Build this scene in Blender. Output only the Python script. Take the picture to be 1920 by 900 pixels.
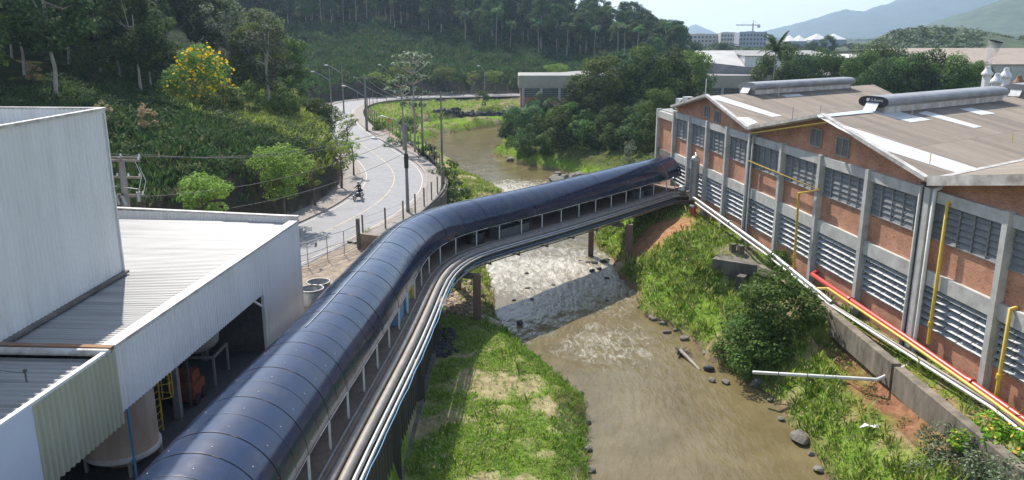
import bpy, bmesh, math, random
import numpy as np
from mathutils import Vector, Matrix
R = math.radians
for _o in list(bpy.data.objects): bpy.data.objects.remove(_o)
SC = bpy.context.scene; COL = SC.collection
# ---------------------------------------------------------------- camera, sky, sun, exposure
CAMZ = 20.5; F_PX = 1500.0; TH = math.atan(387/1500)
CT, ST = math.cos(TH), math.sin(TH)
cd = bpy.data.cameras.new('camera'); cam = bpy.data.objects.new('camera', cd); COL.objects.link(cam)
cam.location = (0, 0, CAMZ); cam.rotation_euler = (math.pi/2 - TH, 0, 0)
cd.sensor_width = 36.0; cd.lens = 36.0*F_PX/1920; cd.clip_start = .5; cd.clip_end = 20000
SC.camera = cam
SUN_EL = R(47); SUN_AZ = R(-24)           # measured from +Y towards +X
W = bpy.data.worlds.new('World'); SC.world = W; W.use_nodes = True
nt = W.node_tree; nt.nodes.clear()
sky = nt.nodes.new('ShaderNodeTexSky'); sky.sky_type = 'NISHITA'; sky.sun_disc = False
sky.sun_elevation = SUN_EL; sky.sun_rotation = SUN_AZ; sky.air_density = 1.0; sky.dust_density = 1.0; sky.ozone_density = 1.5
tc = nt.nodes.new('ShaderNodeTexCoord')
sep = nt.nodes.new('ShaderNodeSeparateXYZ'); nt.links.new(tc.outputs['Generated'], sep.inputs[0])
cn = nt.nodes.new('ShaderNodeTexNoise'); cn.inputs['Scale'].default_value = 3.2; cn.inputs['Detail'].default_value = 9; cn.inputs['Roughness'].default_value = .58
mp = nt.nodes.new('ShaderNodeMapping'); mp.inputs['Scale'].default_value = (1, 1, 3.2); nt.links.new(tc.outputs['Generated'], mp.inputs[0]); nt.links.new(mp.outputs[0], cn.inputs['Vector'])
cr = nt.nodes.new('ShaderNodeValToRGB'); cr.color_ramp.elements[0].position = .42; cr.color_ramp.elements[1].position = .62
nt.links.new(cn.outputs['Fac'], cr.inputs[0])
lo = nt.nodes.new('ShaderNodeMapRange'); lo.inputs['From Min'].default_value = .0; lo.inputs['From Max'].default_value = .20; lo.inputs['To Min'].default_value = .97; lo.inputs['To Max'].default_value = 0.0
lo.clamp = True; nt.links.new(sep.outputs['Z'], lo.inputs['Value'])
mx = nt.nodes.new('ShaderNodeMath'); mx.operation = 'MULTIPLY'; mx.inputs[1].default_value = .24; nt.links.new(cr.outputs[0], mx.inputs[0])
mm = nt.nodes.new('ShaderNodeMath'); mm.operation = 'MAXIMUM'; nt.links.new(lo.outputs[0], mm.inputs[0]); nt.links.new(mx.outputs[0], mm.inputs[1])
cc = nt.nodes.new('ShaderNodeMix'); cc.data_type = 'RGBA'; cc.inputs['A'].default_value = (8.2, 8.35, 8.6, 1); cc.inputs['B'].default_value = (8.4, 8.4, 8.4, 1)
nt.links.new(cr.outputs[0], cc.inputs['Factor'])
mc = nt.nodes.new('ShaderNodeMix'); mc.data_type = 'RGBA'; nt.links.new(mm.outputs[0], mc.inputs['Factor']); nt.links.new(sky.outputs[0], mc.inputs['A']); nt.links.new(cc.outputs['Result'], mc.inputs['B'])
bg = nt.nodes.new('ShaderNodeBackground'); bg.inputs['Strength'].default_value = .13; nt.links.new(mc.outputs['Result'], bg.inputs['Color'])
wo = nt.nodes.new('ShaderNodeOutputWorld'); nt.links.new(bg.outputs[0], wo.inputs['Surface'])
sd = bpy.data.lights.new('sun', 'SUN'); sd.energy = 5.0; sd.angle = R(.53); sd.color = (1, .94, .86)
sun = bpy.data.objects.new('sun', sd); COL.objects.link(sun)
sdir = Vector((-math.sin(SUN_AZ)*math.cos(SUN_EL), -math.cos(SUN_AZ)*math.cos(SUN_EL), -math.sin(SUN_EL)))
sun.rotation_euler = sdir.to_track_quat('-Z', 'Y').to_euler(); sun.location = (-40, 60, 120)
SC.view_settings.view_transform = 'Standard'; SC.view_settings.look = 'None'; SC.view_settings.exposure = .6; SC.view_settings.gamma = 1
SC.view_settings.use_curve_mapping = False

# ---------------------------------------------------------------- pixel <-> place (authoring helper)
def at(px, py, z=None, Y=None):
    """the point of the place seen at (px,py) of the photo, at height z or at distance Y"""
    v = (450-py)/1500.; u = (px-960)/1500.
    if z is not None: d = (CAMZ-z)/(ST-CT*v)
    else: d = Y/(CT+ST*v)
    return Vector((u*d, d*(CT+ST*v), CAMZ+d*(CT*v-ST)))
def xat(px, Y, z): return (px-960)/1500.*(Y*CT+(CAMZ-z)*ST)
def zat(py, Y): return at(960, py, Y=Y).z

# ---------------------------------------------------------------- object helpers
def tag(o, label=None, cat=None, group=None, kind=None):
    if label: o['label'] = label
    if cat: o['category'] = cat
    if group: o['group'] = group
    if kind: o['kind'] = kind
    return o
def thing(name, label, cat, loc=(0,0,0), group=None, rz=0):
    o = bpy.data.objects.new(name, None); COL.objects.link(o); o.location = loc; o.rotation_euler = (0,0,rz); o.empty_display_size = .2
    return tag(o, label, cat, group)
def worldloc(p):
    v = Vector((0,0,0))
    while p is not None: v = v+p.location; p = p.parent
    return v
def np_mesh(name, V, FQ, mats, smooth=False, midx=None, uv=None, col=None):
    """V (n,3); FQ (m,k) all faces with k corners"""
    V = np.asarray(V, dtype=np.float32); FQ = np.asarray(FQ, dtype=np.int32); k = FQ.shape[1]
    me = bpy.data.meshes.new(name)
    me.vertices.add(len(V)); me.vertices.foreach_set('co', V.ravel())
    me.loops.add(FQ.size); me.loops.foreach_set('vertex_index', FQ.ravel())
    me.polygons.add(len(FQ)); me.polygons.foreach_set('loop_start', np.arange(len(FQ), dtype=np.int32)*k)
    if midx is not None: me.polygons.foreach_set('material_index', np.asarray(midx, dtype=np.int32))
    me.polygons.foreach_set('use_smooth', np.full(len(FQ), smooth))
    for m in (mats if isinstance(mats, (list, tuple)) else [mats]): me.materials.append(m)
    me.update(calc_edges=True)
    if col is not None:
        a = me.color_attributes.new('Col', 'FLOAT_COLOR', 'POINT'); a.data.foreach_set('color', np.asarray(col, dtype=np.float32).ravel())
    return me
def link(name, me, parent=None):
    o = bpy.data.objects.new(name, me); COL.objects.link(o); o.parent = parent
    return o
class MB:
    """collects shapes of one part; build() links them as ONE mesh object"""
    def __init__(s): s.v = []; s.f = []; s.uv = []; s.m = []; s.sm = []
    def add(s, vs, fs, m=0, sm=False, uvs=None):
        b = len(s.v); s.v += [tuple(p) for p in vs]
        for i, f in enumerate(fs):
            s.f.append([b+j for j in f]); s.m.append(m); s.sm.append(sm); s.uv.append(uvs[i] if uvs else None)
        return s
    def box(s, c, d, rz=0, m=0, M=None):
        hx, hy, hz = d[0]/2, d[1]/2, d[2]/2; c = Vector(c)
        vs = [Vector((x, y, z)) for z in (-hz, hz) for y in (-hy, hy) for x in (-hx, hx)]
        Q = M if M is not None else Matrix.Rotation(rz, 3, 'Z')
        vs = [c+Q@v for v in vs]
        return s.add(vs, [(0,2,3,1), (4,5,7,6), (0,1,5,4), (2,6,7,3), (0,4,6,2), (1,3,7,5)], m)
    def beam(s, a, b, w, h, m=0):
        a = Vector(a); b = Vector(b); L = (b-a); n = L.normalized(); up = Vector((0,0,1)) if abs(n.z) < .95 else Vector((0,1,0))
        r = n.cross(up).normalized(); u = r.cross(n)
        return s.box((a+b)/2, (L.length, w, h), M=Matrix((n, r, u)).transposed(), m=m)
    def tube(s, pts, r, n=8, m=0, caps=True, sm=True, closed=False):
        pts = [Vector(p) for p in pts]; rr = r if isinstance(r, (list, tuple)) else [r]*len(pts)
        rings = []; prev = None
        for i, p in enumerate(pts):
            if closed: t = (pts[(i+1) % len(pts)]-pts[i-1])
            elif i == 0: t = pts[1]-p
            elif i == len(pts)-1: t = p-pts[-2]
            else: t = (pts[i+1]-p).normalized()+(p-pts[i-1]).normalized()
            t = t.normalized() if t.length > 1e-9 else Vector((0,0,1))
            if prev is None:
                up = Vector((0,0,1)) if abs(t.z) < .9 else Vector((1,0,0)); x = t.cross(up).normalized()
            else: x = (prev-t*prev.dot(t)).normalized()
            prev = x; y = t.cross(x)
            rings.append([p+(x*math.cos(2*math.pi*k/n)+y*math.sin(2*math.pi*k/n))*rr[i] for k in range(n)])
        vs = [q for g in rings for q in g]; fs = []
        L = len(pts)
        for i in range(L if closed else L-1):
            for k in range(n):
                a = i*n+k; b = i*n+(k+1) % n; i2 = (i+1) % L
                fs.append((a, b, i2*n+(k+1) % n, i2*n+k))
        s.add(vs, fs, m, sm)
        if caps and not closed:
            s.add(rings[0], [tuple(range(n))[::-1]], m); s.add(rings[-1], [tuple(range(n))], m)
        return s
    def lathe(s, c, prof, n=20, m=0, sm=True, a0=0, a1=2*math.pi):
        c = Vector(c); vs = []; fs = []; full = abs(a1-a0-2*math.pi) < 1e-6; nn = n if full else n+1
        for (r, z) in prof:
            for k in range(nn):
                a = a0+(a1-a0)*k/n; vs.append(c+Vector((r*math.cos(a), r*math.sin(a), z)))
        for i in range(len(prof)-1):
            for k in range(n):
                k2 = (k+1) % nn
                fs.append((i*nn+k, i*nn+k2, (i+1)*nn+k2, (i+1)*nn+k))
        return s.add(vs, fs, m, sm)
    def quad(s, a, b, c, d, m=0, uv=None): return s.add([a, b, c, d], [(0,1,2,3)], m, False, [uv] if uv else None)
    def prism(s, poly, dv, m=0):
        """poly: list of 3D points, dv: extrusion vector"""
        n = len(poly); dv = Vector(dv); p = [Vector(q) for q in poly]
        return s.add(p+[q+dv for q in p], [tuple(range(n))[::-1], tuple(range(n, 2*n))]+[(i, (i+1) % n, n+(i+1) % n, n+i) for i in range(n)], m)
    def rock(s, c, r, seed, m=0, flat=.6):
        rg = random.Random(seed); bm = bmesh.new(); bmesh.ops.create_icosphere(bm, subdivisions=2, radius=1)
        ax = [Vector((rg.gauss(0,1), rg.gauss(0,1), rg.gauss(0,1))).normalized() for _ in range(7)]; cu = [rg.uniform(.55,.9) for _ in range(7)]
        sx, sy = rg.uniform(.8,1.3), rg.uniform(.7,1.1); ca = rg.uniform(0,3.1)
        vs = []
        for v in bm.verts:
            p = v.co.copy()
            for a, k in zip(ax, cu):
                d = p.dot(a)
                if d > k: p -= a*(d-k)
            p = Vector((p.x*sx*r, p.y*sy*r, p.z*r*flat)); vs.append(Vector(c)+Matrix.Rotation(ca, 3, 'Z')@p)
        fs = [[v.index for v in f.verts] for f in bm.faces]; bm.free()
        return s.add(vs, fs, m, False)
    def build(s, name, mats, parent=None, smooth=None):
        L = worldloc(parent); me = bpy.data.meshes.new(name)
        me.from_pydata([(x-L.x, y-L.y, z-L.z) for x, y, z in s.v], [], s.f)
        for mt in (mats if isinstance(mats, (list, tuple)) else [mats]): me.materials.append(mt)
        me.polygons.foreach_set('material_index', s.m); me.polygons.foreach_set('use_smooth', [bool(q) for q in s.sm])
        if any(u is not None for u in s.uv):
            ul = me.uv_layers.new(name='UVMap'); i = 0
            for p, u in zip(s.f, s.uv):
                for k in range(len(p)):
                    if u: ul.data[i].uv = u[k]
                    i += 1
        me.update(); return link(name, me, parent)
def copy_tree(o, parent=None):
    c = o.copy(); COL.objects.link(c); c.parent = parent
    for ch in list(o.children): copy_tree(ch, c)
    return c

# ---------------------------------------------------------------- materials
MT = {}
def N(nt, t, **kw):
    n = nt.nodes.new(t)
    for k, v in kw.items():
        if k in n.inputs: n.inputs[k].default_value = v
        else: setattr(n, k, v)
    return n
def mat(name, c, rough=.8, c2=None, scale=3., metal=0., bump=0., bscale=None, spec=.5, coat=0., stretch=(1,1,1), dirt=None, dscale=.6, detail=6, damt=.5, coord='Object'):
    m = bpy.data.materials.new(name); m.use_nodes = True; t = m.node_tree; b = t.nodes['Principled BSDF']
    b.inputs['Roughness'].default_value = rough; b.inputs['Metallic'].default_value = metal; b.inputs['Specular IOR Level'].default_value = spec
    b.inputs['Coat Weight'].default_value = coat
    tcn = N(t, 'ShaderNodeTexCoord'); mpn = N(t, 'ShaderNodeMapping'); mpn.inputs['Scale'].default_value = stretch
    t.links.new(tcn.outputs[coord], mpn.inputs[0])
    c = tuple(c)+(1,)
    c2 = tuple(c2)+(1,) if c2 else tuple(x*.72 for x in c[:3])+(1,)
    n = N(t, 'ShaderNodeTexNoise', Scale=scale, Detail=detail, Roughness=.6); t.links.new(mpn.outputs[0], n.inputs['Vector'])
    rp = N(t, 'ShaderNodeMapRange'); rp.inputs['From Min'].default_value = .32; rp.inputs['From Max'].default_value = .68; t.links.new(n.outputs['Fac'], rp.inputs['Value'])
    x = N(t, 'ShaderNodeMix', data_type='RGBA'); x.inputs['A'].default_value = c; x.inputs['B'].default_value = c2; t.links.new(rp.outputs[0], x.inputs['Factor'])
    out = x.outputs['Result']
    if dirt:
        n2 = N(t, 'ShaderNodeTexNoise', Scale=dscale, Detail=8, Roughness=.7); t.links.new(mpn.outputs[0], n2.inputs['Vector'])
        r2 = N(t, 'ShaderNodeMapRange'); r2.inputs['From Min'].default_value = .5; r2.inputs['From Max'].default_value = .72; r2.inputs['To Max'].default_value = damt; t.links.new(n2.outputs['Fac'], r2.inputs['Value'])
        y = N(t, 'ShaderNodeMix', data_type='RGBA'); t.links.new(out, y.inputs['A']); y.inputs['B'].default_value = tuple(dirt)+(1,); t.links.new(r2.outputs[0], y.inputs['Factor']); out = y.outputs['Result']
    t.links.new(out, b.inputs['Base Color'])
    if bump:
        n3 = N(t, 'ShaderNodeTexNoise', Scale=bscale or scale*4, Detail=6); t.links.new(mpn.outputs[0], n3.inputs['Vector'])
        bp = N(t, 'ShaderNodeBump', Strength=bump, Distance=.05); t.links.new(n3.outputs['Fac'], bp.inputs['Height']); t.links.new(bp.outputs[0], b.inputs['Normal'])
    MT[name] = m; return m
def leafmat(name, c1, c2, c3=None, trans=.35, rough=.5, pos=.88):
    """per-leaf colour variation; a share pos..1 of leaves takes c3"""
    m = bpy.data.materials.new(name); m.use_nodes = True; t = m.node_tree; b = t.nodes['Principled BSDF']; o = t.nodes['Material Output']
    b.inputs['Roughness'].default_value = .75; b.inputs['Specular IOR Level'].default_value = .18
    g = N(t, 'ShaderNodeNewGeometry'); oi = N(t, 'ShaderNodeObjectInfo')
    rp = N(t, 'ShaderNodeValToRGB'); e = rp.color_ramp.elements; e[0].color = tuple(c1)+(1,); e[1].color = tuple(c2)+(1,)
    if c3:
        e[1].position = pos; k = rp.color_ramp.elements.new(min(1., pos+.02)); k.color = tuple(c3)+(1,)
    t.links.new(g.outputs['Random Per Island'], rp.inputs[0])
    hs = N(t, 'ShaderNodeHueSaturation'); t.links.new(rp.outputs[0], hs.inputs['Color'])
    mr = N(t, 'ShaderNodeMapRange'); mr.inputs['To Min'].default_value = .65; mr.inputs['To Max'].default_value = 1.5; t.links.new(oi.outputs['Random'], mr.inputs['Value']); t.links.new(mr.outputs[0], hs.inputs['Value'])
    mh = N(t, 'ShaderNodeMapRange'); mh.inputs['To Min'].default_value = .475; mh.inputs['To Max'].default_value = .52; t.links.new(oi.outputs['Random'], mh.inputs['Value']); t.links.new(mh.outputs[0], hs.inputs['Hue'])
    t.links.new(hs.outputs[0], b.inputs['Base Color'])
    tr = N(t, 'ShaderNodeBsdfTranslucent'); t.links.new(hs.outputs[0], tr.inputs['Color'])
    mxs = N(t, 'ShaderNodeMixShader'); mxs.inputs[0].default_value = trans; t.links.new(b.outputs[0], mxs.inputs[1]); t.links.new(tr.outputs[0], mxs.inputs[2]); t.links.new(mxs.outputs[0], o.inputs['Surface'])
    MT[name] = m; return m
mat('asphalt', (.245,.245,.25), .8, (.20,.20,.205), 1.2, bump=.15, bscale=40, dirt=(.15,.15,.155), dscale=.25, damt=.5)
mat('pavement', (.29,.255,.225), .9, (.20,.18,.16), 1.5, dirt=(.18,.16,.14), dscale=.7)
mat('kerb', (.42,.36,.30), .9, (.22,.17,.13), 2)
mat('paint_yellow', (.46,.37,.24), .8, (.34,.30,.23), 3)
mat('paint_edge', (.52,.44,.34), .8, (.45,.40,.34), 2)
mat('yard', (.33,.27,.21), .95, (.25,.2,.15), .8, dirt=(.24,.20,.16), dscale=1.3)
mat('concrete', (.52,.51,.48), .9, (.40,.39,.37), 1.2, bump=.2, dirt=(.20,.19,.17), dscale=.8, damt=.55)
mat('concrete_old', (.20,.18,.15), .95, (.10,.09,.075), .9, bump=.5, dirt=(.045,.042,.035), dscale=.7, damt=.85, stretch=(1,1,.4))
mat('concrete_weathered', (.27,.23,.18), .95, (.14,.12,.09), 1.1, bump=.5, dirt=(.045,.04,.03), dscale=.9, damt=.95, stretch=(1,1,.35))
mat('concrete_brown', (.30,.22,.16), .95, (.20,.145,.11), 1.5, bump=.2, dirt=(.09,.07,.055), dscale=1.0, damt=.6)
mat('footing', (.46,.37,.27), .9, (.38,.30,.21), 2, bump=.2)
mat('pier', (.20,.13,.10), .9, (.14,.09,.07), 2, stretch=(1,1,.2))
mat('sheet_wall', (.055,.05,.045), .75, (.028,.026,.024), 2.5, stretch=(1,1,.08), bump=.2)
mat('corr_grey', (.74,.74,.73), .55, (.66,.66,.65), .35, stretch=(1,1,.13), dirt=(.46,.45,.43), dscale=1.6, damt=.45)
mat('corr_roof', (.38,.375,.36), .48, (.27,.265,.255), .7, stretch=(.15,3,1), dirt=(.17,.16,.15), dscale=.7, damt=.6)
mat('corr_green', (.36,.37,.24), .5, (.47,.47,.38), .5, stretch=(1,1,.2), dirt=(.25,.28,.15), dscale=.8, damt=.5)
mat('panel_blue', (.58,.63,.70), .6, (.53,.58,.66), .8, dirt=(.45,.48,.52), dscale=1.5, damt=.3)
mat('flash', (.62,.60,.56), .5, (.34,.30,.27), 1.3, dirt=(.20,.17,.15), dscale=.9, damt=.8)
mat('rust', (.30,.16,.08), .85, (.16,.09,.06), 2, dirt=(.42,.33,.26), dscale=1)
mat('interior_shade', (.035,.035,.037), .9, (.02,.02,.02), 2)  # near-black colour standing in for shade inside rooms and bays
mat('silo', (.46,.40,.34), .7, (.34,.27,.21), .8, stretch=(1,1,.25), dirt=(.24,.17,.12), dscale=.7, damt=.6)
mat('steel', (.45,.45,.44), .45, (.33,.33,.33), 4, metal=.6)
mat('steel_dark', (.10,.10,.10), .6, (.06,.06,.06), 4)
mat('galv', (.36,.36,.355), .5, (.25,.25,.25), 1, metal=.5, dirt=(.16,.155,.15), dscale=1.2, stretch=(1,1,1))
mat('white_paint', (.72,.72,.70), .5, (.60,.60,.58), 2)
mat('pvc', (.74,.73,.68), .4, (.62,.61,.55), 1.5, dirt=(.40,.38,.30), dscale=2)
mat('lag', (.27,.245,.215), .6, (.19,.17,.15), 2, metal=.2, dirt=(.22,.19,.16), dscale=2)
mat('lag_silver', (.46,.46,.45), .38, (.32,.32,.32), 2, metal=.7)
mat('pipe_black', (.03,.03,.035), .4, (.05,.05,.055), 2)
mat('blue', (.07,.20,.36), .45, (.08,.25,.46), 3)
mat('bin_blue', (.16,.34,.50), .5, (.12,.27,.42), 3)
mat('bin_grey', (.15,.155,.16), .6, (.11,.11,.115), 3)
mat('yellow', (.66,.47,.06), .42, (.55,.38,.05), 1.5, dirt=(.35,.24,.06), dscale=2, damt=.5)
mat('red', (.52,.055,.045), .38, (.44,.05,.04), 1, dirt=(.36,.08,.06), dscale=2, damt=.4)
mat('orange', (.26,.065,.025), .7, (.16,.045,.02), 3)
mat('roof_brown', (.34,.275,.215), .85, (.275,.22,.175), .6, stretch=(1,1,1), dirt=(.17,.14,.12), dscale=.35, damt=.55)
mat('roof_grey', (.30,.29,.27), .8, (.22,.21,.20), .6, dirt=(.15,.14,.13), dscale=.4)
mat('roof_pale', (.52,.50,.47), .7, (.42,.41,.38), .3, dirt=(.30,.28,.26), dscale=.15)
mat('skylight', (.70,.70,.68), .4, (.60,.60,.57), 1, dirt=(.40,.37,.31), dscale=.8, damt=.6)
mat('skylight_blue', (.55,.66,.72), .35, (.62,.70,.74), 2)
mat('louvre', (.19,.195,.20), .6, (.14,.145,.15), 2)
mat('louvre_open', (.36,.37,.37), .55, (.28,.29,.29), 3, dirt=(.25,.25,.24), dscale=2)
mat('cream', (.42,.40,.33), .85, (.35,.33,.27), .5, dirt=(.22,.21,.17), dscale=.4)
mat('apt', (.56,.52,.46), .9, (.50,.46,.41), .1)
mat('apt_grey', (.38,.40,.44), .9, (.33,.35,.39), .1)
mat('window', (.08,.09,.10), .3, (.05,.055,.06), 1)
mat('timber', (.26,.22,.18), .9, (.16,.135,.11), 3, stretch=(1,1,.2))
mat('pole_conc', (.26,.24,.22), .9, (.19,.175,.16), 2)
mat('bark', (.16,.13,.10), .95, (.09,.07,.055), 3, stretch=(1,1,.3), bump=.4)
mat('bark_pale', (.42,.38,.32), .9, (.26,.23,.19), 2, stretch=(1,1,.4))
mat('rock', (.20,.18,.15), .9, (.11,.10,.085), 2.5, bump=.6, dirt=(.30,.26,.20), dscale=1.2)
mat('rock_dark', (.06,.062,.066), .9, (.035,.035,.04), 2.5, bump=.6, dirt=(.12,.12,.12), dscale=2)
mat('rubble', (.34,.26,.19), .95, (.20,.15,.11), 2, bump=.5)
mat('black', (.02,.02,.022), .45, (.03,.03,.03), 3)
mat('skin', (.42,.25,.17), .6)
mat('denim', (.05,.06,.09), .9)
mat('cloth_black', (.02,.02,.025), .8)
mat('cloth_red', (.45,.02,.05), .8)
mat('sack', (.42,.41,.39), .8, (.32,.31,.29), 3, bump=.5)
mat('foliage_blossom', (.85,.50,.03), .7, (.75,.36,.02), 8)
mat('haze_white', (.8,.8,.8), .9)
leafmat('leaf_dark', (.030,.058,.018), (.070,.115,.032), (.12,.16,.07))
leafmat('leaf_mid', (.055,.105,.022), (.115,.19,.04), (.17,.23,.08))
leafmat('leaf_bright', (.12,.18,.03), (.22,.30,.055), (.32,.38,.12), trans=.45)
leafmat('leaf_lime', (.16,.22,.03), (.26,.33,.06), (.36,.40,.15), trans=.45)
leafmat('leaf_grey', (.07,.10,.05), (.13,.165,.09), (.26,.28,.21), pos=.7)
leafmat('leaf_palm', (.045,.095,.03), (.095,.16,.05))
leafmat('leaf_dry', (.16,.12,.07), (.26,.19,.11), (.32,.26,.17))
leafmat('leaf_cecropia', (.06,.10,.04), (.12,.17,.07), (.38,.42,.34), pos=.6)
leafmat('leaf_peach', (.42,.30,.16), (.55,.42,.24), (.6,.5,.34))
leafmat('leaf_croton', (.10,.20,.02), (.22,.33,.03), (.60,.35,.08), pos=.86)
leafmat('blossom', (.80,.42,.01), (.95,.60,.02), trans=.25)
leafmat('grass_blade', (.17,.275,.028), (.29,.42,.06), (.48,.42,.25), trans=.4, pos=.72)
leafmat('grass_deep', (.10,.185,.024), (.19,.32,.04), (.34,.36,.14), trans=.4)
leafmat('grass_hill', (.20,.29,.04), (.35,.45,.10), (.42,.44,.22), trans=.4)
# brick on UV metres
def brickmat(name):
    m = bpy.data.materials.new(name); m.use_nodes = True; t = m.node_tree; b = t.nodes['Principled BSDF']; b.inputs['Roughness'].default_value = .88
    uv = N(t, 'ShaderNodeUVMap'); uv.uv_map = 'UVMap'
    br = N(t, 'ShaderNodeTexBrick'); br.inputs['Scale'].default_value = 1.; br.inputs['Brick Width'].default_value = .23; br.inputs['Row Height'].default_value = .085
    br.inputs['Mortar Size'].default_value = .009; br.inputs['Mortar Smooth'].default_value = .3; br.inputs['Bias'].default_value = -.25
    br.inputs['Color1'].default_value = (.66,.33,.20,1); br.inputs['Color2'].default_value = (.50,.23,.135,1); br.inputs['Mortar'].default_value = (.30,.20,.15,1)
    t.links.new(uv.outputs[0], br.inputs['Vector'])
    n = N(t, 'ShaderNodeTexNoise', Scale=.55, Detail=8, Roughness=.65); t.links.new(uv.outputs[0], n.inputs['Vector'])
    r = N(t, 'ShaderNodeMapRange'); r.inputs['From Min'].default_value = .35; r.inputs['From Max'].default_value = .7; t.links.new(n.outputs['Fac'], r.inputs['Value'])
    x = N(t, 'ShaderNodeMix', data_type='RGBA', blend_type='MULTIPLY'); t.links.new(br.outputs['Color'], x.inputs['A']); x.inputs['B'].default_value = (.60,.54,.50,1); t.links.new(r.outputs[0], x.inputs['Factor'])
    # scattered dark burnt bricks
    mp2 = N(t, 'ShaderNodeMapping'); mp2.inputs['Scale'].default_value = (2.2, 7, 1); t.links.new(uv.outputs[0], mp2.inputs[0])
    n2 = N(t, 'ShaderNodeTexNoise', Scale=1., Detail=2); t.links.new(mp2.outputs[0], n2.inputs['Vector'])
    r2 = N(t, 'ShaderNodeMapRange'); r2.inputs['From Min'].default_value = .64; r2.inputs['From Max'].default_value = .68; r2.inputs['To Max'].default_value = .6; t.links.new(n2.outputs['Fac'], r2.inputs['Value'])
    x2 = N(t, 'ShaderNodeMix', data_type='RGBA'); t.links.new(x.outputs['Result'], x2.inputs['A']); x2.inputs['B'].default_value = (.10,.05,.035,1); t.links.new(r2.outputs[0], x2.inputs['Factor'])
    t.links.new(x2.outputs['Result'], b.inputs['Base Color'])
    bp = N(t, 'ShaderNodeBump', Strength=.35, Distance=.01); t.links.new(br.outputs['Fac'], bp.inputs['Height']); bp.invert = True; t.links.new(bp.outputs[0], b.inputs['Normal'])
    MT[name] = m
brickmat('brick')
# canopy: dark blue glossy polycarbonate
m = mat('canopy', (.010,.023,.070), .2, (.007,.015,.045), 1.2, spec=.5, bump=.07, bscale=1.6, dirt=(.06,.062,.066), dscale=.8, damt=.5)
b = m.node_tree.nodes['Principled BSDF']; b.inputs['IOR'].default_value = 1.62; b.inputs['Specular IOR Level'].default_value = .5
_t = m.node_tree; _n = N(_t, 'ShaderNodeTexNoise', Scale=2.5, Detail=8, Roughness=.7); _r = N(_t, 'ShaderNodeMapRange'); _r.inputs['To Min'].default_value = .08; _r.inputs['To Max'].default_value = .26
_tc = N(_t, 'ShaderNodeTexCoord'); _t.links.new(_tc.outputs['Object'], _n.inputs['Vector']); _t.links.new(_n.outputs['Fac'], _r.inputs['Value']); _t.links.new(_r.outputs[0], b.inputs['Roughness'])
mat('canopy_seam', (.012,.014,.02), .3, (.02,.022,.03), 2)
mat('screw', (.6,.6,.6), .3, (.5,.5,.5), 2, metal=.5)

# ---------------------------------------------------------------- terrain
RIV = [(3,-60),(3.2,20),(3.8,33.9),(4.0,38),(4.2,42.5),(2.8,46),(1.4,49.2),(0,52.6),(-1,55.7),(-1.3,61),(-2.3,70),(-2.9,75.4),(-3.2,88),(-2.2,98),(-1.2,105),(-4.2,113.5),(-7.7,120),(-9.8,133),(-13.3,143),(-17,156),
       (-15,166),(-10.6,173),(-4,182),(5,191),(20,197),(60,199),(200,197),(600,199),(600,187),(200,186),(60,187),(20,184),(5,180),(-1.5,168),(-2.2,152),(-3.8,139),(2.2,127),(6.6,122),(11.7,114),(13.2,105),(12.5,95),(10.5,86),
       (8.2,79.4),(8.6,75.4),(9.4,71.7),(9.3,66.8),(10.2,62.5),(9.65,57),(10.8,55.2),(12.4,51.6),(12.6,48.4),(14.1,45.3),(14.9,43.2),(14.9,39.3),(15.1,35.7),(14.8,33.9),(14,20),(14,-60)]
FEN = [(-5.4,-60),(-5.4,50),(-6.2,54),(-8.6,58),(-12,63),(-10.2,66.5),(-9.0,70),(-7.8,77.8),(-7.3,84),(-7.5,89),(-8.4,95.5),(-10.3,103.5),(-12.3,111),(-17.2,127),(-22.5,142),(-26.5,154),(-31,170),(-33,184),(-31.5,195),(-26,203),(-15,209.5),(0,213.5),(45,220),(120,224),(600,230)]
RC = [(-28,22),(-23,42),(-19.3,53),(-16.6,62),(-14.6,69),(-13.4,75),(-12.9,80.5),(-13.0,86),(-13.5,91.2),(-14.7,97),(-16.9,104.3),(-20.3,113.6),(-26.2,130),(-31.0,145),(-35,160),(-38,176),(-38.5,190),(-36,201),(-29,209),(-15.8,215),(0,219.5),(45,226),(120,230),(600,236)]
def smoothline(P, it=2):
    P = [Vector(p) for p in P]
    for _ in range(it):
        Q = [P[0]]
        for a, b in zip(P[:-1], P[1:]): Q += [a*.75+b*.25, a*.25+b*.75]
        P = Q+[P[-1]]
    return P
RCs = np.array([tuple(p) for p in smoothline(RC, 2)])
FENs = np.array([tuple(p) for p in smoothline(FEN, 1)])
def sdist(x, y, P, closed=False):
    P = np.asarray(P, float); A = P if closed else P[:-1]; B = np.roll(P, -1, 0) if closed else P[1:]
    best = np.full(x.shape, 1e9)
    for (ax, ay), (bx, by) in zip(A, B):
        dx, dy = bx-ax, by-ay; L = dx*dx+dy*dy+1e-12
        t = np.clip(((x-ax)*dx+(y-ay)*dy)/L, 0, 1); d = (x-ax-t*dx)**2+(y-ay-t*dy)**2
        best = np.minimum(best, d)
    return np.sqrt(best)
def inside(x, y, P):
    P = np.asarray(P, float); c = np.zeros(x.shape, bool); Q = np.roll(P, 1, 0)
    for (ax, ay), (bx, by) in zip(P, Q):
        if ay == by: continue
        k = ((ay > y) != (by > y)) & (x < (bx-ax)*(y-ay)/(by-ay)+ax); c ^= k
    return c
PLAT = list(map(tuple, FENs))+[(9000,240),(9000,9000),(-9000,9000),(-9000,-60)]
HILLP = list(map(tuple, RCs))+[(9000,240),(9000,9000),(-9000,9000),(-9000,22)]
def sstep(a, b, x): t = np.clip((x-a)/(b-a), 0, 1); return t*t*(3-2*t)
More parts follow.
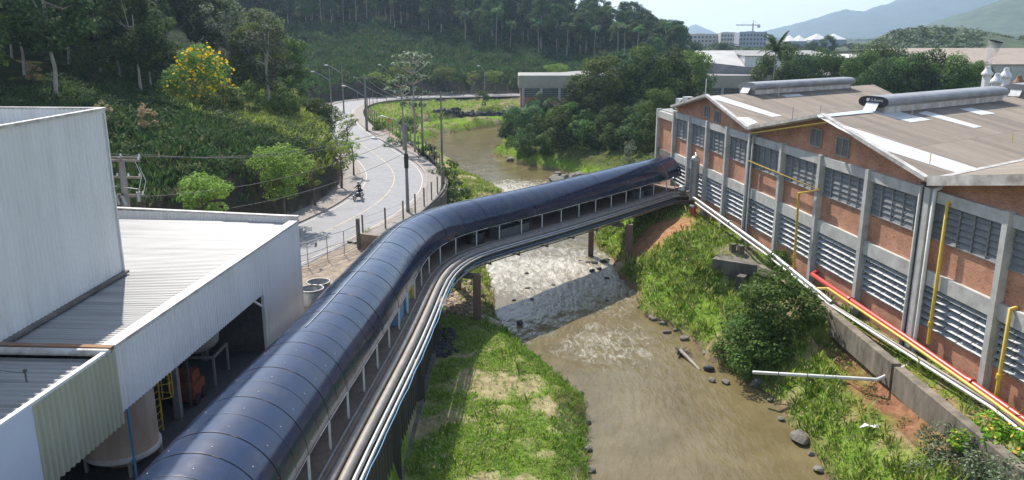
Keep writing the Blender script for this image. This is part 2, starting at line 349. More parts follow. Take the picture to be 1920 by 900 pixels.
def vnoise(x, y, s, seed=0):
    x = x/s+seed*17.3; y = y/s+seed*9.1; xi = np.floor(x); yi = np.floor(y); fx = x-xi; fy = y-yi; fx = fx*fx*(3-2*fx); fy = fy*fy*(3-2*fy)
    def h(a, b): q = np.sin(a*127.1+b*311.7+seed*74.7)*43758.5453; return q-np.floor(q)
    return (h(xi,yi)*(1-fx)+h(xi+1,yi)*fx)*(1-fy)+(h(xi,yi+1)*(1-fx)+h(xi+1,yi+1)*fx)*fy
def fbm(x, y, s, seed=0): return vnoise(x,y,s,seed)*.5+vnoise(x,y,s/2.1,seed+1)*.28+vnoise(x,y,s/4.3,seed+2)*.22
def ground(x, y, full=False):
    x = np.asarray(x, float); y = np.asarray(y, float); sh = x.shape; x = x.ravel(); y = y.ravel()
    dr = sdist(x, y, RIV, True); inr = inside(x, y, RIV); dr = np.where(inr, -dr, dr)
    df = sdist(x, y, FENs); inp = inside(x, y, PLAT); df = np.where(inp, df, -df)
    dc = sdist(x, y, RCs); inh = inside(x, y, HILLP); dc = np.where(inh, dc, -dc)
    rcx = np.interp(y, [0,45,60,75,95,120,140,150,167], [9,9,5,3,5,0,-7,-9,-9]); right = (x > rcx) & (y < 182)
    n1 = fbm(x, y, 5, 1)-.5; n2 = fbm(x, y, 1.6, 4)-.5
    d = np.maximum(dr+n1*1.2, 0)
    zl = np.minimum(1.0+.4*n1, .55*d)+.25*n2*np.clip(d,0,1)
    k = np.where(y > 86, .38, .46)
    zr = 4.25*(1-np.exp(-k*d*.62))
    zr = np.where((y > 27) & (y < 46) & (x > 18), np.minimum(zr, 4.2*sstep(19.6,20.9,x)+2.2), zr)+.5*n1*np.clip(d,0,1)*np.clip((20-x)/3,0,1)+.18*n2*np.clip(d,0,1)
    zr = zr-3.0*np.exp(-((x-16.4)/2.4)**2-((y-57.4)/2.6)**2)*np.clip(d,0,1)
    zt = 1.3*sstep(0,2.5,d)+.4*sstep(3,9,d)+1.3*sstep(9.5,11,d)+.7*sstep(12,26,d)+.5*n2
    zo = np.where(y > 158, np.where(right, zr, zt), np.where(right, zr, zl))
    zo = np.where((x > 40) & (y < 165), 4.2, zo)
    zi = -.3-.7*np.clip(-dr/2, 0, 1)
    zo = np.where(inr, zi, zo)
    # hill
    h = np.interp(dc, [5.9,7.6,12,20,40,70,120,200,400], [0,4.4,6.3,8.4,12.5,22,36,48,52])
    fade = 1-sstep(-30,150,x)*(y>150)*1.0
    fade = np.where(x > 60, fade*(1-sstep(60,140,x)), fade)
    nearf = np.interp(y, [55,75,95,115,140,168,200], [1,1,1,1.3,1.35,1.0,.82])
    h = h*fade*nearf + (fbm(x,y,14,7)-.5)*2.6*np.clip((dc-9)/12,0,1)*fade + (fbm(x,y,3,8)-.5)*1.0*np.clip((dc-6.5)/2,0,1)*fade
    h = np.where(dc > 5.9, h, 0)
    zp = 4.4+h
    t = sstep(-.25,.25,df)
    z = zo*(1-t)+zp*t
    if full: return [a.reshape(sh) for a in (z, dr, df, dc, right, n1, n2)]
    return z.reshape(sh)
def axis(lo, hi, flo, fhi, fine, far0, grow=1.09):
    a = list(np.arange(flo, fhi, fine)); s = fine; p = fhi
    while p < hi: a.append(p); s *= grow; p += s
    a.append(hi); s = fine; p = flo-fine
    while p > lo: a.insert(0, p); s *= grow; p -= s
    a.insert(0, lo); return np.array(a)
gx = axis(-6400, 6400, -60, 45, .5, 0, 1.05); gy = axis(-300, 6300, 15, 130, .5, 0, 1.025)
GX, GY = np.meshgrid(gx, gy); GZ, DR, DF, DC, RT, N1, N2 = ground(GX, GY, True)
# ground colours (what the soil or turf itself is)
def lerp(a, b, t): return a*(1-t[...,None])+np.array(b)*t[...,None]
C = np.zeros(GX.shape+(3,)); C[:] = (.035,.042,.016)
q1 = fbm(GX,GY,3.1,11); q2 = fbm(GX,GY,1.1,15)
out = (DF < .1)
grass = np.array((.15,.23,.035)); C = np.where(out[...,None], grass, C)
C = lerp(C, (.34,.27,.17), np.where(out & (~RT) & (GY < 150), sstep(.46,.58,q1*.6+q2*.4), 0)*.85)
C = lerp(C, (.30,.22,.14), np.where(out & RT & (GY < 50), sstep(.5,.62,q1*.6+q2*.4), 0)*.8)
C = lerp(C, (.18,.13,.08), np.where(out, 1-sstep(.1,.8,DR+N1*.6), 0))
C = lerp(C, (.075,.075,.035), np.where(out & RT & (GY > 86), sstep(1.2,3.0,DR)*.85, 0))
earth = ((GX > 9.2) & (GX < 19) & (GY > 62) & (GY < 76)) ; wE = np.exp(-((GX-13.6)/3.8)**2-((GY-70.3+(GX-13)*-.55)/3.2)**2)
C = lerp(C, (.34,.19,.10), np.where(earth, np.clip(wE*(1.7+(q2-.5)*1.5),0,1), 0))
wE2 = np.exp(-((GX-19.3)/1.6)**2-((GY-38)/6.5)**2); C = lerp(C, (.24,.12,.07), np.where(GX<21.5,np.clip(wE2*(1.1+(q2-.5)*2.5),0,1),0))
C = lerp(C, (.26,.20,.15), np.where(RT & (GX > 16.0) & (GY > 48) & (GY < 78), sstep(.42,.6,q1), 0)*.8)
C = lerp(C, (.30,.24,.16), np.where(out & (~RT) & (GY > 160), sstep(.5,.62,q1), 0)*.8)
yard = (DF > .2) & (DC < 5.9) & (GY < 140); C = lerp(C, (.31,.255,.20), yard*1.0)
C = lerp(C, (.08,.065,.05), np.where((DC > 5.7) & (DC < 8.5), .8, 0.))
far = (DF > 0) & (GX > 100) & (GY > 150); C = lerp(C, (.08,.085,.05), far*.9)
indust = (GX > 17) & (GY < 172) & (GY>0) & (DR>8); C = lerp(C, (.20,.17,.13), indust*sstep(.35,.6,q1))
ny, nx = GX.shape; idx = np.arange(nx*ny).reshape(ny, nx)
FQ = np.stack([idx[:-1,:-1], idx[:-1,1:], idx[1:,1:], idx[1:,:-1]], -1).reshape(-1, 4)
m = bpy.data.materials.new('ground'); m.use_nodes = True; t = m.node_tree; b = t.nodes['Principled BSDF']; b.inputs['Roughness'].default_value = 1.; b.inputs['Specular IOR Level'].default_value = 0
va = N(t, 'ShaderNodeVertexColor'); va.layer_name = 'Col'; tcn = N(t, 'ShaderNodeTexCoord')
n = N(t, 'ShaderNodeTexNoise', Scale=1.7, Detail=10, Roughness=.7); t.links.new(tcn.outputs['Object'], n.inputs['Vector'])
r = N(t, 'ShaderNodeMapRange'); r.inputs['From Min'].default_value = .3; r.inputs['From Max'].default_value = .7; r.inputs['To Min'].default_value = .55; r.inputs['To Max'].default_value = 1.4; t.links.new(n.outputs['Fac'], r.inputs['Value'])
x = N(t, 'ShaderNodeVectorMath', operation='SCALE'); t.links.new(va.outputs[0], x.inputs[0]); t.links.new(r.outputs[0], x.inputs['Scale']); t.links.new(x.outputs[0], b.inputs['Base Color'])
bp = N(t, 'ShaderNodeBump', Strength=.6, Distance=.15); n3 = N(t, 'ShaderNodeTexNoise', Scale=5, Detail=8); t.links.new(tcn.outputs['Object'], n3.inputs['Vector']); t.links.new(n3.outputs['Fac'], bp.inputs['Height']); t.links.new(bp.outputs[0], b.inputs['Normal'])
me = np_mesh('ground', np.stack([GX, GY, GZ], -1).reshape(-1, 3), FQ, m, True, col=np.concatenate([C, np.ones(C.shape[:2]+(1,))], -1).reshape(-1, 4))
tag(link('ground', me), kind='structure')
def gz(x, y): return float(ground(np.array([x]), np.array([y]))[0])

# ---------------------------------------------------------------- river
m = bpy.data.materials.new('water'); m.use_nodes = True; t = m.node_tree; b = t.nodes['Principled BSDF']
b.inputs['Roughness'].default_value = .08; b.inputs['IOR'].default_value = 1.33
tcn = N(t, 'ShaderNodeTexCoord'); 
n = N(t, 'ShaderNodeTexNoise', Scale=.35, Detail=6, Roughness=.6); t.links.new(tcn.outputs['Object'], n.inputs['Vector'])
rp = N(t, 'ShaderNodeValToRGB'); e = rp.color_ramp.elements; e[0].color = (.120,.094,.042,1); e[1].color = (.185,.148,.075,1); e[0].position = .3; e[1].position = .7; t.links.new(n.outputs['Fac'], rp.inputs[0])
fa = N(t, 'ShaderNodeAttribute'); fa.attribute_name = 'Col'
mpn = N(t, 'ShaderNodeMapping'); mpn.inputs['Scale'].default_value = (1.5, .6, 1); mpn.inputs['Rotation'].default_value = (0,0,.25); t.links.new(tcn.outputs['Object'], mpn.inputs[0])
nf = N(t, 'ShaderNodeTexNoise', Scale=1.15, Detail=12, Roughness=.74, Distortion=1.4); t.links.new(mpn.outputs[0], nf.inputs['Vector'])
ad = N(t, 'ShaderNodeMath', operation='ADD'); t.links.new(nf.outputs['Fac'], ad.inputs[0]); t.links.new(fa.outputs['Fac'], ad.inputs[1])
rf = N(t, 'ShaderNodeMapRange'); rf.inputs['From Min'].default_value = .90; rf.inputs['From Max'].default_value = 1.30; t.links.new(ad.outputs[0], rf.inputs['Value'])
x = N(t, 'ShaderNodeMix', data_type='RGBA'); t.links.new(rp.outputs[0], x.inputs['A']); x.inputs['B'].default_value = (.64,.61,.53,1); t.links.new(rf.outputs[0], x.inputs['Factor']); t.links.new(x.outputs['Result'], b.inputs['Base Color'])
rr = N(t, 'ShaderNodeMapRange'); rr.inputs['To Min'].default_value = .09; rr.inputs['To Max'].default_value = .6; t.links.new(rf.outputs[0], rr.inputs['Value']); t.links.new(rr.outputs[0], b.inputs['Roughness'])
nb = N(t, 'ShaderNodeTexNoise', Scale=1.3, Detail=5, Roughness=.55); t.links.new(mpn.outputs[0], nb.inputs['Vector'])
bm1 = N(t, 'ShaderNodeMath', operation='MULTIPLY_ADD'); t.links.new(fa.outputs['Fac'], bm1.inputs[0]); bm1.inputs[1].default_value = 1.6; bm1.inputs[2].default_value = .18
bp = N(t, 'ShaderNodeBump', Distance=.22); t.links.new(nb.outputs['Fac'], bp.inputs['Height']); t.links.new(bm1.outputs[0], bp.inputs['Strength']); t.links.new(bp.outputs[0], b.inputs['Normal'])
MT['water'] = m
wx = np.arange(-24, 24, .4); wy = np.concatenate([np.arange(10, 80, .4), np.arange(80, 200, .8)])
WX, WY = np.meshgrid(wx, wy)
foam = .41*np.exp(-((WY-68)/10.)**2)*sstep(48,58,WY+(WX-4)*.3) + .42*np.exp(-((WY-106)/10.)**2)*(WX>-4) + .30*np.exp(-((WY-50)/6.)**2-((WX-6)/5.)**2)+.16
foam += .2*(fbm(WX,WY,4,33)-.5)
zz = (fbm(WX,WY*.7,1.3,31)-.5)*.26*np.clip(foam*1.6,.12,1)+(fbm(WX,WY,.7,37)-.5)*.12*np.clip(foam*1.6,0,1)
ny, nx = WX.shape; idx = np.arange(nx*ny).reshape(ny, nx)
FQ = np.stack([idx[:-1,:-1], idx[:-1,1:], idx[1:,1:], idx[1:,:-1]], -1).reshape(-1, 4)
cxy = np.stack([WX, WY], -1).reshape(-1, 2)[FQ].mean(1); keep = (sdist(cxy[:,0], cxy[:,1], RIV, True) < 1.2) | inside(cxy[:,0], cxy[:,1], RIV); keep &= cxy[:,0] > -19
me = np_mesh('river', np.stack([WX, WY, zz], -1).reshape(-1, 3), FQ[keep], m, True, col=np.stack([foam]*3+[np.ones_like(foam)], -1).reshape(-1, 4))
tag(link('river', me), kind='structure')
s = MB(); s.quad((24,180,0),(620,180,0),(620,205,0),(24,205,0)); o = s.build('upstream_river', m); tag(o, kind='structure')

# ---------------------------------------------------------------- road
def strip(name, line, o1, o2, z1, z2, mt, skirt=0, arange=None):
    P = [Vector(p).to_2d() if len(p) > 2 else Vector(p) for p in line]; vs = []; 
    for i, p in enumerate(P):
        t = (P[min(i+1, len(P)-1)]-P[max(i-1, 0)]).normalized(); nrm = Vector((t.y, -t.x))   # right side
        vs.append((p+nrm*o1, p+nrm*o2))
    s = MB()
    for i in range(len(P)-1):
        if arange and not arange(i): continue
        a, b_ = vs[i]; c, d = vs[i+1]
        s.quad((a.x,a.y,z1), (b_.x,b_.y,z2), (d.x,d.y,z2), (c.x,c.y,z1))
        if skirt:
            s.quad((b_.x,b_.y,z2), (b_.x,b_.y,z2-skirt), (d.x,d.y,z2-skirt), (d.x,d.y,z2)); s.quad((a.x,a.y,z1-skirt), (a.x,a.y,z1), (c.x,c.y,z1), (c.x,c.y,z1-skirt))
    return s.build(name, mt)
RL = [Vector(p) for p in RCs]
# resample
def resample(P, step):
    out = [P[0]]; acc = 0
    for a, b_ in zip(P[:-1], P[1:]):
        L = (b_-a).length; 
        while acc+L >= step:
            t = (step-acc)/L; a = a+(b_-a)*t; out.append(a.copy()); L = (b_-a).length; acc = 0
        acc += L
    return out
RLs = resample(RL, 1.5)
RLs = [p for p in RLs if p.x < 130]
tag(strip('road', RLs, -3.6, 3.6, 4.43, 4.43, MT['asphalt']), kind='structure')
tag(strip('pavement', RLs, 3.78, 5.4, 4.56, 4.56, MT['pavement'], .16, lambda i: RLs[i].y > 61), kind='structure')
tag(strip('pavement', RLs, -5.9, -3.78, 4.56, 4.56, MT['pavement'], .16), kind='structure')
tag(strip('kerb', RLs, 3.6, 3.78, 4.575, 4.575, MT['kerb'], .17, lambda i: RLs[i].y > 61), kind='structure')
tag(strip('kerb', RLs, -3.78, -3.6, 4.575, 4.575, MT['kerb'], .17), kind='structure')
tag(strip('road_marking', RLs, -.07, .07, 4.436, 4.436, MT['paint_yellow']), kind='structure')
tag(strip('road_marking', RLs, 3.12, 3.22, 4.436, 4.436, MT['paint_edge']), kind='structure')
tag(strip('road_marking', RLs, -3.22, -3.12, 4.436, 4.436, MT['paint_edge']), kind='structure')
s = MB()
for i in range(4, len(RLs)-1, 3):
    if RLs[i].y > 170: break
    s.box((RLs[i].x, RLs[i].y, 4.445), (.24,.14,.03), math.atan2((RLs[i+1]-RLs[i]).y, (RLs[i+1]-RLs[i]).x))
tag(s.build('road_marking', MT['paint_yellow']), kind='structure')

# ================================================================ FACTORY HALL (brick, saw of low gables)
A0 = Vector((22.0, 41.0, 0)); WF = Vector((-.115, .9934, 0)).normalized(); WN = Vector((-WF.y, WF.x, 0)); RD = Vector((.805, .593, 0)).normalized(); PD = Vector((.593, -.805, 0)).normalized()
def wp(s, z, o=0.): return A0+WF*s+WN*o+Vector((0,0,z))
wrot = math.atan2(WF.y, WF.x)
cols = [-17.4,-11.6,-5.8,0,5.8,11.6,17.4,23.2,28.1,33.0,37.9,42.8]
ZB, Z1, Z2, Z3, Z4, Z5, Z6 = 3.0, 5.35, 7.65, 8.45, 10.1, 12.07, 12.66
fac = thing('factory_hall', 'long red brick hall with concrete columns and brown gabled roofs beside the river', 'factory', (22, 41, 4))
def roofz(s):
    if s >= 23.2: return 15.0-(abs(s-33)/9.8)*1.75
    k = (s+1160) % 23.2
    return 15.3-abs(k-11.6)/11.6*2.05
# brick wall panels with UV in metres, one wall mesh
w = MB()
def wallquad(s0, s1, z0, z1, o=0, z1b=None):
    z1b = z1 if z1b is None else z1b
    a, b_, c, d = wp(s0,z0,o), wp(s1,z0,o), wp(s1,z1b,o), wp(s0,z1,o)
    w.add([a, b_, c, d], [(0,1,2,3)], 0, False, [[(s0,z0),(s1,z0),(s1,z1b),(s0,z1)]])
for a, b_ in zip(cols[:-1], cols[1:]):
    wallquad(a, b_, ZB, Z1); wallquad(a, b_, Z3, Z4)
    mids = sorted({a, b_, *[q for q in (-11.6, 11.6, 33.0) if a < q < b_]})
    for p, q in zip(mids[:-1], mids[1:]): wallquad(p, q, Z6-.1, roofz(p)-.1, 0, roofz(q)-.1)
wallquad(42.8, 48.4, ZB, 7.5); wallquad(42.8, 48.4, 8.2, 11.6)
# returns: far end and thickness
e0 = wp(48.4, 0, 0); e1 = e0+RD*20
w.add([e0+Vector((0,0,ZB)), e1+Vector((0,0,ZB)), e1+Vector((0,0,12)), e0+Vector((0,0,12))], [(0,1,2,3)], 0, False, [[(0,3),(20,3),(20,12),(0,12)]])
w.build('brick_wall', MT['brick'], fac)
# dark sheet behind the windows, standing in for the shaded room
s = MB(); s.quad(wp(-18,ZB,-1.2), wp(48,ZB,-1.2), wp(48,12.6,-1.2), wp(-18,12.6,-1.2)); s.build('shade_backing', MT['interior_shade'], fac)
# concrete beams
for (z0, z1, nm) in ((Z2, Z3, 'concrete_beam'), (Z5, Z6, 'concrete_beam')):
    s = MB(); s.box(wp((-17.4+42.8)/2, (z0+z1)/2, .04), (60.2, .36, z1-z0), wrot); s.build(nm, MT['concrete'], fac)
s = MB(); s.box(wp(45.6, 7.85, .02), (5.6, .34, .7), wrot); s.build('concrete_beam', MT['concrete_old'], fac)
s = MB(); s.box(wp(45.7, 11.95, .1), (5.9, .5, .7), wrot); s.build('concrete_beam', MT['concrete'], fac)
for i, c in enumerate(cols+[48.5]):
    s = MB(); top = 12.75 if c < 45 else 12.5
    wd = .36 if c not in (0, 23.2) else .46
    s.box(wp(c, (ZB+top)/2, .15), (wd, .5, top-ZB), wrot)
    s.build('column', MT['concrete'], fac)
# louvre windows
def louvre(s0, s1, z0, z1, opened, seed):
    rg = random.Random(seed); n = 6; h = (z1-z0)/n; pm = 5 if s1-s0 > 5 else 4; W2 = (s1-s0)/pm
    f = MB(); f.box(wp((s0+s1)/2, z0+.03, .02), (s1-s0, .16, .06), wrot); f.box(wp((s0+s1)/2, z1-.03, .0), (s1-s0, .12, .058), wrot)
    for j in range(1, pm): f.box(wp(s0+j*W2, (z0+z1)/2, .07 if not opened else .0), (.035, .05, z1-z0-.13), wrot)
    fr = f.build('window_frame', MT['steel'], fac); sl = MB()
    for k in range(n):
        for j in range(pm):
            tilt = R(55+rg.uniform(-5, 5)) if opened else R(19+rg.uniform(-3, 3))
            if (not opened) and rg.random() < .025: tilt = R(50)
            ax_out = WN*math.sin(tilt)-Vector((0,0,1))*math.cos(tilt); Q = Matrix((WF, ax_out, WF.cross(ax_out))).transposed()
            sl.box(wp(s0+(j+.5)*W2, z0+.05+(k+.5)*h*.985, -.02), (W2-.05, h*(1.08 if opened else 1.02), .018), M=Q)
    sl.build('louvre_blades', MT['louvre_open' if opened else 'louvre'], fr)
for i, (a, b_) in enumerate(zip(cols[:-1], cols[1:])):
    louvre(a+.24, b_-.24, Z4, Z5, False, i); louvre(a+.24, b_-.24, Z1, Z2, True, 50+i)
# gable windows
for c0 in (31.2, 33.9, 9.4, 12.9):
    zc = roofz(c0)-1.35; s = MB(); wd, hh = (1.5, 1.15) if c0 < 20 else (1.25, 1.0)
    s.box(wp(c0, zc, .03), (wd, .1, .08)); 
    s = MB()
    for dz in (-hh/2, hh/2): s.box(wp(c0, zc+dz, .05), (wd, .12, .07), wrot)
    for ds in (-wd/2, 0, wd/2): s.box(wp(c0+ds, zc, .051), (.07, .12, hh-.07), wrot)
    fr = s.build('gable_window', MT['steel'], fac)
    s = MB()
    for k in range(8): s.box(wp(c0, zc-hh/2+(k+.5)*hh/8, .03), (wd-.08, .05, hh/8*.7), wrot)
    s.build('louvre_blades', MT['louvre'], fr)
# small white window in the far bay
s = MB(); s.box(wp(43.7, 10.6, .04), (.7, .1, .45), wrot); fr = s.build('small_window', MT['white_paint'], fac)
s = MB(); s.box(wp(43.7, 10.72, .08), (.6, .08, .12), wrot); s.build('pane', MT['window'], fr)

# roofs: UV u along the ridge, v down the slope
def roofmat(name, c1, c2, lap, dark):
    m = bpy.data.materials.new(name); m.use_nodes = True; t = m.node_tree; b = t.nodes['Principled BSDF']; b.inputs['Roughness'].default_value = .8; b.inputs['Specular IOR Level'].default_value = .3
    uv = N(t, 'ShaderNodeUVMap'); uv.uv_map = 'UVMap'
    mp1 = N(t, 'ShaderNodeMapping'); mp1.inputs['Scale'].default_value = (1.1, .10, 1); t.links.new(uv.outputs[0], mp1.inputs[0])
    n = N(t, 'ShaderNodeTexNoise', Scale=1., Detail=8, Roughness=.7); t.links.new(mp1.outputs[0], n.inputs['Vector'])
    r = N(t, 'ShaderNodeMapRange'); r.inputs['From Min'].default_value = .33; r.inputs['From Max'].default_value = .67; t.links.new(n.outputs['Fac'], r.inputs['Value'])
    x = N(t, 'ShaderNodeMix', data_type='RGBA'); x.inputs['A'].default_value = c1+(1,); x.inputs['B'].default_value = c2+(1,); t.links.new(r.outputs[0], x.inputs['Factor'])
    bk = N(t, 'ShaderNodeTexBrick'); bk.offset = 0; bk.inputs['Scale'].default_value = 1; bk.inputs['Brick Width'].default_value = 1.05; bk.inputs['Row Height'].default_value = lap*2; bk.inputs['Mortar Size'].default_value = .012; bk.inputs['Color1'].default_value = (.74,.73,.72,1); bk.inputs['Color2'].default_value = (1.1,1.08,1.05,1); bk.inputs['Mortar'].default_value = (.62,.6,.58,1); t.links.new(uv.outputs[0], bk.inputs['Vector'])
    xb = N(t, 'ShaderNodeMix', data_type='RGBA', blend_type='MULTIPLY'); xb.inputs['Factor'].default_value = .8; t.links.new(x.outputs['Result'], xb.inputs['A']); t.links.new(bk.outputs['Color'], xb.inputs['B']); x = xb
    sp = N(t, 'ShaderNodeSeparateXYZ'); t.links.new(uv.outputs[0], sp.inputs[0])
    md = N(t, 'ShaderNodeMath', operation='PINGPONG'); md.inputs[1].default_value = lap; t.links.new(sp.outputs['Y'], md.inputs[0])
    ls = N(t, 'ShaderNodeMapRange'); ls.inputs['From Min'].default_value = 0; ls.inputs['From Max'].default_value = .07; ls.inputs['To Min'].default_value = .75; ls.inputs['To Max'].default_value = 0; t.links.new(md.outputs[0], ls.inputs['Value'])
    md2 = N(t, 'ShaderNodeMath', operation='PINGPONG'); md2.inputs[1].default_value = 2.6; t.links.new(sp.outputs['X'], md2.inputs[0])
    l2 = N(t, 'ShaderNodeMapRange'); l2.inputs['From Min'].default_value = .0; l2.inputs['From Max'].default_value = .12; l2.inputs['To Min'].default_value = .65; l2.inputs['To Max'].default_value = 0; t.links.new(md2.outputs[0], l2.inputs['Value'])
    mm = N(t, 'ShaderNodeMath', operation='MAXIMUM'); t.links.new(ls.outputs[0], mm.inputs[0]); t.links.new(l2.outputs[0], mm.inputs[1])
    n2 = N(t, 'ShaderNodeTexNoise', Scale=.8, Detail=6, Roughness=.7); t.links.new(uv.outputs[0], n2.inputs['Vector'])
    m2 = N(t, 'ShaderNodeMath', operation='MULTIPLY'); t.links.new(mm.outputs[0], m2.inputs[0]); t.links.new(n2.outputs['Fac'], m2.inputs[1])
    r3 = N(t, 'ShaderNodeMapRange'); r3.inputs['From Min'].default_value = .55; r3.inputs['From Max'].default_value = .75; r3.inputs['To Max'].default_value = .5; t.links.new(n2.outputs['Fac'], r3.inputs['Value'])
    m3 = N(t, 'ShaderNodeMath', operation='MAXIMUM'); t.links.new(m2.outputs[0], m3.inputs[0]); t.links.new(r3.outputs[0], m3.inputs[1])
    y = N(t, 'ShaderNodeMix', data_type='RGBA'); t.links.new(x.outputs['Result'], y.inputs['A']); y.inputs['B'].default_value = dark+(1,); t.links.new(m3.outputs[0], y.inputs['Factor']); t.links.new(y.outputs['Result'], b.inputs['Base Color'])
    wv = N(t, 'ShaderNodeTexWave', Scale=1.75, bands_direction='X'); t.links.new(uv.outputs[0], wv.inputs['Vector'])
    bp = N(t, 'ShaderNodeBump', Strength=.6, Distance=.05); t.links.new(wv.outputs['Fac'], bp.inputs['Height']); t.links.new(bp.outputs[0], b.inputs['Normal'])
    MT[name] = m
roofmat('roof_sheet', (.33,.275,.22), (.235,.195,.155), 1.9, (.12,.105,.09))
cosn = abs(WF.dot(PD))
def rp(s, t_, z): return A0+WF*s+RD*t_+Vector((0,0,z))
def slope(s0, z0, s1, z1, t0, t1, name='roof', par=fac):
    q = MB(); n = 14
    def uvp(s, t_): p = WF*s+RD*t_; return (p.dot(RD), p.dot(PD))
    a, b_, c, d = rp(s0,t0,z0), rp(s1,t0,z1), rp(s1,t1,z1), rp(s0,t1,z0)
    q.add([a, b_, c, d], [(0,1,2,3)], 0, False, [[uvp(s0,t0), uvp(s1,t0), uvp(s1,t1), uvp(s0,t1)]])
    dn = Vector((0,0,-.16)); q.add([a+dn, b_+dn, c+dn, d+dn], [(3,2,1,0)]); 
    for u_, v_ in ((a,b_), (b_,c), (c,d), (d,a)): q.quad(u_, v_, v_+dn, u_+dn, 1)
    return q.build(name, [MT['roof_sheet'], MT['flash']], par)
OV = -.75   # overhang beyond the facade, measured along the ridge
slope(33, 15.05, 23.2, 13.2, OV, 27); slope(33, 15.05, 42.9, 13.2, OV, 27)
slope(11.6, 15.35, 0, 13.2, OV, 62); slope(11.6, 15.35, 23.2, 13.2, OV, 26.9); slope(11.6, 15.35, 23.2, 13.2, 27.05, 62)
slope(-11.6, 15.35, 0, 13.2, OV, 62); slope(-11.6, 15.35, -23.2, 13.2, OV, 62)
# flat strip of the far bay
q = MB(); q.prism([rp(42.9,0,12.3), rp(48.6,0,12.3), rp(48.6,20,12.3), rp(42.9,20,12.3)], (0,0,.12)); q.build('flat_roof', MT['roof_grey'], fac)
# verge flashings and gutters
def flash(s0, z0, s1, z1, nm='verge_flashing', mt='flash', dz=.06, w_=.22):
    q = MB(); q.beam(rp(s0,OV-.03,z0+dz), rp(s1,OV-.03,z1+dz), .3, w_); q.build(nm, MT[mt], fac)
flash(33, 15.05, 42.9, 13.2); flash(33, 15.05, 23.3, 13.2); flash(11.6, 15.35, 23.1, 13.2); flash(11.6, 15.35, .1, 13.2); flash(-11.6, 15.35, -.1, 13.2, dz=.0, w_=.5)
for sv, t1 in ((0, 62), (23.2, 27)):
    q = MB(); q.box(rp(sv, t1/2-.3, 13.22), (t1, .35, .1), math.atan2(RD.y, RD.x)); q.build('valley_gutter', MT['flash'], fac)
q = MB(); q.tube([rp(11.0,OV+.02,15.0), rp(22.9,OV+.02,12.85)], .06, 6); q.build('yellow_gutter_pipe', MT['yellow'], fac)
# skylights: flat translucent sheets lying in the slope
def onplane(px, py, p0, n_):
    v = (450-py)/1500.; u = (px-960)/1500.; d = Vector((u, CT+ST*v, CT*v-ST)); o = Vector((0,0,CAMZ)); k = (p0-o).dot(n_)/d.dot(n_); return o+d*k
def skylight(side, pxs, mt='skylight', lift=.03):
    s0, z0, s1, z1 = side; a = rp(s0,0,z0); n_ = (rp(s1,0,z1)-a).cross(RD).normalized()
    if n_.z < 0: n_ = -n_
    P = [onplane(x_, y_, a, n_)+n_*lift for x_, y_ in pxs]
    q = MB(); q.prism([p-n_*.025 for p in P], n_*.02); q.build('skylight_sheet', MT[mt], fac)
def z8(*p): return [(1220+x_*.36668, 150+y_*.36668) for x_, y_ in p]
S2 = (11.6, 15.35, 0, 13.2); S1 = (33, 15.05, 23.2, 13.2); S3 = (-11.6, 15.35, 0, 13.2)
skylight(S2, z8((868,196),(925,212),(1702,464),(1592,486),(1180,355),(960,250)))
skylight(S2, z8((1135,165),(1240,155),(1435,205),(1330,218)))
skylight(S2, z8((1368,170),(1410,160),(1695,240),(1655,247)))
skylight(S2, z8((1580,148),(1640,143),(1765,172),(1690,180)))
skylight(S2, z8((850,183),(1140,152),(1180,165),(860,196)), 'skylight_blue', .06)
skylight(S1, z8((292,88),(345,80),(672,184),(620,190)))
skylight(S1, z8((442,190),(500,192),(550,218),(490,238)))
skylight(S1, z8((668,77),(760,72),(782,82),(700,88)))
skylight(S1, z8((508,66),(570,60),(592,68),(540,76)))
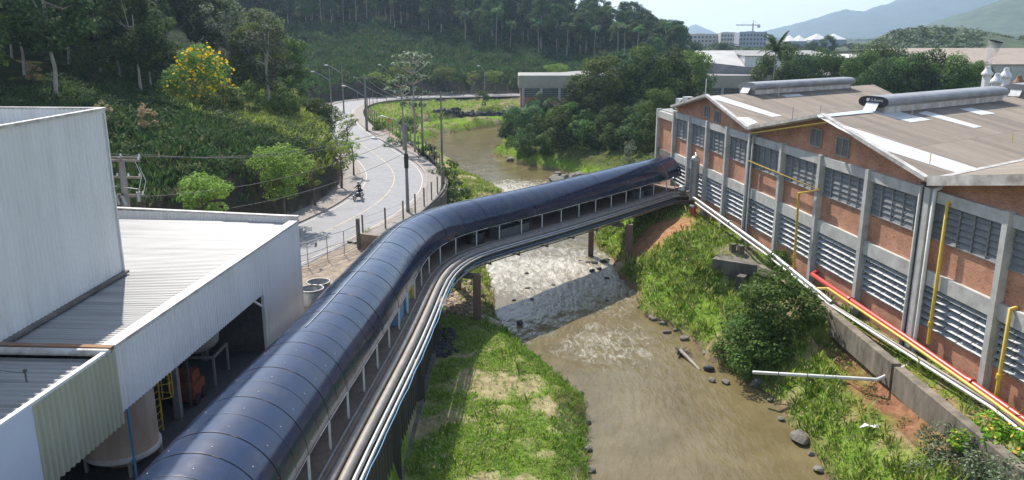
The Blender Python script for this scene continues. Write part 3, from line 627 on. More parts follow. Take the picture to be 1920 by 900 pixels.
# ridge vents
def vent(sr, t0, t1, zr, capmt, logo):
    ang = math.atan2(RD.y, RD.x); sec = []; wv_, hv = 1.05, .37
    for k in range(24):
        a = 2*math.pi*k/24; cx = math.copysign(abs(math.cos(a))**.62, math.cos(a))*wv_; cz = math.copysign(abs(math.sin(a))**.9, math.sin(a))*hv
        sec.append((cx, cz))
    q = MB(); zc = zr+.62; vs = []; nseg = 2
    for t_ in (t0, t1):
        for cx, cz in sec: vs.append(rp(sr,t_,zc)+PD*cx+Vector((0,0,cz)))
    q.add(vs, [(k, (k+1) % 24, 24+(k+1) % 24, 24+k) for k in range(24)], 0, False)
    v_ = q.build('ridge_ventilator', MT['galv'], fac)
    q = MB()
    for k in (18,19,20,21,22,23,0,1):        # ribs down the river side
        cx, cz = sec[k]; q.tube([rp(sr,t0,zc)+PD*(cx*1.01)+Vector((0,0,cz*1.01)), rp(sr,t1,zc)+PD*(cx*1.01)+Vector((0,0,cz*1.01))], .025, 4)
    q.build('ribs', MT['galv'], v_)
    q = MB(); q.box(rp(sr,(t0+t1)/2,zr+.12), (t1-t0-.4, 1.5, .5), ang); q.build('ventilator_curb', MT['flash'], v_)
    q = MB()
    q.prism([rp(sr,t0-.06,zc)+PD*(cx*1.03)+Vector((0,0,cz*1.05)) for cx, cz in sec], RD*.055); cp = q.build('end_cap', MT[capmt], v_)
    q = MB(); q.prism([rp(sr,t1+.01,zc)+PD*(cx*1.03)+Vector((0,0,cz*1.05)) for cx, cz in sec], RD*.055); q.build('end_cap', MT[capmt], v_)
    q = MB(); q.prism([rp(sr,t0-.5,zr+.0)+PD*-.45, rp(sr,t0-.5,zr+.0)+PD*.45, rp(sr,t0-.1,zr+.5)+PD*.45, rp(sr,t0-.1,zr+.5)+PD*-.45], (0,0,.05)); q.build('apron_flashing', MT['skylight'], v_)
    if logo:
        q = MB(); c = rp(sr,t0-.075,zc+.12)
        q.prism([c+PD*-.5+Vector((0,0,-.09)), c+PD*-.3+Vector((0,0,-.09)), c+PD*-.27+Vector((0,0,.11)), c+PD*-.47+Vector((0,0,.11))], RD*.01); q.build('logo', MT['white_paint'], cp)
        tx = text('G.Roma', .27, MT['white_paint'], 'lettering', cp); place_text(tx, c+PD*-.2+Vector((0,0,-.09)), PD, Vector((0,0,1)), cp)
    return v_
def text(body, size, mt, name, par, ext=.004):
    cu = bpy.data.curves.new(name, 'FONT'); cu.body = body; cu.size = size; cu.extrude = ext; cu.resolution_u = 3
    o = bpy.data.objects.new('tmp', cu); COL.objects.link(o); dg = bpy.context.evaluated_depsgraph_get(); me = bpy.data.meshes.new_from_object(o.evaluated_get(dg)); bpy.data.objects.remove(o)
    me.materials.clear(); me.materials.append(mt); me.name = name
    return link(name, me, par)
def place_text(o, pos, xd, yd, par):
    xd = xd.normalized(); zd = xd.cross(yd).normalized(); yd = zd.cross(xd)
    o.matrix_local = Matrix.Translation(Vector(pos)-worldloc(par)) @ Matrix((xd, yd, zd)).transposed().to_4x4()
vent(11.6, 5.2, 23.5, 15.35, 'black', True); vent(33, 5.0, 21.5, 15.05, 'steel', False); vent(11.6, 27.5, 46, 15.35, 'galv', False)
q = MB(); q.box(rp(19, 52, 15.1), (22, 2.2, .7), math.atan2(RD.y, RD.x)); v_ = q.build('roof_monitor', MT['roof_grey'], fac)
# small lightning rods on the roof
for px_, py_ in ((1743,308),(1709,222),(1897,268),(1486,219),(1460,178),(1538,215)):
    p = onplane(px_, py_, rp(11.6,0,15.35), (rp(0,0,13.2)-rp(11.6,0,15.35)).cross(RD).normalized())
    q = MB(); q.tube([p-Vector((0,0,.1)), p+Vector((0,0,.62))], .025, 5); q.build('roof_rod', MT['yellow' if py_ > 230 else 'steel'], fac)
# downpipes at the valley columns
for sv, o_, r_, mt in ((-.55, .34, .11, 'white_paint'), (.5, .42, .10, 'concrete'), (22.75, .5, .12, 'lag_silver'), (22.3, .42, .07, 'concrete')):
    q = MB(); q.tube([wp(sv,12.9,-.1), wp(sv,12.7,o_), wp(sv,3.3,o_)], r_, 10); q.build('downpipe', MT[mt], fac)
q = MB(); q.tube([wp(.55,12.9,.25), wp(.55,3.2,.25)], .17, 10); q.build('downpipe', MT['steel_dark'], fac)

# large silver exhaust duct beside the gallery
du = thing('exhaust_duct', 'silver duct against the brick wall beside the end of the dark tube gallery', 'duct', tuple(wp(34.0,5.2,.8)))
q = MB(); q.tube([wp(34.0,5.2,.85), wp(34.0,9.0,.85)], .42, 16); q.build('duct_pipe', MT['galv'], du)
q = MB(); q.lathe(wp(34.0,9.0,.85), [(.44,0),(.42,.15),(.3,.32),(.05,.4)], 16); q.build('cap', MT['lag_silver'], du)
q = MB(); q.tube([wp(34.9,5.2,.7), wp(34.9,9.3,.7), wp(34.5,9.6,.7), wp(34.1,9.3,.75)], .06, 6); q.build('vent_pipe', MT['steel'], du)

# air conditioners on the far roof corner
for i, (s_, t_, l_) in enumerate(((44.2, 1.2, 'left white air conditioner box at the far corner of the brick hall roof'), (42.9, 1.6, 'right white air conditioner with round fan at the far corner of the hall roof'))):
    p = rp(s_, t_, 13.0 if i == 0 else 13.25); a = thing('air_conditioner', l_, 'air conditioner', tuple(p), 'air conditioners on the factory roof')
    q = MB(); q.box(p+Vector((0,0,.45)), (1.0,.5,.85), .4); q.build('casing', MT['white_paint'], a)
    q = MB(); q.lathe((0,0,0), [(.28,0),(.30,.03),(.02,.03)], 14); 
    Q = Matrix.Rotation(.4, 3, 'Z')@Matrix.Rotation(math.pi/2, 3, 'X'); q.v = [tuple(p+Vector((0,0,.45))+Q@Vector(v)+Matrix.Rotation(.4,3,'Z')@Vector((0,-.25,0))) for v in q.v]; q.build('fan_grille', MT['steel_dark'], a)
    q = MB(); q.box(p+Vector((0,0,-.15)), (.9,.4,.4), .4); q.build('stand', MT['steel'], a)

# ================================================================ PIPES ALONG THE HALL
def pipe(name, label, cat, pts, r, mt, group=None, fittings=(), n=12):
    pts = [Vector(p) for p in pts]; root = thing(name, label, cat, tuple(pts[0]), group)
    q = MB(); q.tube(pts, r, n); q.build('pipe_run', MT[mt], root)
    for p in fittings:
        q = MB(); d = (pts[-1]-pts[-2]).normalized() if len(fittings) < 2 else None
        # collar along the nearest segment
        bi = min(range(len(pts)-1), key=lambda i: ((pts[i]+pts[i+1])/2-Vector(p)).length); d = (pts[bi+1]-pts[bi]).normalized()
        q.tube([Vector(p)-d*.12, Vector(p)+d*.12], r*1.5, n); q.build('collar', MT[mt], root)
    return root
# red main: starts beside column at px(1520,512)
def near_wall(px, py, off):      # the point of the plane standing off the facade by `off` that shows at that pixel
    return onplane(px, py, wp(0,0,off), WN)
r0 = near_wall(1523,516,.75); r1 = near_wall(1700,633,.75); r2 = near_wall(1919,786,.75); ext = r2+(r2-r1).normalized()*6
pipe('red_water_main', 'thick red pipe running low along the brick wall towards the lower right corner', 'pipe', [wp(10.9,r0.z+.05,.15), r0+Vector((0,0,.05)), r1, r2, ext], .155, 'red', fittings=(r0*.55+r1*.45, r1*.4+r2*.6))
y0 = near_wall(1486,475,.9)
pts = [near_wall(1405,262,.5), near_wall(1403,301,.5), near_wall(1538,356,.5), near_wall(1498,362,.75), near_wall(1490,480,.95), near_wall(1487,514,1.0), near_wall(1515,541,1.15), near_wall(1553,541,1.05), near_wall(1700,640,1.05), near_wall(1860,752,1.05), near_wall(1925,800,1.05)]
pts = [wp(22.2, pts[0].z, .1)]+pts
pipe('yellow_gas_pipe', 'yellow gas pipe stepping down the brick wall and running on beside the red pipe', 'pipe', pts, .085, 'yellow', fittings=(pts[5],))
for (xa, ya, yb, lab, k) in ((1777,381,645,'yellow vertical pipe on the brick wall beside the broad dark downpipes',0), (1895,580,752,'short yellow vertical pipe near the right edge beside the last concrete column',1)):
    a = near_wall(xa,ya,.35); b_ = near_wall(xa-36 if k == 0 else xa-20,yb,.35); b_ = Vector((a.x,a.y,b_.z))
    off = a+RD*.0+WN*-.3
    pipe('yellow_riser_pipe', lab, 'pipe', [off+Vector((0,0,.06)), a, b_], .10, 'yellow', 'yellow riser pipes', fittings=(b_+Vector((0,0,1.1)),))
# grey insulated double main from the gallery end down to the red main
g0 = near_wall(1311,378,1.0); g1 = near_wall(1440,470,1.0); g2 = near_wall(1560,568,1.2); g3 = near_wall(1860,765,1.3); g4 = near_wall(1930,820,1.3)
pipe('insulated_pipe', 'pale insulated pipe from the gallery end down along the foot of the brick wall', 'pipe', [g0+WF*2+Vector((0,0,.05)), g0, g1, g2], .17, 'lag_silver', 'pale pipes at the foot of the wall', fittings=(g0*.5+g1*.5,))
pipe('white_pipe', 'thin white pipe lying lowest beside the yellow and red pipes along the wall foot', 'pipe', [g0+WN*.35-Vector((0,0,.12)), g1+WN*.35-Vector((0,0,.12)), g2+WN*.1-Vector((0,0,.15)), g3, g4], .075, 'pvc', 'pale pipes at the foot of the wall')
pipe('grey_pipe', 'grey metal pipe beside the thin white pipe under the yellow gas pipe', 'pipe', [g2+Vector((0,0,-.1)), g3+WN*-.25+Vector((0,0,.05)), g4+WN*-.25+Vector((0,0,.05))], .09, 'lag', 'pale pipes at the foot of the wall')
# white outfall pipe held over the water
a = at(1412,698,z=1.6); b_ = at(1645,712,z=3.0); c = at(1672,700,z=3.2)
op = pipe('outfall_pipe', 'white plastic outfall pipe with a bent end reaching out over the river edge', 'pipe', [a, b_, c, c+Vector((1.2,.6,.25))], .1, 'pvc')
for k in (.22, .46): 
    p = a.lerp(b_, k); q = MB(); q.tube([p+Vector((-.03,0,0)), p+Vector((.03,0,0))], .125, 10); q.tube([p, p-Vector((0,0,1.6))], .03, 6); q.build('strap', MT['steel_dark'], op)

# ================================================================ TUBE GALLERY OVER THE RIVER
EAVE = [(-7.35,12),(-7.2,18),(-7.0,23.5),(-6.8,27),(-6.35,33),(-6.0,38),(-5.75,43),(-5.6,47),(-5.35,50),(-4.75,52.7),(-3.7,55.2),(-2.1,57.3),(2.7,62.6),(6.2,66.8),(8.5,69.6),(13,75.1),(17.3,80.3)]
WID = {12:2.2, 18:2.18, 23.5:2.12, 27:2.08, 33:2.0, 38:2.0, 43:1.93, 47:1.88, 60:1.8, 90:1.8}
ev = smoothline(EAVE, 2); ev = resample(ev, .42)
def wid(y): return float(np.interp(y, list(WID), list(WID.values())))
def frame(i, P=ev):
    t = (P[min(i+1, len(P)-1)]-P[max(i-1, 0)]).normalized(); return t, Vector((-t.y, t.x))     # tangent, left normal
def smoothnorm(i):
    n = Vector((0,0))
    for k in range(-6, 7): n += frame(min(max(i+k, 0), len(ev)-1))[1]
    return n.normalized()
ZE = 6.6
gal = thing('tube_gallery', 'long dark blue tube shaped gallery bending across the river with walkway and pipes', 'gallery', (-5.5, 50, 4.4))
LN = [smoothnorm(i) for i in range(len(ev))]
def sec(i, a, k=1.0):           # a: 0 at the river eave, pi at the far eave
    w_ = wid(ev[i].y); c = ev[i]+LN[i]*w_
    if a < 0: x_, z_ = w_, a*.4
    elif a > math.pi: x_, z_ = -w_, -(a-math.pi)*.6
    else: x_, z_ = w_*math.cos(a), w_*1.0*math.sin(a)
    p = c-LN[i]*x_*k; return Vector((p.x, p.y, ZE+z_*k))
na = 30; angs = [-.25]+[math.pi*j/na for j in range(na+1)]+[math.pi+.6, math.pi+1.2]
s = MB(); rg = random.Random(5)
step = 3                                             # panels about 1.25 m long, each overlapping the next a little
for i0 in range(0, len(ev)-1, step):
    i1 = min(i0+step, len(ev)-1); k0 = 1+rg.uniform(-.003,.003); k1 = k0-.002
    vs = []; 
    for i in range(i0, i1+1):
        kk = k0+(k1-k0)*(i-i0)/step
        for a in angs: vs.append(sec(i, a, kk))
    m_ = len(angs)
    s.add(vs, [((i*m_+j), (i*m_+j+1), ((i+1)*m_+j+1), ((i+1)*m_+j)) for i in range(i1-i0) for j in range(m_-1)], 0, True)
for i in range(0, len(ev), step):
    t_, _ = frame(i); t3 = Vector((t_.x, t_.y, 0))
    vs = []
    for j, a in enumerate(angs[:-2]):
        p = sec(i, a, 1.0055); vs += [p-t3*.010, p+t3*.010]
    s.add(vs, [(2*j, 2*j+1, 2*j+3, 2*j+2) for j in range(len(angs)-3)], 1, True)
for i in range(0, len(ev), step):
    for j in range(1, na, 6):
        p = sec(min(i+1, len(ev)-1), angs[j+1]+.03, 1.006); s.box(p, (.02,.02,.015), m=2)
can = s.build('canopy', [MT['canopy'], MT['canopy_seam'], MT['screw']], gal)
# silver line on the ridge seam, standing in for its sun glint
s = MB(); rp_ = []
for i in range(0, len(ev)):
    if 31 < ev[i].y < 76: rp_.append(sec(i, math.pi*.52, 1.006)+Vector((0,0,rg.uniform(-.006,.006))))
s.tube(rp_, .022, 6); s.build('ridge_seam_glint', MT['lag_silver'], can)
# closed end ring at the factory
s = MB(); i = len(ev)-2
# deck, kerb, posts, rail
def off(i, d, z): p = ev[i]-LN[i]*d; return Vector((p.x, p.y, z))     # d>0: out over the river
s = MB(); I = list(range(0, len(ev)))
for a, b_ in zip(I[:-1], I[1:]):
    wa, wb = wid(ev[a].y)*2+.1, wid(ev[b_].y)*2+.1
    q = [off(a,-wa,5.38), off(a,.42,5.38), off(b_,.42,5.38), off(b_,-wb,5.38)]; s.quad(*q, 0); dn = Vector((0,0,-.32))
    s.quad(*[p+dn for p in q[::-1]], 0); s.quad(q[1], q[1]+dn, q[2]+dn, q[2], 0); s.quad(q[0]+dn, q[0], q[3], q[3]+dn, 0)
s.build('deck', MT['concrete_brown'], gal)
s = MB()
J = [i for i in I if ev[i].y > 51]
for a, b_ in zip(J[:-1], J[1:]):
    for (d0, d1, z0, z1) in ((-.1,-.5,5.05,4.2),):
        q = [off(a,.35,5.06), off(a,.35,4.35), off(b_,.35,4.35), off(b_,.35,5.06)]; s.quad(*q)
        q = [off(a,-3.6,4.35), off(a,-3.6,5.06), off(b_,-3.6,5.06), off(b_,-3.6,4.35)]; s.quad(*q); s.quad(off(a,.35,4.35), off(a,-3.6,4.35), off(b_,-3.6,4.35), off(b_,.35,4.35))
s.build('bridge_girder', MT['concrete_old'], gal)
s = MB()
for a, b_ in zip(I[:-1], I[1:]):
    wa, wb = wid(ev[a].y)*2-.12, wid(ev[b_].y)*2-.12
    if ev[a].y < 50: continue
    s.quad(off(a,-wa,5.38), off(b_,-wb,5.38), off(b_,-wb,6.7), off(a,-wa,6.7)); s.quad(off(a,-wa-.15,5.0), off(a,-wa-.15,6.7), off(b_,-wb-.15,6.7), off(b_,-wb-.15,5.0))
s.build('parapet', MT['concrete_brown'], gal)
# rail strip on the walkway edge kerb
s = MB(); kk = [off(i,.18,5.44) for i in I]; s.tube(kk, .07, 6); s.build('kerb_rail', MT['lag'], gal)
s = MB(); kk = [off(i,-.02,ZE-.04) for i in I]; s.tube(kk, .028, 6); s.build('eave_rail', MT['white_paint'], gal)
acc = 0; last = None
for i in I:
    if last is None or (ev[i]-ev[last]).length >= (2.4 if ev[i].y > 52 else 2.1):
        if ev[i].y > 79.5: break
        s = MB(); a = off(i,-.02,5.38); b_ = off(i,-.02,ZE-.05); s.beam(a, b_, .075, .075); s.box(b_+Vector((LN[i].x*.25,LN[i].y*.25,-.1)), (.05,.05,.28)); s.build('canopy_post', MT['white_paint'], gal); last = i
# pipes on the outriggers
SPEC = [(.58,5.36,.17,'lag','lagged_pipe'),(1.0,5.34,.19,'lag','lagged_pipe'),(1.34,5.27,.09,'lag_silver','silver_pipe'),(1.56,5.2,.075,'lag_silver','silver_pipe'),(1.52,4.98,.11,'pipe_black','black_pipe'),(1.28,4.85,.13,'pipe_black','black_pipe'),(1.6,4.72,.06,'steel','thin_pipe'),(.95,4.6,.15,'pipe_black','black_pipe'),(1.45,4.5,.05,'lag_silver','thin_pipe')]
for k, (d_, z_, r_, mt, nm) in enumerate(SPEC):
    s = MB(); P = []
    for i in range(0, len(ev), 4):
        y_ = ev[i].y
        if y_ > 77.8: break
        if y_ < 47 and z_ < 5.1: continue
        P.append(off(i, d_, z_))
    P += [Vector((P[-1].x+1.2, P[-1].y+.3, z_)), Vector((17.6+.05*k, 77.6, z_))]
    s.tube(P, r_, 10); s.build(nm, MT[mt], gal)
s = MB(); P = [off(i, 1.72+.02*math.sin(i*.9), 5.2+.03*math.sin(i*.6)) for i in range(0, len(ev), 2) if ev[i].y < 50]; s.tube(P, .026, 6); s.build('blue_hose', MT['blue'], gal)
s = MB(); P = [off(i, 1.66, 4.93) for i in range(0, len(ev), 3) if 52 < ev[i].y < 77]; s.tube(P, .03, 6); s.build('blue_hose', MT['blue'], gal)
last = None
for i in I:
    if ev[i].y < 50 or ev[i].y > 77: continue
    if last is None or (ev[i]-ev[last]).length >= 3.2:
        s = MB(); s.beam(off(i,.3,4.42), off(i,1.65,4.42), .1, .1); s.beam(off(i,1.62,4.4), off(i,1.62,5.1), .06, .06); s.build('pipe_bracket', MT['steel_dark'], gal); last = i
# piers
for (p, ftw, zt, rz_) in ((at(895,606,z=.75), 2.7, 4.36, .66), (at(1178,490,z=1.0), 1.8, 4.36, .6)):
    s = MB(); s.beam((p.x,p.y,.3), (p.x,p.y,zt), .55, .5); pr = s.build('pier', MT['pier'], gal)
    s = MB(); s.box((p.x,p.y,.45), (ftw, ftw*.8, .75), rz_); s.build('footing', MT['footing'], pr)
    s = MB(); j = min(I, key=lambda q: (ev[q]-Vector((p.x,p.y))).length); s.beam(off(j,1.7,4.2), off(j,-3.8,4.2), .5, .3); s.build('cross_beam', MT['concrete_old'], pr)
# second row of piers under the far side of the deck
for y_ in (57.5, 71.5):
    j = min(I, key=lambda q: abs(ev[q].y-y_)); p = off(j,-3.2,0); s = MB(); s.beam((p.x,p.y,-.6), (p.x,p.y,4.4), .5, .5); s.build('pier', MT['pier'], gal)

# things standing on the walkway
def onwalk(px, py, z=5.38): return at(px, py, z=z)
def crate(px, py, d, mt, label, name='crate', cat='crate', rz=.66, lid=True, group=None):
    p = onwalk(px, py); j = min(I, key=lambda q: (ev[q]-Vector((p.x,p.y))).length); t_, n_ = frame(j); rz = math.atan2(t_.y, t_.x); p = off(j, -.18-d[1]/2, 5.4)
    r_ = thing(name, label, cat, tuple(p), group); s = MB(); w_ = .04; L, Wd, H = d; Q = Matrix.Rotation(rz, 3, 'Z')
    for c, dd in (((0,Wd/2,H/2),(L,w_,H)), ((0,-Wd/2,H/2),(L,w_,H)), ((L/2,0,H/2),(w_,Wd-w_,H)), ((-L/2,0,H/2),(w_,Wd-w_,H)), ((0,0,.03),(L-w_,Wd-w_,.05))): s.box(p+Q@Vector(c), dd, rz)
    s.build('box_body', MT[mt], r_)
    s = MB()
    for sg in (-1,1): s.box(p+Q@Vector((0,sg*(Wd/2+.01),H-.03)), (L+.06,.05,.06), rz); s.box(p+Q@Vector((sg*(L/2+.01),0,H-.03)), (.05,Wd-.07,.06), rz)
    s.build('rim', MT[mt], r_); 
    return r_
crate(742,600, (1.6,.95,.9), 'bin_blue', 'large open blue bin on the walkway, nearest to the lower left', 'bin', 'bin', group='blue bins on the walkway')
crate(762,578, (1.2,.9,.85), 'bin_blue', 'smaller open blue bin on the walkway behind the large blue bin', 'bin', 'bin', group='blue bins on the walkway')
crate(775,557, (.9,.7,.95), 'yellow', 'yellow open bin on the walkway beside the blue bins', 'bin', 'bin')
GL = 'grey open crates on the walkway'
crate(945,445, (1.3,1.0,.7), 'bin_grey', 'grey open crate on the walkway beside the round black tub, left one of three', group=GL)
crate(963,440, (1.3,1.0,.7), 'bin_grey', 'grey open crate on the walkway, middle one of three', group=GL)
crate(979,436, (1.3,1.0,.7), 'bin_grey', 'grey open crate on the walkway, right one of three in the row', group=GL)
crate(1196,372, (.9,.7,.65), 'bin_grey', 'small grey crate on the walkway near the brick wall, left of a pair', group='small crates near the wall end')
crate(1219,366, (.95,.7,.65), 'steel_dark', 'small grey crate on the walkway near the brick wall, right of a pair', group='small crates near the wall end')
for (px_, py_, r_, lb) in ((915,458,.75,'round black tub on the walkway left of the grey open crates'), (990,432,.7,'round black tub on the walkway right of the grey open crates')):
    p = onwalk(px_, py_); j = min(I, key=lambda q: (ev[q]-Vector((p.x,p.y))).length); p = off(j,-1.0,5.4); tb = thing('round_tub', lb, 'tub', tuple(p), 'round black tubs on the walkway')
    s = MB(); s.lathe(p, [(.02,.03),(r_-.05,.03),(r_-.04,.72),(r_,.72),(r_-.02,0)], 20); s.build('tub_wall', MT['black'], tb)
    s = MB(); s.lathe(p, [(r_-.06,.70),(r_+.04,.70),(r_+.04,.78),(r_-.06,.78),(r_-.06,.70)], 20); s.build('rim', MT['steel_dark'], tb)
p = at(1297,352,z=5.4); p = Vector((16.6,76.6,5.4)); dr_ = thing('metal_drum', 'small pale metal drum on the platform where the gallery meets the brick wall', 'drum', tuple(p))
s = MB(); s.lathe(p, [(0,.75),(.33,.75),(.36,.7),(.36,.4),(.38,.38),(.36,.36),(.36,.02),(.3,0)], 18); s.build('drum_wall', MT['lag_silver'], dr_); s = MB(); s.lathe(p, [(0,.78),(.28,.78),(.3,.74)], 16); s.build('lid', MT['galv'], dr_)
# angled lamp at the end of the walkway
p = at(1265,358,z=5.4); lp = thing('crooked_pipe_stand', 'crooked pale pipe with a fitting on top at the end of the walkway', 'pipe stand', tuple(p))
s = MB(); s.tube([p, p+Vector((0,0,.75)), p+Vector((-.35,-.05,1.15))], .05, 8); s.build('stand_pipe', MT['white_paint'], lp); s = MB(); s.tube([p+Vector((-.45,-.05,1.15)), p+Vector((-.15,-.03,1.3))], .11, 8); s.build('fitting', MT['lag_silver'], lp)
# red chute under the platform
p = at(1300,408,z=3.6); rc_ = thing('red_chute', 'bright red drain elbow hanging under the end of the gallery above the earth bank', 'chute', tuple(p+Vector((0,0,.9))))
s = MB(); s.tube([p+Vector((-.1,0,1.1)), p+Vector((-.05,0,.45)), p+Vector((.35,-.2,-.05))], [.26,.3,.34], 12); s.build('elbow', MT['red'], rc_)
s = MB(); s.tube([p+Vector((-.1,0,1.05)), p+Vector((-.1,0,1.2))], .34, 12); s.build('flange', MT['steel'], rc_)

# ================================================================ SHEET RETAINING WALL UNDER THE GALLERY
rw = thing('sheet_retaining_wall', 'tall dark ribbed retaining wall below the gallery beside the grass strip', 'retaining wall', (-5.2, 30, 0))
s = MB(); nn = 400; pts = []
ys = np.linspace(8, 50.5, nn)
for k, y_ in enumerate(ys):
    xx = float(np.interp(y_, [8,23,33,43,50.5], [-5.55,-5.5,-5.3,-5.12,-5.0])); pts.append((xx+(.10 if (k//3) % 2 else 0)+(.28 if (int(y_) % 8) == 0 and (y_ % 1) < .55 else 0), y_))
for (a, b_) in zip(pts[:-1], pts[1:]): s.quad((a[0],a[1],.2), (b_[0],b_[1],.2), (b_[0],b_[1],5.05), (a[0],a[1],5.05))
s.quad((-5.0,50.5,.2), (-6.6,50.9,.2), (-6.6,50.9,5.05), (-5.0,50.5,5.05))
s.build('wall_sheet', MT['sheet_wall'], rw)
s = MB(); s.prism([(-5.38,8,.1), (-5.15,8,.1), (-4.72,50.3,.1), (-5.0,50.3,.1)], (0,0,1.05)); s.build('footing_strip', MT['concrete_old'], rw)
s = MB(); s.box((-5.0,37.6,4.2), (.25,.5,.6)); s.build('junction_box', MT['corr_green'], rw)

# ================================================================ CORRUGATED SHED AND TOWER (lower left)
def corr(p0, p1, h0, h1, pitch=.19, amp=.022, n_=None, bot=None):
    """vertical corrugated sheet from p0 to p1 (2D), heights h0..h1; returns MB"""
    a = Vector(p0); b_ = Vector(p1); L = (b_-a).length; d = (b_-a)/L; nr = Vector((d.y, -d.x)); k = int(L/pitch*4); s = MB(); prev = None; vs = []; fs = []
    for i in range(k+1):
        q = a+d*(L*i/k)+nr*amp*(1 if i % 4 in (1,2) else -1); hb = h0 if bot is None else bot(i/k)
        vs += [(q.x,q.y,hb), (q.x,q.y,h1)]
        if i: fs.append((2*i-2, 2*i, 2*i+1, 2*i-1))
    s.add(vs, fs, 0, False); return s
shed = thing('corrugated_shed', 'grey corrugated shed with pale roof and deep fascia over an open bay', 'shed', (-14, 36, 4.4))
FX = lambda y: -12.3-.073*(44.9-y)
ZR = 10.0
corr((FX(39.1), 39.1), (FX(44.9), 44.9), 4.3, ZR, .24, .026).build('side_wall', MT['corr_grey'], shed)
corr((FX(25.7), 25.7), (FX(39.1), 39.1), 7.6, ZR, .24, .026).build('fascia', MT['corr_grey'], shed)
corr((FX(21.4), 21.4), (FX(25.7)+.02, 25.7), 7.2, ZR-.02, .26, .035).build('green_fascia', MT['corr_green'], shed)
s = MB(); s.prism([(FX(21.4),21.4,6.9), (FX(10),10,6.9), (FX(10),10,ZR), (FX(21.4),21.4,ZR)], (-.05,0,0)); s.build('blue_panel', MT['panel_blue'], shed)
corr((FX(44.9), 44.9), (-26, 46.8), 4.3, ZR+.35).build('end_wall', MT['corr_grey'], shed)
s = MB(); s.beam((FX(39.1)-.06,39.0,4.3), (FX(39.1)-.06,39.0,8.0), .16, .16); s.build('bay_post', MT['corr_grey'], shed)
s = MB(); s.beam((FX(39)-.1,39.0,6.9), (FX(37.6)-.1,37.7,7.7), .1, .1); s.build('bay_brace', MT['corr_grey'], shed)
# roof sheets with corrugations running from the tower to the fascia
def roofsheet(y0, y1, x0, x1f, z0, z1, pitch, amp, zf=None):
    k = int((y1-y0)/pitch*6); vs = []; fs = []; nx_ = 10
    for i in range(k+1):
        y_ = y0+(y1-y0)*i/k; xe = x1f(y_); dz = amp*math.sin(2*math.pi*i/6)
        for j in range(nx_+1):
            f = j/nx_; vs.append((x0+(xe-x0)*f, y_, z0+(z1-z0)*f+dz))
        if i:
            for j in range(nx_): a = (i-1)*(nx_+1)+j; fs.append((a, a+1, a+nx_+2, a+nx_+1))
    s = MB(); s.add(vs, fs, 0, True); return s
roofsheet(25.9, 45.2, -26, lambda y: FX(y)-.35, ZR+.12, ZR-.12, .22, .03).build('roof', MT['corr_roof'], shed)
roofsheet(9, 25.4, -26, lambda y: FX(y)-.1, ZR-.05, ZR-.3, .34, .045).build('lower_roof', MT['corr_roof'], shed)
s = MB(); s.beam((FX(25.7)-.2,25.75,ZR+.08), (FX(44.9)-.2,44.9,ZR+.08), .5, .1); s.build('eave_flashing', MT['flash'], shed)
s = MB(); s.beam((FX(9)-.1,9,ZR-.02), (FX(25.5)-.1,25.5,ZR-.0), .16, .12); s.build('eave_flashing', MT['white_paint'], shed)
s = MB(); s.beam((FX(25.6),25.65,ZR+.02), (-20,25.65,ZR+.2), .25, .2); s.build('step_flashing', MT['rust'], shed)
s = MB(); s.tube([(FX(25.6),25.4,ZR-.02), (-20,25.4,ZR+.12)], .14, 8); s.build('step_gutter', MT['flash'], shed)
s = MB(); s.beam((FX(44.9),44.95,ZR+.3), (-26,46.9,ZR+.5), .3, .08); s.build('parapet_cap', MT['flash'], shed)
s = MB(); s.beam((-17.75,22,ZR+.1), (-17.42,34.7,ZR+.1), .22, .1); s.build('apron_flashing', MT['concrete_old'], shed)
s = MB()
for y_ in (21.6, 23.0): s.tube([(-15.1,y_,ZR), (-15.1,y_,ZR+.35)], .03, 6); s.box((-15.1,y_,ZR+.38), (.09,.09,.08))
s.tube([(-15.1,21.6,ZR+.3), (-18,22.0,ZR+.32)], .012, 4); s.tube([(-15.1,23.0,ZR+.3), (-18,23.6,ZR+.32)], .012, 4); s.build('roof_anchor', MT['steel_dark'], shed)
# back of the open bay, coloured dark to stand for its shade; posts
corr((-20.5,12), (-20.5,44), 4.3, 9.9, .19, .02).build('back_wall', MT['interior_shade'], shed)
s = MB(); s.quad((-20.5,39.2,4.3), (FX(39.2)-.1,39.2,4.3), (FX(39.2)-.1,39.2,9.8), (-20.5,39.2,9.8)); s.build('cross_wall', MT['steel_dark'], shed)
for (x_, y_) in ((-15.2,20.5),(-14.4,31.6),(-15.6,37.9),(-17.5,33.4)):
    s = MB(); s.beam((x_,y_,4.3), (x_,y_,9.7), .28, .28); s.build('inner_post', MT['steel'], shed)

tow = thing('corrugated_tower', 'tall light grey corrugated tower block rising from the shed roof at the left edge', 'tower', (-20, 30, 10))
TX = -17.55
cw = corr((TX-.55, 10), (TX, 34.7), ZR-.1, 17.35, .27, .028); cw.build('front_wall', MT['corr_grey'], tow)
corr((TX, 34.7), (-30, 35.6), ZR-.1, 17.35, .19, .018).build('end_wall', MT['corr_grey'], tow)
s = MB(); s.beam((TX-.62,10,17.38), (TX-.02,34.75,17.38), .22, .1); s.beam((TX-.02,34.8,17.37), (-30,35.7,17.37), .2, .1); s.build('parapet_cap', MT['flash'], tow)
s = MB(); s.quad((-30,10,16.5), (TX-.6,10,16.5), (TX-.05,34.6,16.5), (-30,35.5,16.5)); s.build('tower_roof', MT['corr_roof'], tow)
s = MB(); s.tube([(TX+.06,34.6,ZR), (TX+.06,34.6,17.2)], .04, 6); s.build('corner_trim', MT['white_paint'], tow)

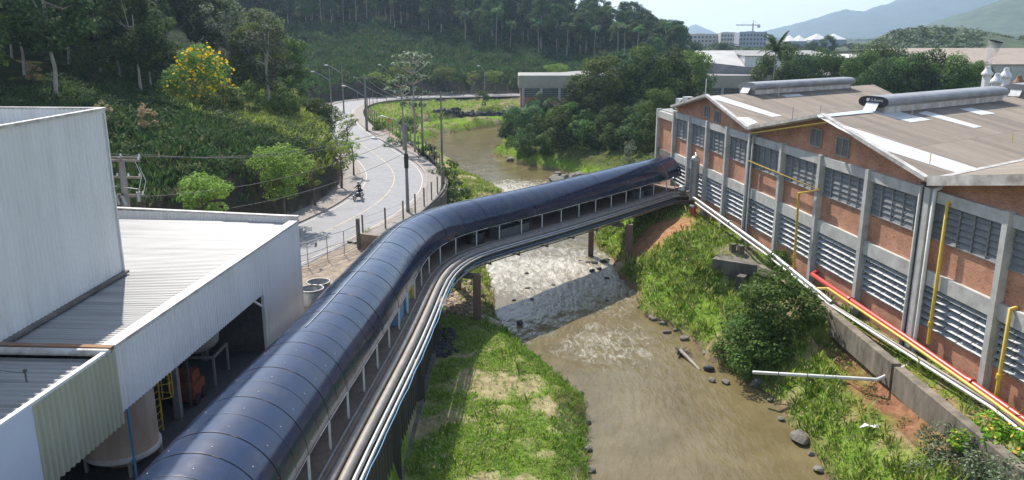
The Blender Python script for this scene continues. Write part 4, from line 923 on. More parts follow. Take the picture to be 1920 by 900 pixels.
# contents of the open bay
p = Vector((-15.0,27.9,4.4)); so = thing('silo', 'weathered cream silo tank with a conical bottom under the shed roof', 'silo', tuple(p))
s = MB(); s.lathe(p, [(1.3,.75),(1.3,4.6)], 32); s.build('tank_shell', MT['silo'], so)
s = MB(); s.lathe(p, [(1.38,.62),(1.38,.8),(1.29,.81)], 32); s.build('ring_flange', MT['concrete'], so)
s = MB(); s.lathe(p, [(1.27,.66),(.7,.15),(.5,.05)], 32); s.build('cone', MT['silo'], so)
for k in range(4):
    a = k*math.pi/2+.6; s = MB(); s.beam(p+Vector((1.32*math.cos(a),1.32*math.sin(a),0)), p+Vector((1.32*math.cos(a),1.32*math.sin(a),.7)), .12, .12); s.build('leg', MT['steel'], so)
q0 = Vector((-13.75,26.2,4.4)); bp_ = thing('blue_drain_pipe', 'slim dark blue pipe standing in front of the cream silo', 'pipe', tuple(q0)); s = MB(); s.tube([q0, q0+Vector((0,0,3.4))], .05, 8); s.build('pipe_run', MT['blue'], bp_); s = MB(); s.tube([q0+Vector((0,0,1.0)), q0+Vector((0,0,1.12))], .08, 8); s.build('collar', MT['blue'], bp_)
s = MB(); s.quad((-20.4,10,4.42),(-13.3,10,4.42),(-12.6,39.1,4.42),(-20.4,39.1,4.42)); s.build('bay_floor_shade', MT['steel_dark'], shed)  # dark sheet over the yard; the bay's shade is painted into it
# caged ladder
p = Vector((-14.6,30.2,4.4)); ld = thing('caged_ladder', 'orange yellow ladder with a safety cage beside the silo', 'ladder', tuple(p))
for sg in (-.25, .25): s = MB(); s.beam(p+Vector((0,sg,0)), p+Vector((0,sg,4.2)), .06, .06); s.build('rail', MT['yellow'], ld)
s = MB()
for k in range(12): s.tube([p+Vector((0,-.25,.3+k*.31)), p+Vector((0,.25,.3+k*.31))], .018, 5)
s.build('rungs', MT['yellow'], ld)
s = MB()
for k in range(5): s.tube([p+Vector((.7*math.sin(a),-.35*math.cos(a),1.7+k*.62)) for a in np.linspace(0, math.pi, 9)], .022, 5)
for a in (.6, 1.2, 1.57, 1.95, 2.5): s.tube([p+Vector((.7*math.sin(a),-.35*math.cos(a),1.7)), p+Vector((.7*math.sin(a),-.35*math.cos(a),4.3))], .02, 5)
s.build('safety_cage', MT['yellow'], ld)
p = Vector((-15.0,35.8,4.4)); bb = thing('bulk_bag', 'large grey bulk bag hanging in the dark open bay of the shed', 'bulk bag', tuple(p))
s = MB(); s.lathe(p, [(.0,1.5),(.75,1.55),(.95,1.9),(.98,2.5),(.9,3.0),(.55,3.2),(.1,3.25)], 14); rg = random.Random(2); s.v = [(x_+rg.uniform(-.06,.06), y_+rg.uniform(-.06,.06), z_+rg.uniform(-.05,.05)) for x_, y_, z_ in s.v]; s.build('bag_body', MT['sack'], bb)
s = MB(); s.tube([p+Vector((-.4,0,3.2)), p+Vector((-.3,0,3.8)), p+Vector((.3,0,3.8)), p+Vector((.4,0,3.2))], .04, 6); s.build('lifting_loops', MT['steel'], bb)
s = MB(); s.beam(p+Vector((-1,-.9,0)), p+Vector((-1,-.9,1.4)), .1,.1); s.beam(p+Vector((1,-.9,0)), p+Vector((1,-.9,1.4)), .1,.1); s.beam(p+Vector((-1,-.9,1.4)), p+Vector((1,-.9,1.4)), .1,.1); s.beam(p+Vector((1,.9,1.4)), p+Vector((1,-.9,1.4)), .1,.1); s.beam(p+Vector((1,.9,0)), p+Vector((1,.9,1.4)), .1,.1); s.build('support_frame', MT['steel'], bb)
p = Vector((-14.6,33.3,4.4)); fl = thing('orange_machine', 'small orange machine with a mast standing in the dark open bay', 'machine', tuple(p))
s = MB(); s.box(p+Vector((0,0,.6)), (1.0,1.3,.7)); s.box(p+Vector((-.1,.2,1.15)), (.8,.8,.45)); s.build('body', MT['orange'], fl)
s = MB(); s.beam(p+Vector((-.35,-.75,.1)), p+Vector((-.35,-.75,2.3)), .1, .1); s.beam(p+Vector((.35,-.75,.1)), p+Vector((.35,-.75,2.3)), .1, .1); s.beam(p+Vector((-.35,-.75,2.3)), p+Vector((.35,-.75,2.3)), .1, .1); s.build('mast', MT['steel_dark'], fl)
for sx in (-.5,.5):
    for sy in (-.4,.4): s = MB(); s.tube([p+Vector((sx-.08,sy,.28)), p+Vector((sx+.08,sy,.28))], .27, 14); s.build('wheel', MT['black'], fl)
# steel tanks in the yard
for k, (px_, py_, r_, lb) in enumerate(((598,543,.72,'open round stainless steel vat in the yard, the farther of two beside the shed corner'), (585,556,.72,'open round stainless steel vat in the yard, the nearer of two beside the shed corner'))):
    p = at(px_, py_, z=4.9); p.z = 4.42; tk = thing('steel_vat', lb, 'vat', tuple(p), 'steel vats in the yard')
    s = MB(); s.lathe(p, [(0,.06),(r_-.03,.06),(r_-.03,.98),(r_,.98),(r_,0)], 26); s.build('vat_wall', MT['galv'], tk)
    s = MB(); s.lathe(p, [(r_-.04,.97),(r_+.04,.97),(r_+.04,1.03),(r_-.04,1.03),(r_-.04,.97)], 26); s.build('rim', MT['galv'], tk)

# ================================================================ FOLIAGE
leafmat('leaf_sun', (.09,.16,.03), (.16,.25,.05), (.24,.30,.11), trans=.45)  # brighter leaf_mid copy; painted-in sunlight for crowns that should look sunlit
def leafquads(P, Nn, size, rng, asp=.5, jit=.9):
    """one rhombic leaf per point, lying roughly across its normal"""
    n = len(P); d = Nn+rng.normal(0, jit, (n,3))*.6; d /= np.linalg.norm(d, axis=1, keepdims=True)+1e-9
    a = rng.normal(0, 1, (n,3)); u = np.cross(d, a); u /= np.linalg.norm(u, axis=1, keepdims=True)+1e-9; v = np.cross(d, u)
    s_ = (size*rng.uniform(.6, 1.25, n))[:,None] if np.isscalar(size) else (size*rng.uniform(.7,1.2,n))[:,None]
    V = np.stack([P-u*s_*.5, P+v*s_*asp*.5+d*s_*.06, P+u*s_*.5, P-v*s_*asp*.5+d*s_*.06], 1).reshape(-1, 3)
    return V, np.arange(4*n).reshape(n, 4)
def clumpcloud(clumps, per, rng, flat=.75):
    P = []; Nn = []
    for (c, r) in clumps:
        n = max(4, int(per*1.35*(r**1.75)))
        q = rng.normal(0, 1, (n,3)); q /= np.linalg.norm(q, axis=1, keepdims=True); rad = rng.uniform(.25, 1, n)**.45
        off_ = q*rad[:,None]*r; off_[:,2] *= flat
        P.append(np.array(c)+off_); Nn.append(q*.8+np.array([0,0,.75]))
    return np.concatenate(P), np.concatenate(Nn)
def make_tree(name, seed, H, Rr, tb, leaf, nclump, per, lsize, barkm='bark', shape='round', tr=.18, asp=.55, lean=0, layers=0, flowers=None, hollow=.45):
    """prototype: empty > trunk, crown; base at the origin"""
    rng = np.random.default_rng(seed); rg = random.Random(seed)
    root = bpy.data.objects.new(name, None); COL.objects.link(root); root.empty_display_size = .2
    ch = H-tb; cl = []
    for i in range(nclump):
        for _ in range(40):
            a = rg.uniform(0, 6.283); u = rg.random(); h = u
            if shape == 'round': env = math.sqrt(max(0., 1-(2*h-1)**2))*.95+.08
            elif shape == 'umbrella': env = (.35+.65*h if h < .72 else math.sqrt(max(0, 1-((h-.72)/.30)**2)))
            elif shape == 'column': env = min(1, 3*h)*(1-.65*h)
            else: env = 1-.5*h
            rr = Rr*env*(hollow+(1-hollow)*rg.random())*rg.uniform(.75,1.1)
            c = (rr*math.cos(a)+lean*h, rr*math.sin(a), tb+h*ch)
            r = Rr*rg.uniform(.24,.42)
            if layers: r *= .9
            if all((Vector(c)-Vector(d)).length > (r+e)*.42 for d, e in cl): break
        cl.append((c, r))
    s = MB(); n0 = max(.06, H*.02)*(1 if tr == .18 else tr/.18)
    top = Vector((lean*.5, 0, tb+ch*.55)); mid = Vector((rg.uniform(-.2,.2), rg.uniform(-.2,.2), tb*.6))
    s.tube([(0,0,-.4), (0,0,.3), mid, Vector((lean*.2,0,tb)), top], [n0*1.5, n0*1.1, n0*.9, n0*.75, n0*.35], 8)
    for c, r in rg.sample(cl, min(9, len(cl))):
        st = mid.lerp(top, rg.uniform(.35,.9)) if tb > 1 else Vector((0,0,H*.15)); c = Vector(c); md = st.lerp(c, .5)+Vector((0,0,-.08*H*.5))
        s.tube([st, md, c], [n0*.5, n0*.3, n0*.1], 5)
    s.build('trunk', MT[barkm], root)
    P, Nn = clumpcloud(cl, per, rng, .55 if layers else .78); V, F = leafquads(P, Nn, lsize, rng, asp)
    link('crown', np_mesh('crown', V, F, MT[leaf]), root)
    if flowers:
        k = rng.choice(len(P), int(len(P)*flowers[1])); Q = P[k]+Nn[k]*flowers[3] if len(flowers) > 3 else P[k]; 
        Q = Q[flowers[4](Q)] if len(flowers) > 4 else Q
        V, F = leafquads(Q, np.tile([0,0,1.], (len(Q),1)), flowers[2], rng, .8, 2); link('blossoms', np_mesh('blossoms', V, F, MT[flowers[0]]), root)
    return root
def make_palm(name, seed, H, L, nf=16, leaf='leaf_palm', barkm='bark_pale', droop=1.0):
    rng = np.random.default_rng(seed); rg = random.Random(seed); root = bpy.data.objects.new(name, None); COL.objects.link(root); root.empty_display_size = .2
    s = MB(); lx = rg.uniform(-.6,.6); top = Vector((lx, 0, H)); s.tube([(0,0,-.4), (0,0,.4), (lx*.3,0,H*.5), top], [.2,.15,.12,.11], 8); s.build('trunk', MT[barkm], root)
    VV = []; FF = []; b = 0
    for i in range(nf):
        a = 6.283*i/nf+rg.uniform(-.2,.2); el = rg.uniform(.1,1.15); pts = []; p = np.array([lx,0,H]); d = np.array([math.cos(a)*math.cos(el), math.sin(a)*math.cos(el), math.sin(el)])
        for k in range(9): pts.append(p.copy()); p = p+d*L/8; d = d+np.array([0,0,-.19*droop]); d /= np.linalg.norm(d)
        for k in range(1, 9):
            for sg in (-1, 1):
                for q in (0, .33, .66):
                    c = pts[k-1]*(1-q)+pts[k]*q; t_ = pts[k]-pts[k-1]; t_ /= np.linalg.norm(t_); sd_ = np.cross(t_, [0,0,1]); sd_ /= np.linalg.norm(sd_)+1e-9
                    ll = L*.24*math.sin(math.pi*min(1,(k+q)/9.5))+.1; e = c+(sd_*sg*.8+t_*.5+np.array([0,0,-.45*droop+rg.uniform(-.15,.15)]))*ll; w_ = t_*.07*L/3
                    VV += [c-w_, c+w_, e+w_*.2, e-w_*.2]; FF.append((b, b+1, b+2, b+3)); b += 4
    link('fronds', np_mesh('fronds', np.array(VV), np.array(FF), MT[leaf]), root)
    return root
PRO = {}; USED = set()
def plant(kind, x, y, z=None, sc_=1., label=None, cat='tree', group=None, name=None, rz=None, sz=None):
    pr = PRO[kind]
    o = pr if kind not in USED else copy_tree(pr)
    USED.add(kind)
    z = gz(x, y)-.1 if z is None else z
    o.location = (x, y, z); rz = (x*7.1+y*3.3) % 6.283 if rz is None else rz; o.rotation_euler = (0,0,rz); o.scale = (sc_, sc_, sz or sc_)
    if name: o.name = name
    return tag(o, label, cat, group)
for i in range(3):
    PRO['fd%d' % i] = make_tree('forest_tree', 10+i, 13+i, 3.9, 4.5, 'leaf_dark', 34, 110, .46, 'bark_pale', 'round', tr=.12)
    PRO['fm%d' % i] = make_tree('forest_tree', 20+i, 11+i, 3.3, 3.6, 'leaf_mid', 30, 110, .46, 'bark_pale', 'round', tr=.12)
    PRO['bp%d' % i] = make_tree('broad_tree', 30+i, 9+i, 4.2, 1.6, 'leaf_mid', 38, 125, .36, 'bark', 'round')
    PRO['bd%d' % i] = make_tree('broad_tree', 40+i, 9+i, 4.0, 1.4, 'leaf_dark', 38, 125, .36, 'bark', 'round')
    PRO['bush%d' % i] = make_tree('bush', 50+i, 2.4, 1.5, .1, 'leaf_mid', 16, 260, .22, 'bark', 'round', tr=.1)
    PRO['bushd%d' % i] = make_tree('bush', 60+i, 2.6, 1.6, .1, 'leaf_dark', 16, 260, .22, 'bark', 'round', tr=.1)
PRO['fg'] = make_tree('forest_tree', 71, 12, 3.2, 3, 'leaf_grey', 24, 95, .40, 'bark_pale', 'round')
PRO['palm0'] = make_palm('forest_palm', 1, 10, 2.9); PRO['palm1'] = make_palm('forest_palm', 2, 12, 2.7, droop=1.3); PRO['royal'] = make_palm('royal_palm', 3, 11, 4.2, 20, droop=.75)

# ---- hillside forest
rng = np.random.default_rng(77); cand = []
gxs = np.arange(-135, 110, 6.2); gys = np.arange(72, 330, 6.2)
XX, YY = np.meshgrid(gxs, gys); XX = XX+rng.uniform(-2.6,2.6,XX.shape); YY = YY+rng.uniform(-2.6,2.6,YY.shape); Z_, _, _, D_, _, _, _ = ground(XX, YY, True)
for x_, y_, z_, d_ in zip(XX.ravel(), YY.ravel(), Z_.ravel(), D_.ravel()):
    th = 24 if y_ < 135 else float(np.interp(x_, [-60,-40,-15,10,50], [72,68,52,42,34]))
    if 135 <= y_ < 175 and x_ < -70: th = 40
    if d_ < th or d_ > th+100: continue
    dep = y_*CT+(CAMZ-z_)*ST; px_ = 960+1500*x_/dep; v = (y_*ST-(CAMZ-z_)*CT)/dep; py_ = 450-1500*v; ptop = 450-1500*((y_*ST-(CAMZ-z_-13)*CT)/dep)
    if px_ < -70 or px_ > 1275 or py_ < -100: continue
    if y_ < 75 and px_ > 0: continue
    cand.append((py_, x_, y_, z_, d_-th, px_))
cand.sort(reverse=True)
L_ = {'a': 'dark forest tree among many on the slope above the grey tower', 'b': 'tall rainforest tree among many on the hillside above the sloping green meadow', 'c': 'rainforest tree among many along the far end of the ridge below the sky', 
      'pa': 'slender palm among the dark trees above the grey tower', 'pb': 'slender palm with pale stem at the forest edge above the green meadow', 'pc': 'slender palm with pale stem among the trees at the far end of the ridge'}
cnt = 0
for py_, x_, y_, z_, dd, px_ in cand[:288]:
    zn = 'a' if px_ < 560 else ('b' if px_ < 1060 else 'c'); u = rng.random(); edge = dd < 8
    pal = u < (.6 if edge and zn != 'a' else .15)
    if pal and zn == 'a' and y_ < 100: continue
    if pal: plant('palm%d' % rng.integers(2), x_, y_, z_-.2, rng.uniform(.75,1.05), L_['p'+zn], 'palm', {'a':'palms on the near hillside','b':'palms above the meadow','c':'palms on the far ridge'}[zn])
    else:
        k = ('fd' if rng.random() < .62 else 'fm')+str(rng.integers(3))
        plant(k, x_, y_, z_-.2, rng.uniform(.8,1.15)*(.8 if zn == 'c' else 1), L_[zn], 'tree', {'a':'forest trees on the near hillside','b':'forest trees above the meadow','c':'forest trees on the far ridge'}[zn])
    cnt += 1
rest = cand[288:]; cl = []
for py_, x_, y_, z_, dd, px_ in rest:
    for k in range(7): cl.append(((x_+rng.uniform(-2.6,2.6), y_+rng.uniform(-2.6,2.6), z_+rng.uniform(4,13)), rng.uniform(1.6,2.6)))
P, Nn = clumpcloud(cl, 14, rng, .8); V, F = leafquads(P, Nn, .9, rng, .6); tag(link('forest', np_mesh('forest', V, F, MT['leaf_dark'])), kind='stuff')

leafmat('grass_shade', (.035,.07,.02), (.07,.12,.035), (.14,.14,.07), trans=.3)  # darker copy of the hill grass, shade painted into its colour
# ---- undergrowth on the hillside: stuff
def tufts(name, n, xr, yr, cond, hts, mt, seed, blades=6, wd=.10, spread=.45, droop=.5, sizefn=None):
    rng = np.random.default_rng(seed); x_ = rng.uniform(*xr, n); y_ = rng.uniform(*yr, n); g = ground(x_, y_, True); k = cond(x_, y_, g, rng); x_ = x_[k]; y_ = y_[k]; z_ = g[0][k]; n = len(x_)
    h = rng.uniform(hts[0], hts[1], n)*(fbm(x_, y_, 4, 21)*.9+.55)
    if sizefn is not None: h *= sizefn(x_, y_)
    B = np.repeat(np.stack([x_, y_, z_-.03], 1), blades, 0); hh = np.repeat(h, blades); m_ = len(B); a = rng.uniform(0, 6.283, m_); o = rng.uniform(0, 1, m_)*spread
    dirx, diry = np.cos(a), np.sin(a); B[:,0] += dirx*o*hh*.4; B[:,1] += diry*o*hh*.4
    hh = hh*rng.uniform(.6,1.15,m_); tip = B+np.stack([dirx*hh*droop, diry*hh*droop, hh], 1); w_ = wd*hh.clip(.1,2); sx, sy = -diry*w_, dirx*w_
    mid = (B*.45+tip*.55); mid[:,2] += hh*.12
    V = np.stack([B, mid-np.stack([sx, sy, 0*sx], 1), tip, mid+np.stack([sx, sy, 0*sx], 1)], 1).reshape(-1, 3)
    o_ = link(name, np_mesh(name, V, np.arange(4*m_).reshape(m_, 4), MT[mt])); return tag(o_, kind='stuff')
def onhill(lo, hi, p=None):
    def f(x, y, g, rng):
        D = g[3]; ok = (D > lo) & (D < hi); dep = y*CT+(CAMZ-g[0])*ST; px_ = 960+1500*x/dep; v = (y*ST-(CAMZ-g[0])*CT)/dep; ok &= (px_ > -60) & (px_ < 1400) & (v < .34)
        if p is not None: ok &= rng.random(len(x)) < p(x, y, D)
        return ok
    return f
tufts('hillside_grass', 42000, (-90,-8), (55,150), onhill(6.6, 32, lambda x,y,D: np.where((x > -38) & (y > 82), 1, .0)), (.45,1.0), 'grass_hill', 1, 6, .10, .6, .55)
tufts('hillside_grass', 16000, (-90,-14), (55,100), onhill(6.6, 32, lambda x,y,D: np.where((x > -38) & (y > 82), .2, 1.)), (.4,.9), 'grass_shade', 22, 6, .10, .6, .55)  # forest shade on this slope comes from the darker grass colour
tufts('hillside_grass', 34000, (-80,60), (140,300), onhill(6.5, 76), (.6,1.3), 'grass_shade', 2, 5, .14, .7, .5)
tufts('meadow_grass', 9000, (-38,20), (160,214), lambda x,y,g,r: (g[2] < -.5) & (g[1] > 9), (.25,.5), 'grass_hill', 3, 5, .16)
# hanging growth over the road cutting
def mounds(name, n, xr, yr, cond, rr, mt, seed, per=60, ls=.3, flat=.7, asp=.5):
    rng = np.random.default_rng(seed); x_ = rng.uniform(*xr, n); y_ = rng.uniform(*yr, n); g = ground(x_, y_, True); k = cond(x_, y_, g, rng); x_ = x_[k]; y_ = y_[k]; z_ = g[0][k]
    cl = [((a, b_, c+r*.2), r) for a, b_, c, r in zip(x_, y_, z_, rng.uniform(rr[0], rr[1], len(x_)))]
    P, Nn = clumpcloud(cl, per, rng, flat); V, F = leafquads(P, Nn, ls, rng, asp); o_ = link(name, np_mesh(name, V, F, MT[mt])); return tag(o_, kind='stuff')
mounds('hillside_undergrowth', 1700, (-95,-18), (60,150), onhill(7.2, 34, lambda x,y,D: np.where((x > -34) & (y > 90), .35, .95)), (.6,1.9), 'leaf_dark', 4, 55, .30)
mounds('hillside_undergrowth', 380, (-80,-18), (60,150), onhill(7.5, 34), (.5,1.5), 'leaf_mid', 5, 55, .30)
mounds('hillside_undergrowth', 240, (-40,-18), (88,140), onhill(6.8, 22), (.5,1.3), 'leaf_lime', 15, 60, .26)
mounds('hillside_undergrowth', 620, (-70,110), (150,300), onhill(8, 60), (.8,2.3), 'leaf_mid', 6, 26, .5)
mounds('hillside_undergrowth', 1500, (-90,110), (150,320), onhill(12, 125), (.9,2.6), 'leaf_dark', 7, 22, .55)
mounds('hanging_vines', 260, (-60,-14), (50,135), lambda x,y,g,r: (g[3] > 6.2) & (g[3] < 8), (.5,1.2), 'leaf_mid', 8, 60, .28, 1.6)
# dead brown scrub between the river terraces, and dark banks
mounds('dry_scrub', 520, (-34,14), (160,206), lambda x,y,g,r: (g[2] < -1) & (((g[1] > 8) & (g[1] < 12)) | ((g[1] > .3) & (g[1] < 4))), (.5,1.2), 'leaf_dry', 9, 40, .32)
mounds('bank_bushes', 70, (-34,14), (158,206), lambda x,y,g,r: (g[2] < -1) & (g[1] > .3) & (g[1] < 3), (.6,1.2), 'leaf_mid', 10, 40, .34)
# ---- bank grass
def bankcond(lo=.15, far_=None, right=None, bare=True):
    def f(x, y, g, rng):
        z, dr, df, dc, rt, n1, n2 = g; ok = (dr > lo) & (df < -.15)
        if right is not None: ok &= (rt == right)
        q = fbm(x,y,3.1,11)*.6+fbm(x,y,1.1,15)*.4
        p = np.where(q > .50, .12, 1.)
        wE = np.exp(-((x-13.6)/3.8)**2-((y-70.3+(x-13)*-.55)/3.2)**2); p = p*np.clip(1.1-wE*2.2, 0, 1)
        wE2 = np.exp(-((x-19.3)/1.6)**2-((y-38)/6.5)**2); p = p*np.clip(1.1-wE2*2.0, .03, 1)
        p = np.where((x > 19.7-(y-48)*.1) & rt, .12, p)
        return ok & (rng.random(len(x)) < p)
    return f
tufts('bank_grass', 30000, (-5.2,5), (27,56), bankcond(right=False), (.06,.20), 'grass_blade', 11, 6, .13, .9, .6)
tufts('bank_grass', 4000, (-2,5), (27,56), lambda x,y,g,r: (g[1] > .05) & (g[1] < 1.8) & (~g[4]), (.15,.38), 'grass_deep', 12, 6, .09, .9, .7)
tufts('bank_grass', 44000, (8,22), (28,80), bankcond(right=True), (.10,.34), 'grass_blade', 13, 6, .10, .9, .6)
tufts('bank_grass', 9000, (8,21), (28,80), bankcond(right=True), (.15,.6), 'grass_deep', 14, 6, .09, .9, .6)
tufts('bank_grass', 16000, (-9,0), (56,130), bankcond(right=False), (.2,.45), 'grass_blade', 15, 5, .14, .9, .6)
tufts('bank_grass', 2600, (-5,20), (84,170), lambda x,y,g,r: (g[1] > .3) & g[4], (.2,.5), 'grass_deep', 16, 5, .14, .9, .6)

# ---- single trees and bushes
def tree_px(kind, px, py, z, hgt, H0, label, cat='tree', group=None, name=None, Y=None, **k):
    p = at(px, py, z=z) if Y is None else Vector((xat(px, Y, z), Y, z)); return plant(kind, p.x, p.y, z-.1, hgt/H0, label, cat, group, name, **k)
PRO['st0'] = make_tree('street_tree', 101, 6.4, 3.0, 2.3, 'leaf_bright', 34, 150, .26, 'bark', 'umbrella', layers=1, tr=.2)
PRO['st1'] = make_tree('street_tree', 102, 5.9, 2.3, 2.9, 'leaf_bright', 26, 170, .25, 'bark', 'umbrella', layers=1, tr=.2)
PRO['st2'] = make_tree('street_tree', 103, 4.6, 1.5, 2.0, 'leaf_lime', 18, 150, .22, 'bark', 'umbrella', layers=1, tr=.2)
SG = 'street trees on the left pavement'
plant('st0', -19.6, 67.3, 4.5, 1.02, 'large bright green street tree above the inner bend, biggest of the street trees', 'tree', SG)
plant('st1', -22.6, 57.2, 4.5, 1.0, 'bright green street tree just behind the pale shed roof', 'tree', SG)
plant('st2', -18.9, 75.2, 4.5, 1.0, 'small olive green street tree touching the biggest street tree on its right', 'tree', SG)
o = plant('st2', -18.2, 84.2, 4.5, 1.1, 'small street tree on the left pavement above the motorcycle', 'tree', SG); 
plant('st2', -18.4, 92.0, 4.5, .95, 'slim street tree beside the kerb at the tightest point of the bend', 'tree', SG)
plant('st2', -22.6, 110.0, 4.5, 1.15, 'thin pale leaved street tree against the rock cutting where the road straightens', 'tree', SG)
FGp = 'small trees along the far road'
for i, px_ in enumerate((702,722,752,800,832,885,925,1000,1045)):
    Y_ = 214 if px_ > 760 else 206; plant('st2' if i % 2 else 'st1', xat(px_, Y_+3.5, 4.5), Y_+7.5, 4.5, 1.05+.15*(i % 3), 'small round tree in the row along the far road below the meadow', 'tree', FGp)
for i, (x_, y_) in enumerate(((-27.5,100),(-25.5,106),(-29.5,108),(-32.5,98),(-26.8,95),(-30,92),(-24.5,112))): plant('bush%d' % (i % 3), x_, y_, None, 1.0+.25*(i % 3), 'rounded sunlit bush on the grassy shoulder above the bend', 'bush', 'bushes on the sunny shoulder')
PRO['lt'] = make_tree('sunlit_tree', 141, 9, 3.4, 1.2, 'leaf_sun', 38, 120, .34, 'bark', 'round')
plant('lt', -33.5, 106, None, 1.0, 'sunlit green tree on the hill shoulder right of the yellow flowering tree', 'tree'); plant('lt', -36, 118, None, 1.15, 'tall sunlit tree at the top of the hill shoulder against the dark forest', 'tree')
for i, (x_, y_, k) in enumerate(((-50,119,'fd0'),(-45,126,'fm1'),(-54,128,'fd2'),(-43,116,'fm0'),(-58,122,'fd1'))): plant(k, x_, y_, None, 1.1, 'dense tree behind the yellow flowering tree hiding the meadow edge', 'tree', 'trees behind the yellow flowering tree')
# yellow flowering tree
PRO['yel'] = make_tree('yellow_flowering_tree', 111, 8.2, 3.8, .5, 'leaf_sun', 42, 130, .3, 'bark', 'round', flowers=('blossom', .13, .40, .25, lambda Q: (Q[:,0]*.75-Q[:,1]*.45+(Q[:,2]-5.2)*-.35+np.sin(Q[:,0]*5)*.5 > -.1)))  # leaf colour carries the sunlight this crown loses to the forest shadow
plant('yel', -35.2, 90.5, 10.6, 1.0, 'rounded tree covered in yellow orange blossoms on the dark slope', 'tree', rz=0)
PRO['peach'] = make_tree('blossoming_shrub', 112, 3.4, 1.3, .8, 'leaf_peach', 12, 120, .3, 'bark', 'round', tr=.1)
PG = 'peach blossomed shrubs on the slope'
plant('peach', -31.5, 69.5, None, .8, 'peach coloured blossoming shrub right of the pole with transformers', 'shrub', PG)
plant('peach', -34.5, 68.0, None, .65, 'peach coloured blossoming shrub directly behind the top of the transformer pole', 'shrub', PG)
plant('peach', -53, 84, None, .75, 'pinkish blossoming shrub above the left end of the grey tower', 'shrub', PG)
plant('peach', -47, 80, None, .7, 'pinkish blossoming shrub above the middle of the grey tower', 'shrub', PG)
plant('fg', -31.0, 103, None, .95, 'silvery leaved tree on the sunny shoulder of the hill above the bend', 'tree')
plant('fg', -38.0, 110, None, 1.0, 'grey green tree behind the yellow flowering tree at the forest edge', 'tree')
plant('fm0', -30.5, 113, None, .75, 'bright bushy tree on the hill shoulder next to the meadow', 'tree')
plant('bp0', -28.6, 119, None, .68, 'dense rounded shrub tree at the top of the rock cutting beside the road', 'tree')
plant('bush0', -31, 86, None, 1.3, 'leafy bush to the right below the yellow flowering tree', 'bush'); plant('bush1', -45, 88, None, 1.6, 'green bush on the dark slope left of the yellow flowering tree', 'bush')
# fallen bare branches
p = Vector((-39.5, 96.5, gz(-39.5,96.5)+3.2)); fb = thing('fallen_branches', 'bundle of bare grey fallen branches leaning down the dark slope', 'branches', tuple(p))
rg = random.Random(9)
for k in range(5): s = MB(); e = p+Vector((4.2+rg.uniform(-.6,.6), -2.2+rg.uniform(-.5,.5), -3.4+rg.uniform(-.4,.4))); s.tube([p+Vector((rg.uniform(-.3,.3),0,rg.uniform(-.3,.3))), p.lerp(e,.5)+Vector((0,0,rg.uniform(-.2,.3))), e], [.1,.07,.03], 6); s.build('branch', MT['bark_pale'], fb)
# tall thin umbrella-leaved trees by the river fence
def cecropia(seed, H, tiers, label, x, y, z):
    rng = np.random.default_rng(seed); rg = random.Random(seed); root = thing('cecropia_tree', label, 'tree', (x, y, z), 'thin tall trees by the river fence'); s = MB(); s.tube([(x,y,z-.3), (x+.1,y,z+H*.5), (x,y,z+H)], [.17,.12,.06], 8); cl = []
    for (h, r, n) in tiers:
        for k in range(n):
            a = 6.283*k/n+rg.uniform(-.4,.4); e = Vector((x+r*math.cos(a), y+r*math.sin(a), z+H*h+r*.45)); s.tube([(x,y,z+H*h-.3), Vector((x,y,z+H*h)).lerp(e,.6)-Vector((0,0,.1)), e], [.07,.05,.03], 5); cl.append((tuple(e), rg.uniform(.45,.8)))
    s.build('trunk', MT['bark_pale'], root); P, Nn = clumpcloud(cl, 75, rng, .5); P = P-np.array([x,y,z]); V, F = leafquads(P, Nn, .42, rng, .7); link('crown', np_mesh('crown', V, F, MT['leaf_cecropia']), root)
cecropia(1, 14.5, [(.98,1.0,5),(.92,2.2,8),(.84,2.5,8),(.74,1.9,7),(.60,2.2,2),(.5,1.4,4)], 'tallest thin pale stemmed tree with tiers of large leaves between road and river', -13.6, 111.5, 3.2)
cecropia(2, 10.5, [(.97,1.5,6),(.86,1.9,5)], 'shorter thin tree with one flat leafy crown just left of the tallest thin tree', -15.4, 113.0, 3.2)
plant('bp1', -14.8, 112, 1.2, .28, 'leafy young shrub below the two thin tall trees', 'bush'); 
for i, (px_, Y_, z_, k, sc_, lb) in enumerate(((712,138,3.8,'bush0',1.1,'bush on the fence line behind the leaning street lamp'),(765,150,1.8,'bush1',1.5,'dark round bush on the river terrace left of the thin tall tree'),(800,108,3.5,'bushd0',1.0,'bush at the foot of the fence posts beside the yellow sign'),(843,93,3.2,'bush2',1.25,'climbing leafy bush on the fence at the outermost point of the bend'),(848,86,2.4,'bushd1',1.1,'dark creeper bush hanging over the low river wall beyond the bend'),(905,196,4.2,'bush1',1.2,'pale bush on the grass directly below the far lamp post'),(1284,67,2.6,'bush0',.55,'small grey green sapling on the grassy bank right of the far pier'),(745,118,3.8,'bush2',1.1,'leafy bush leaning over the fence behind the yellow road sign'))):
    plant(k, xat(px_, Y_, z_), Y_, z_-.3, sc_, lb, 'bush')
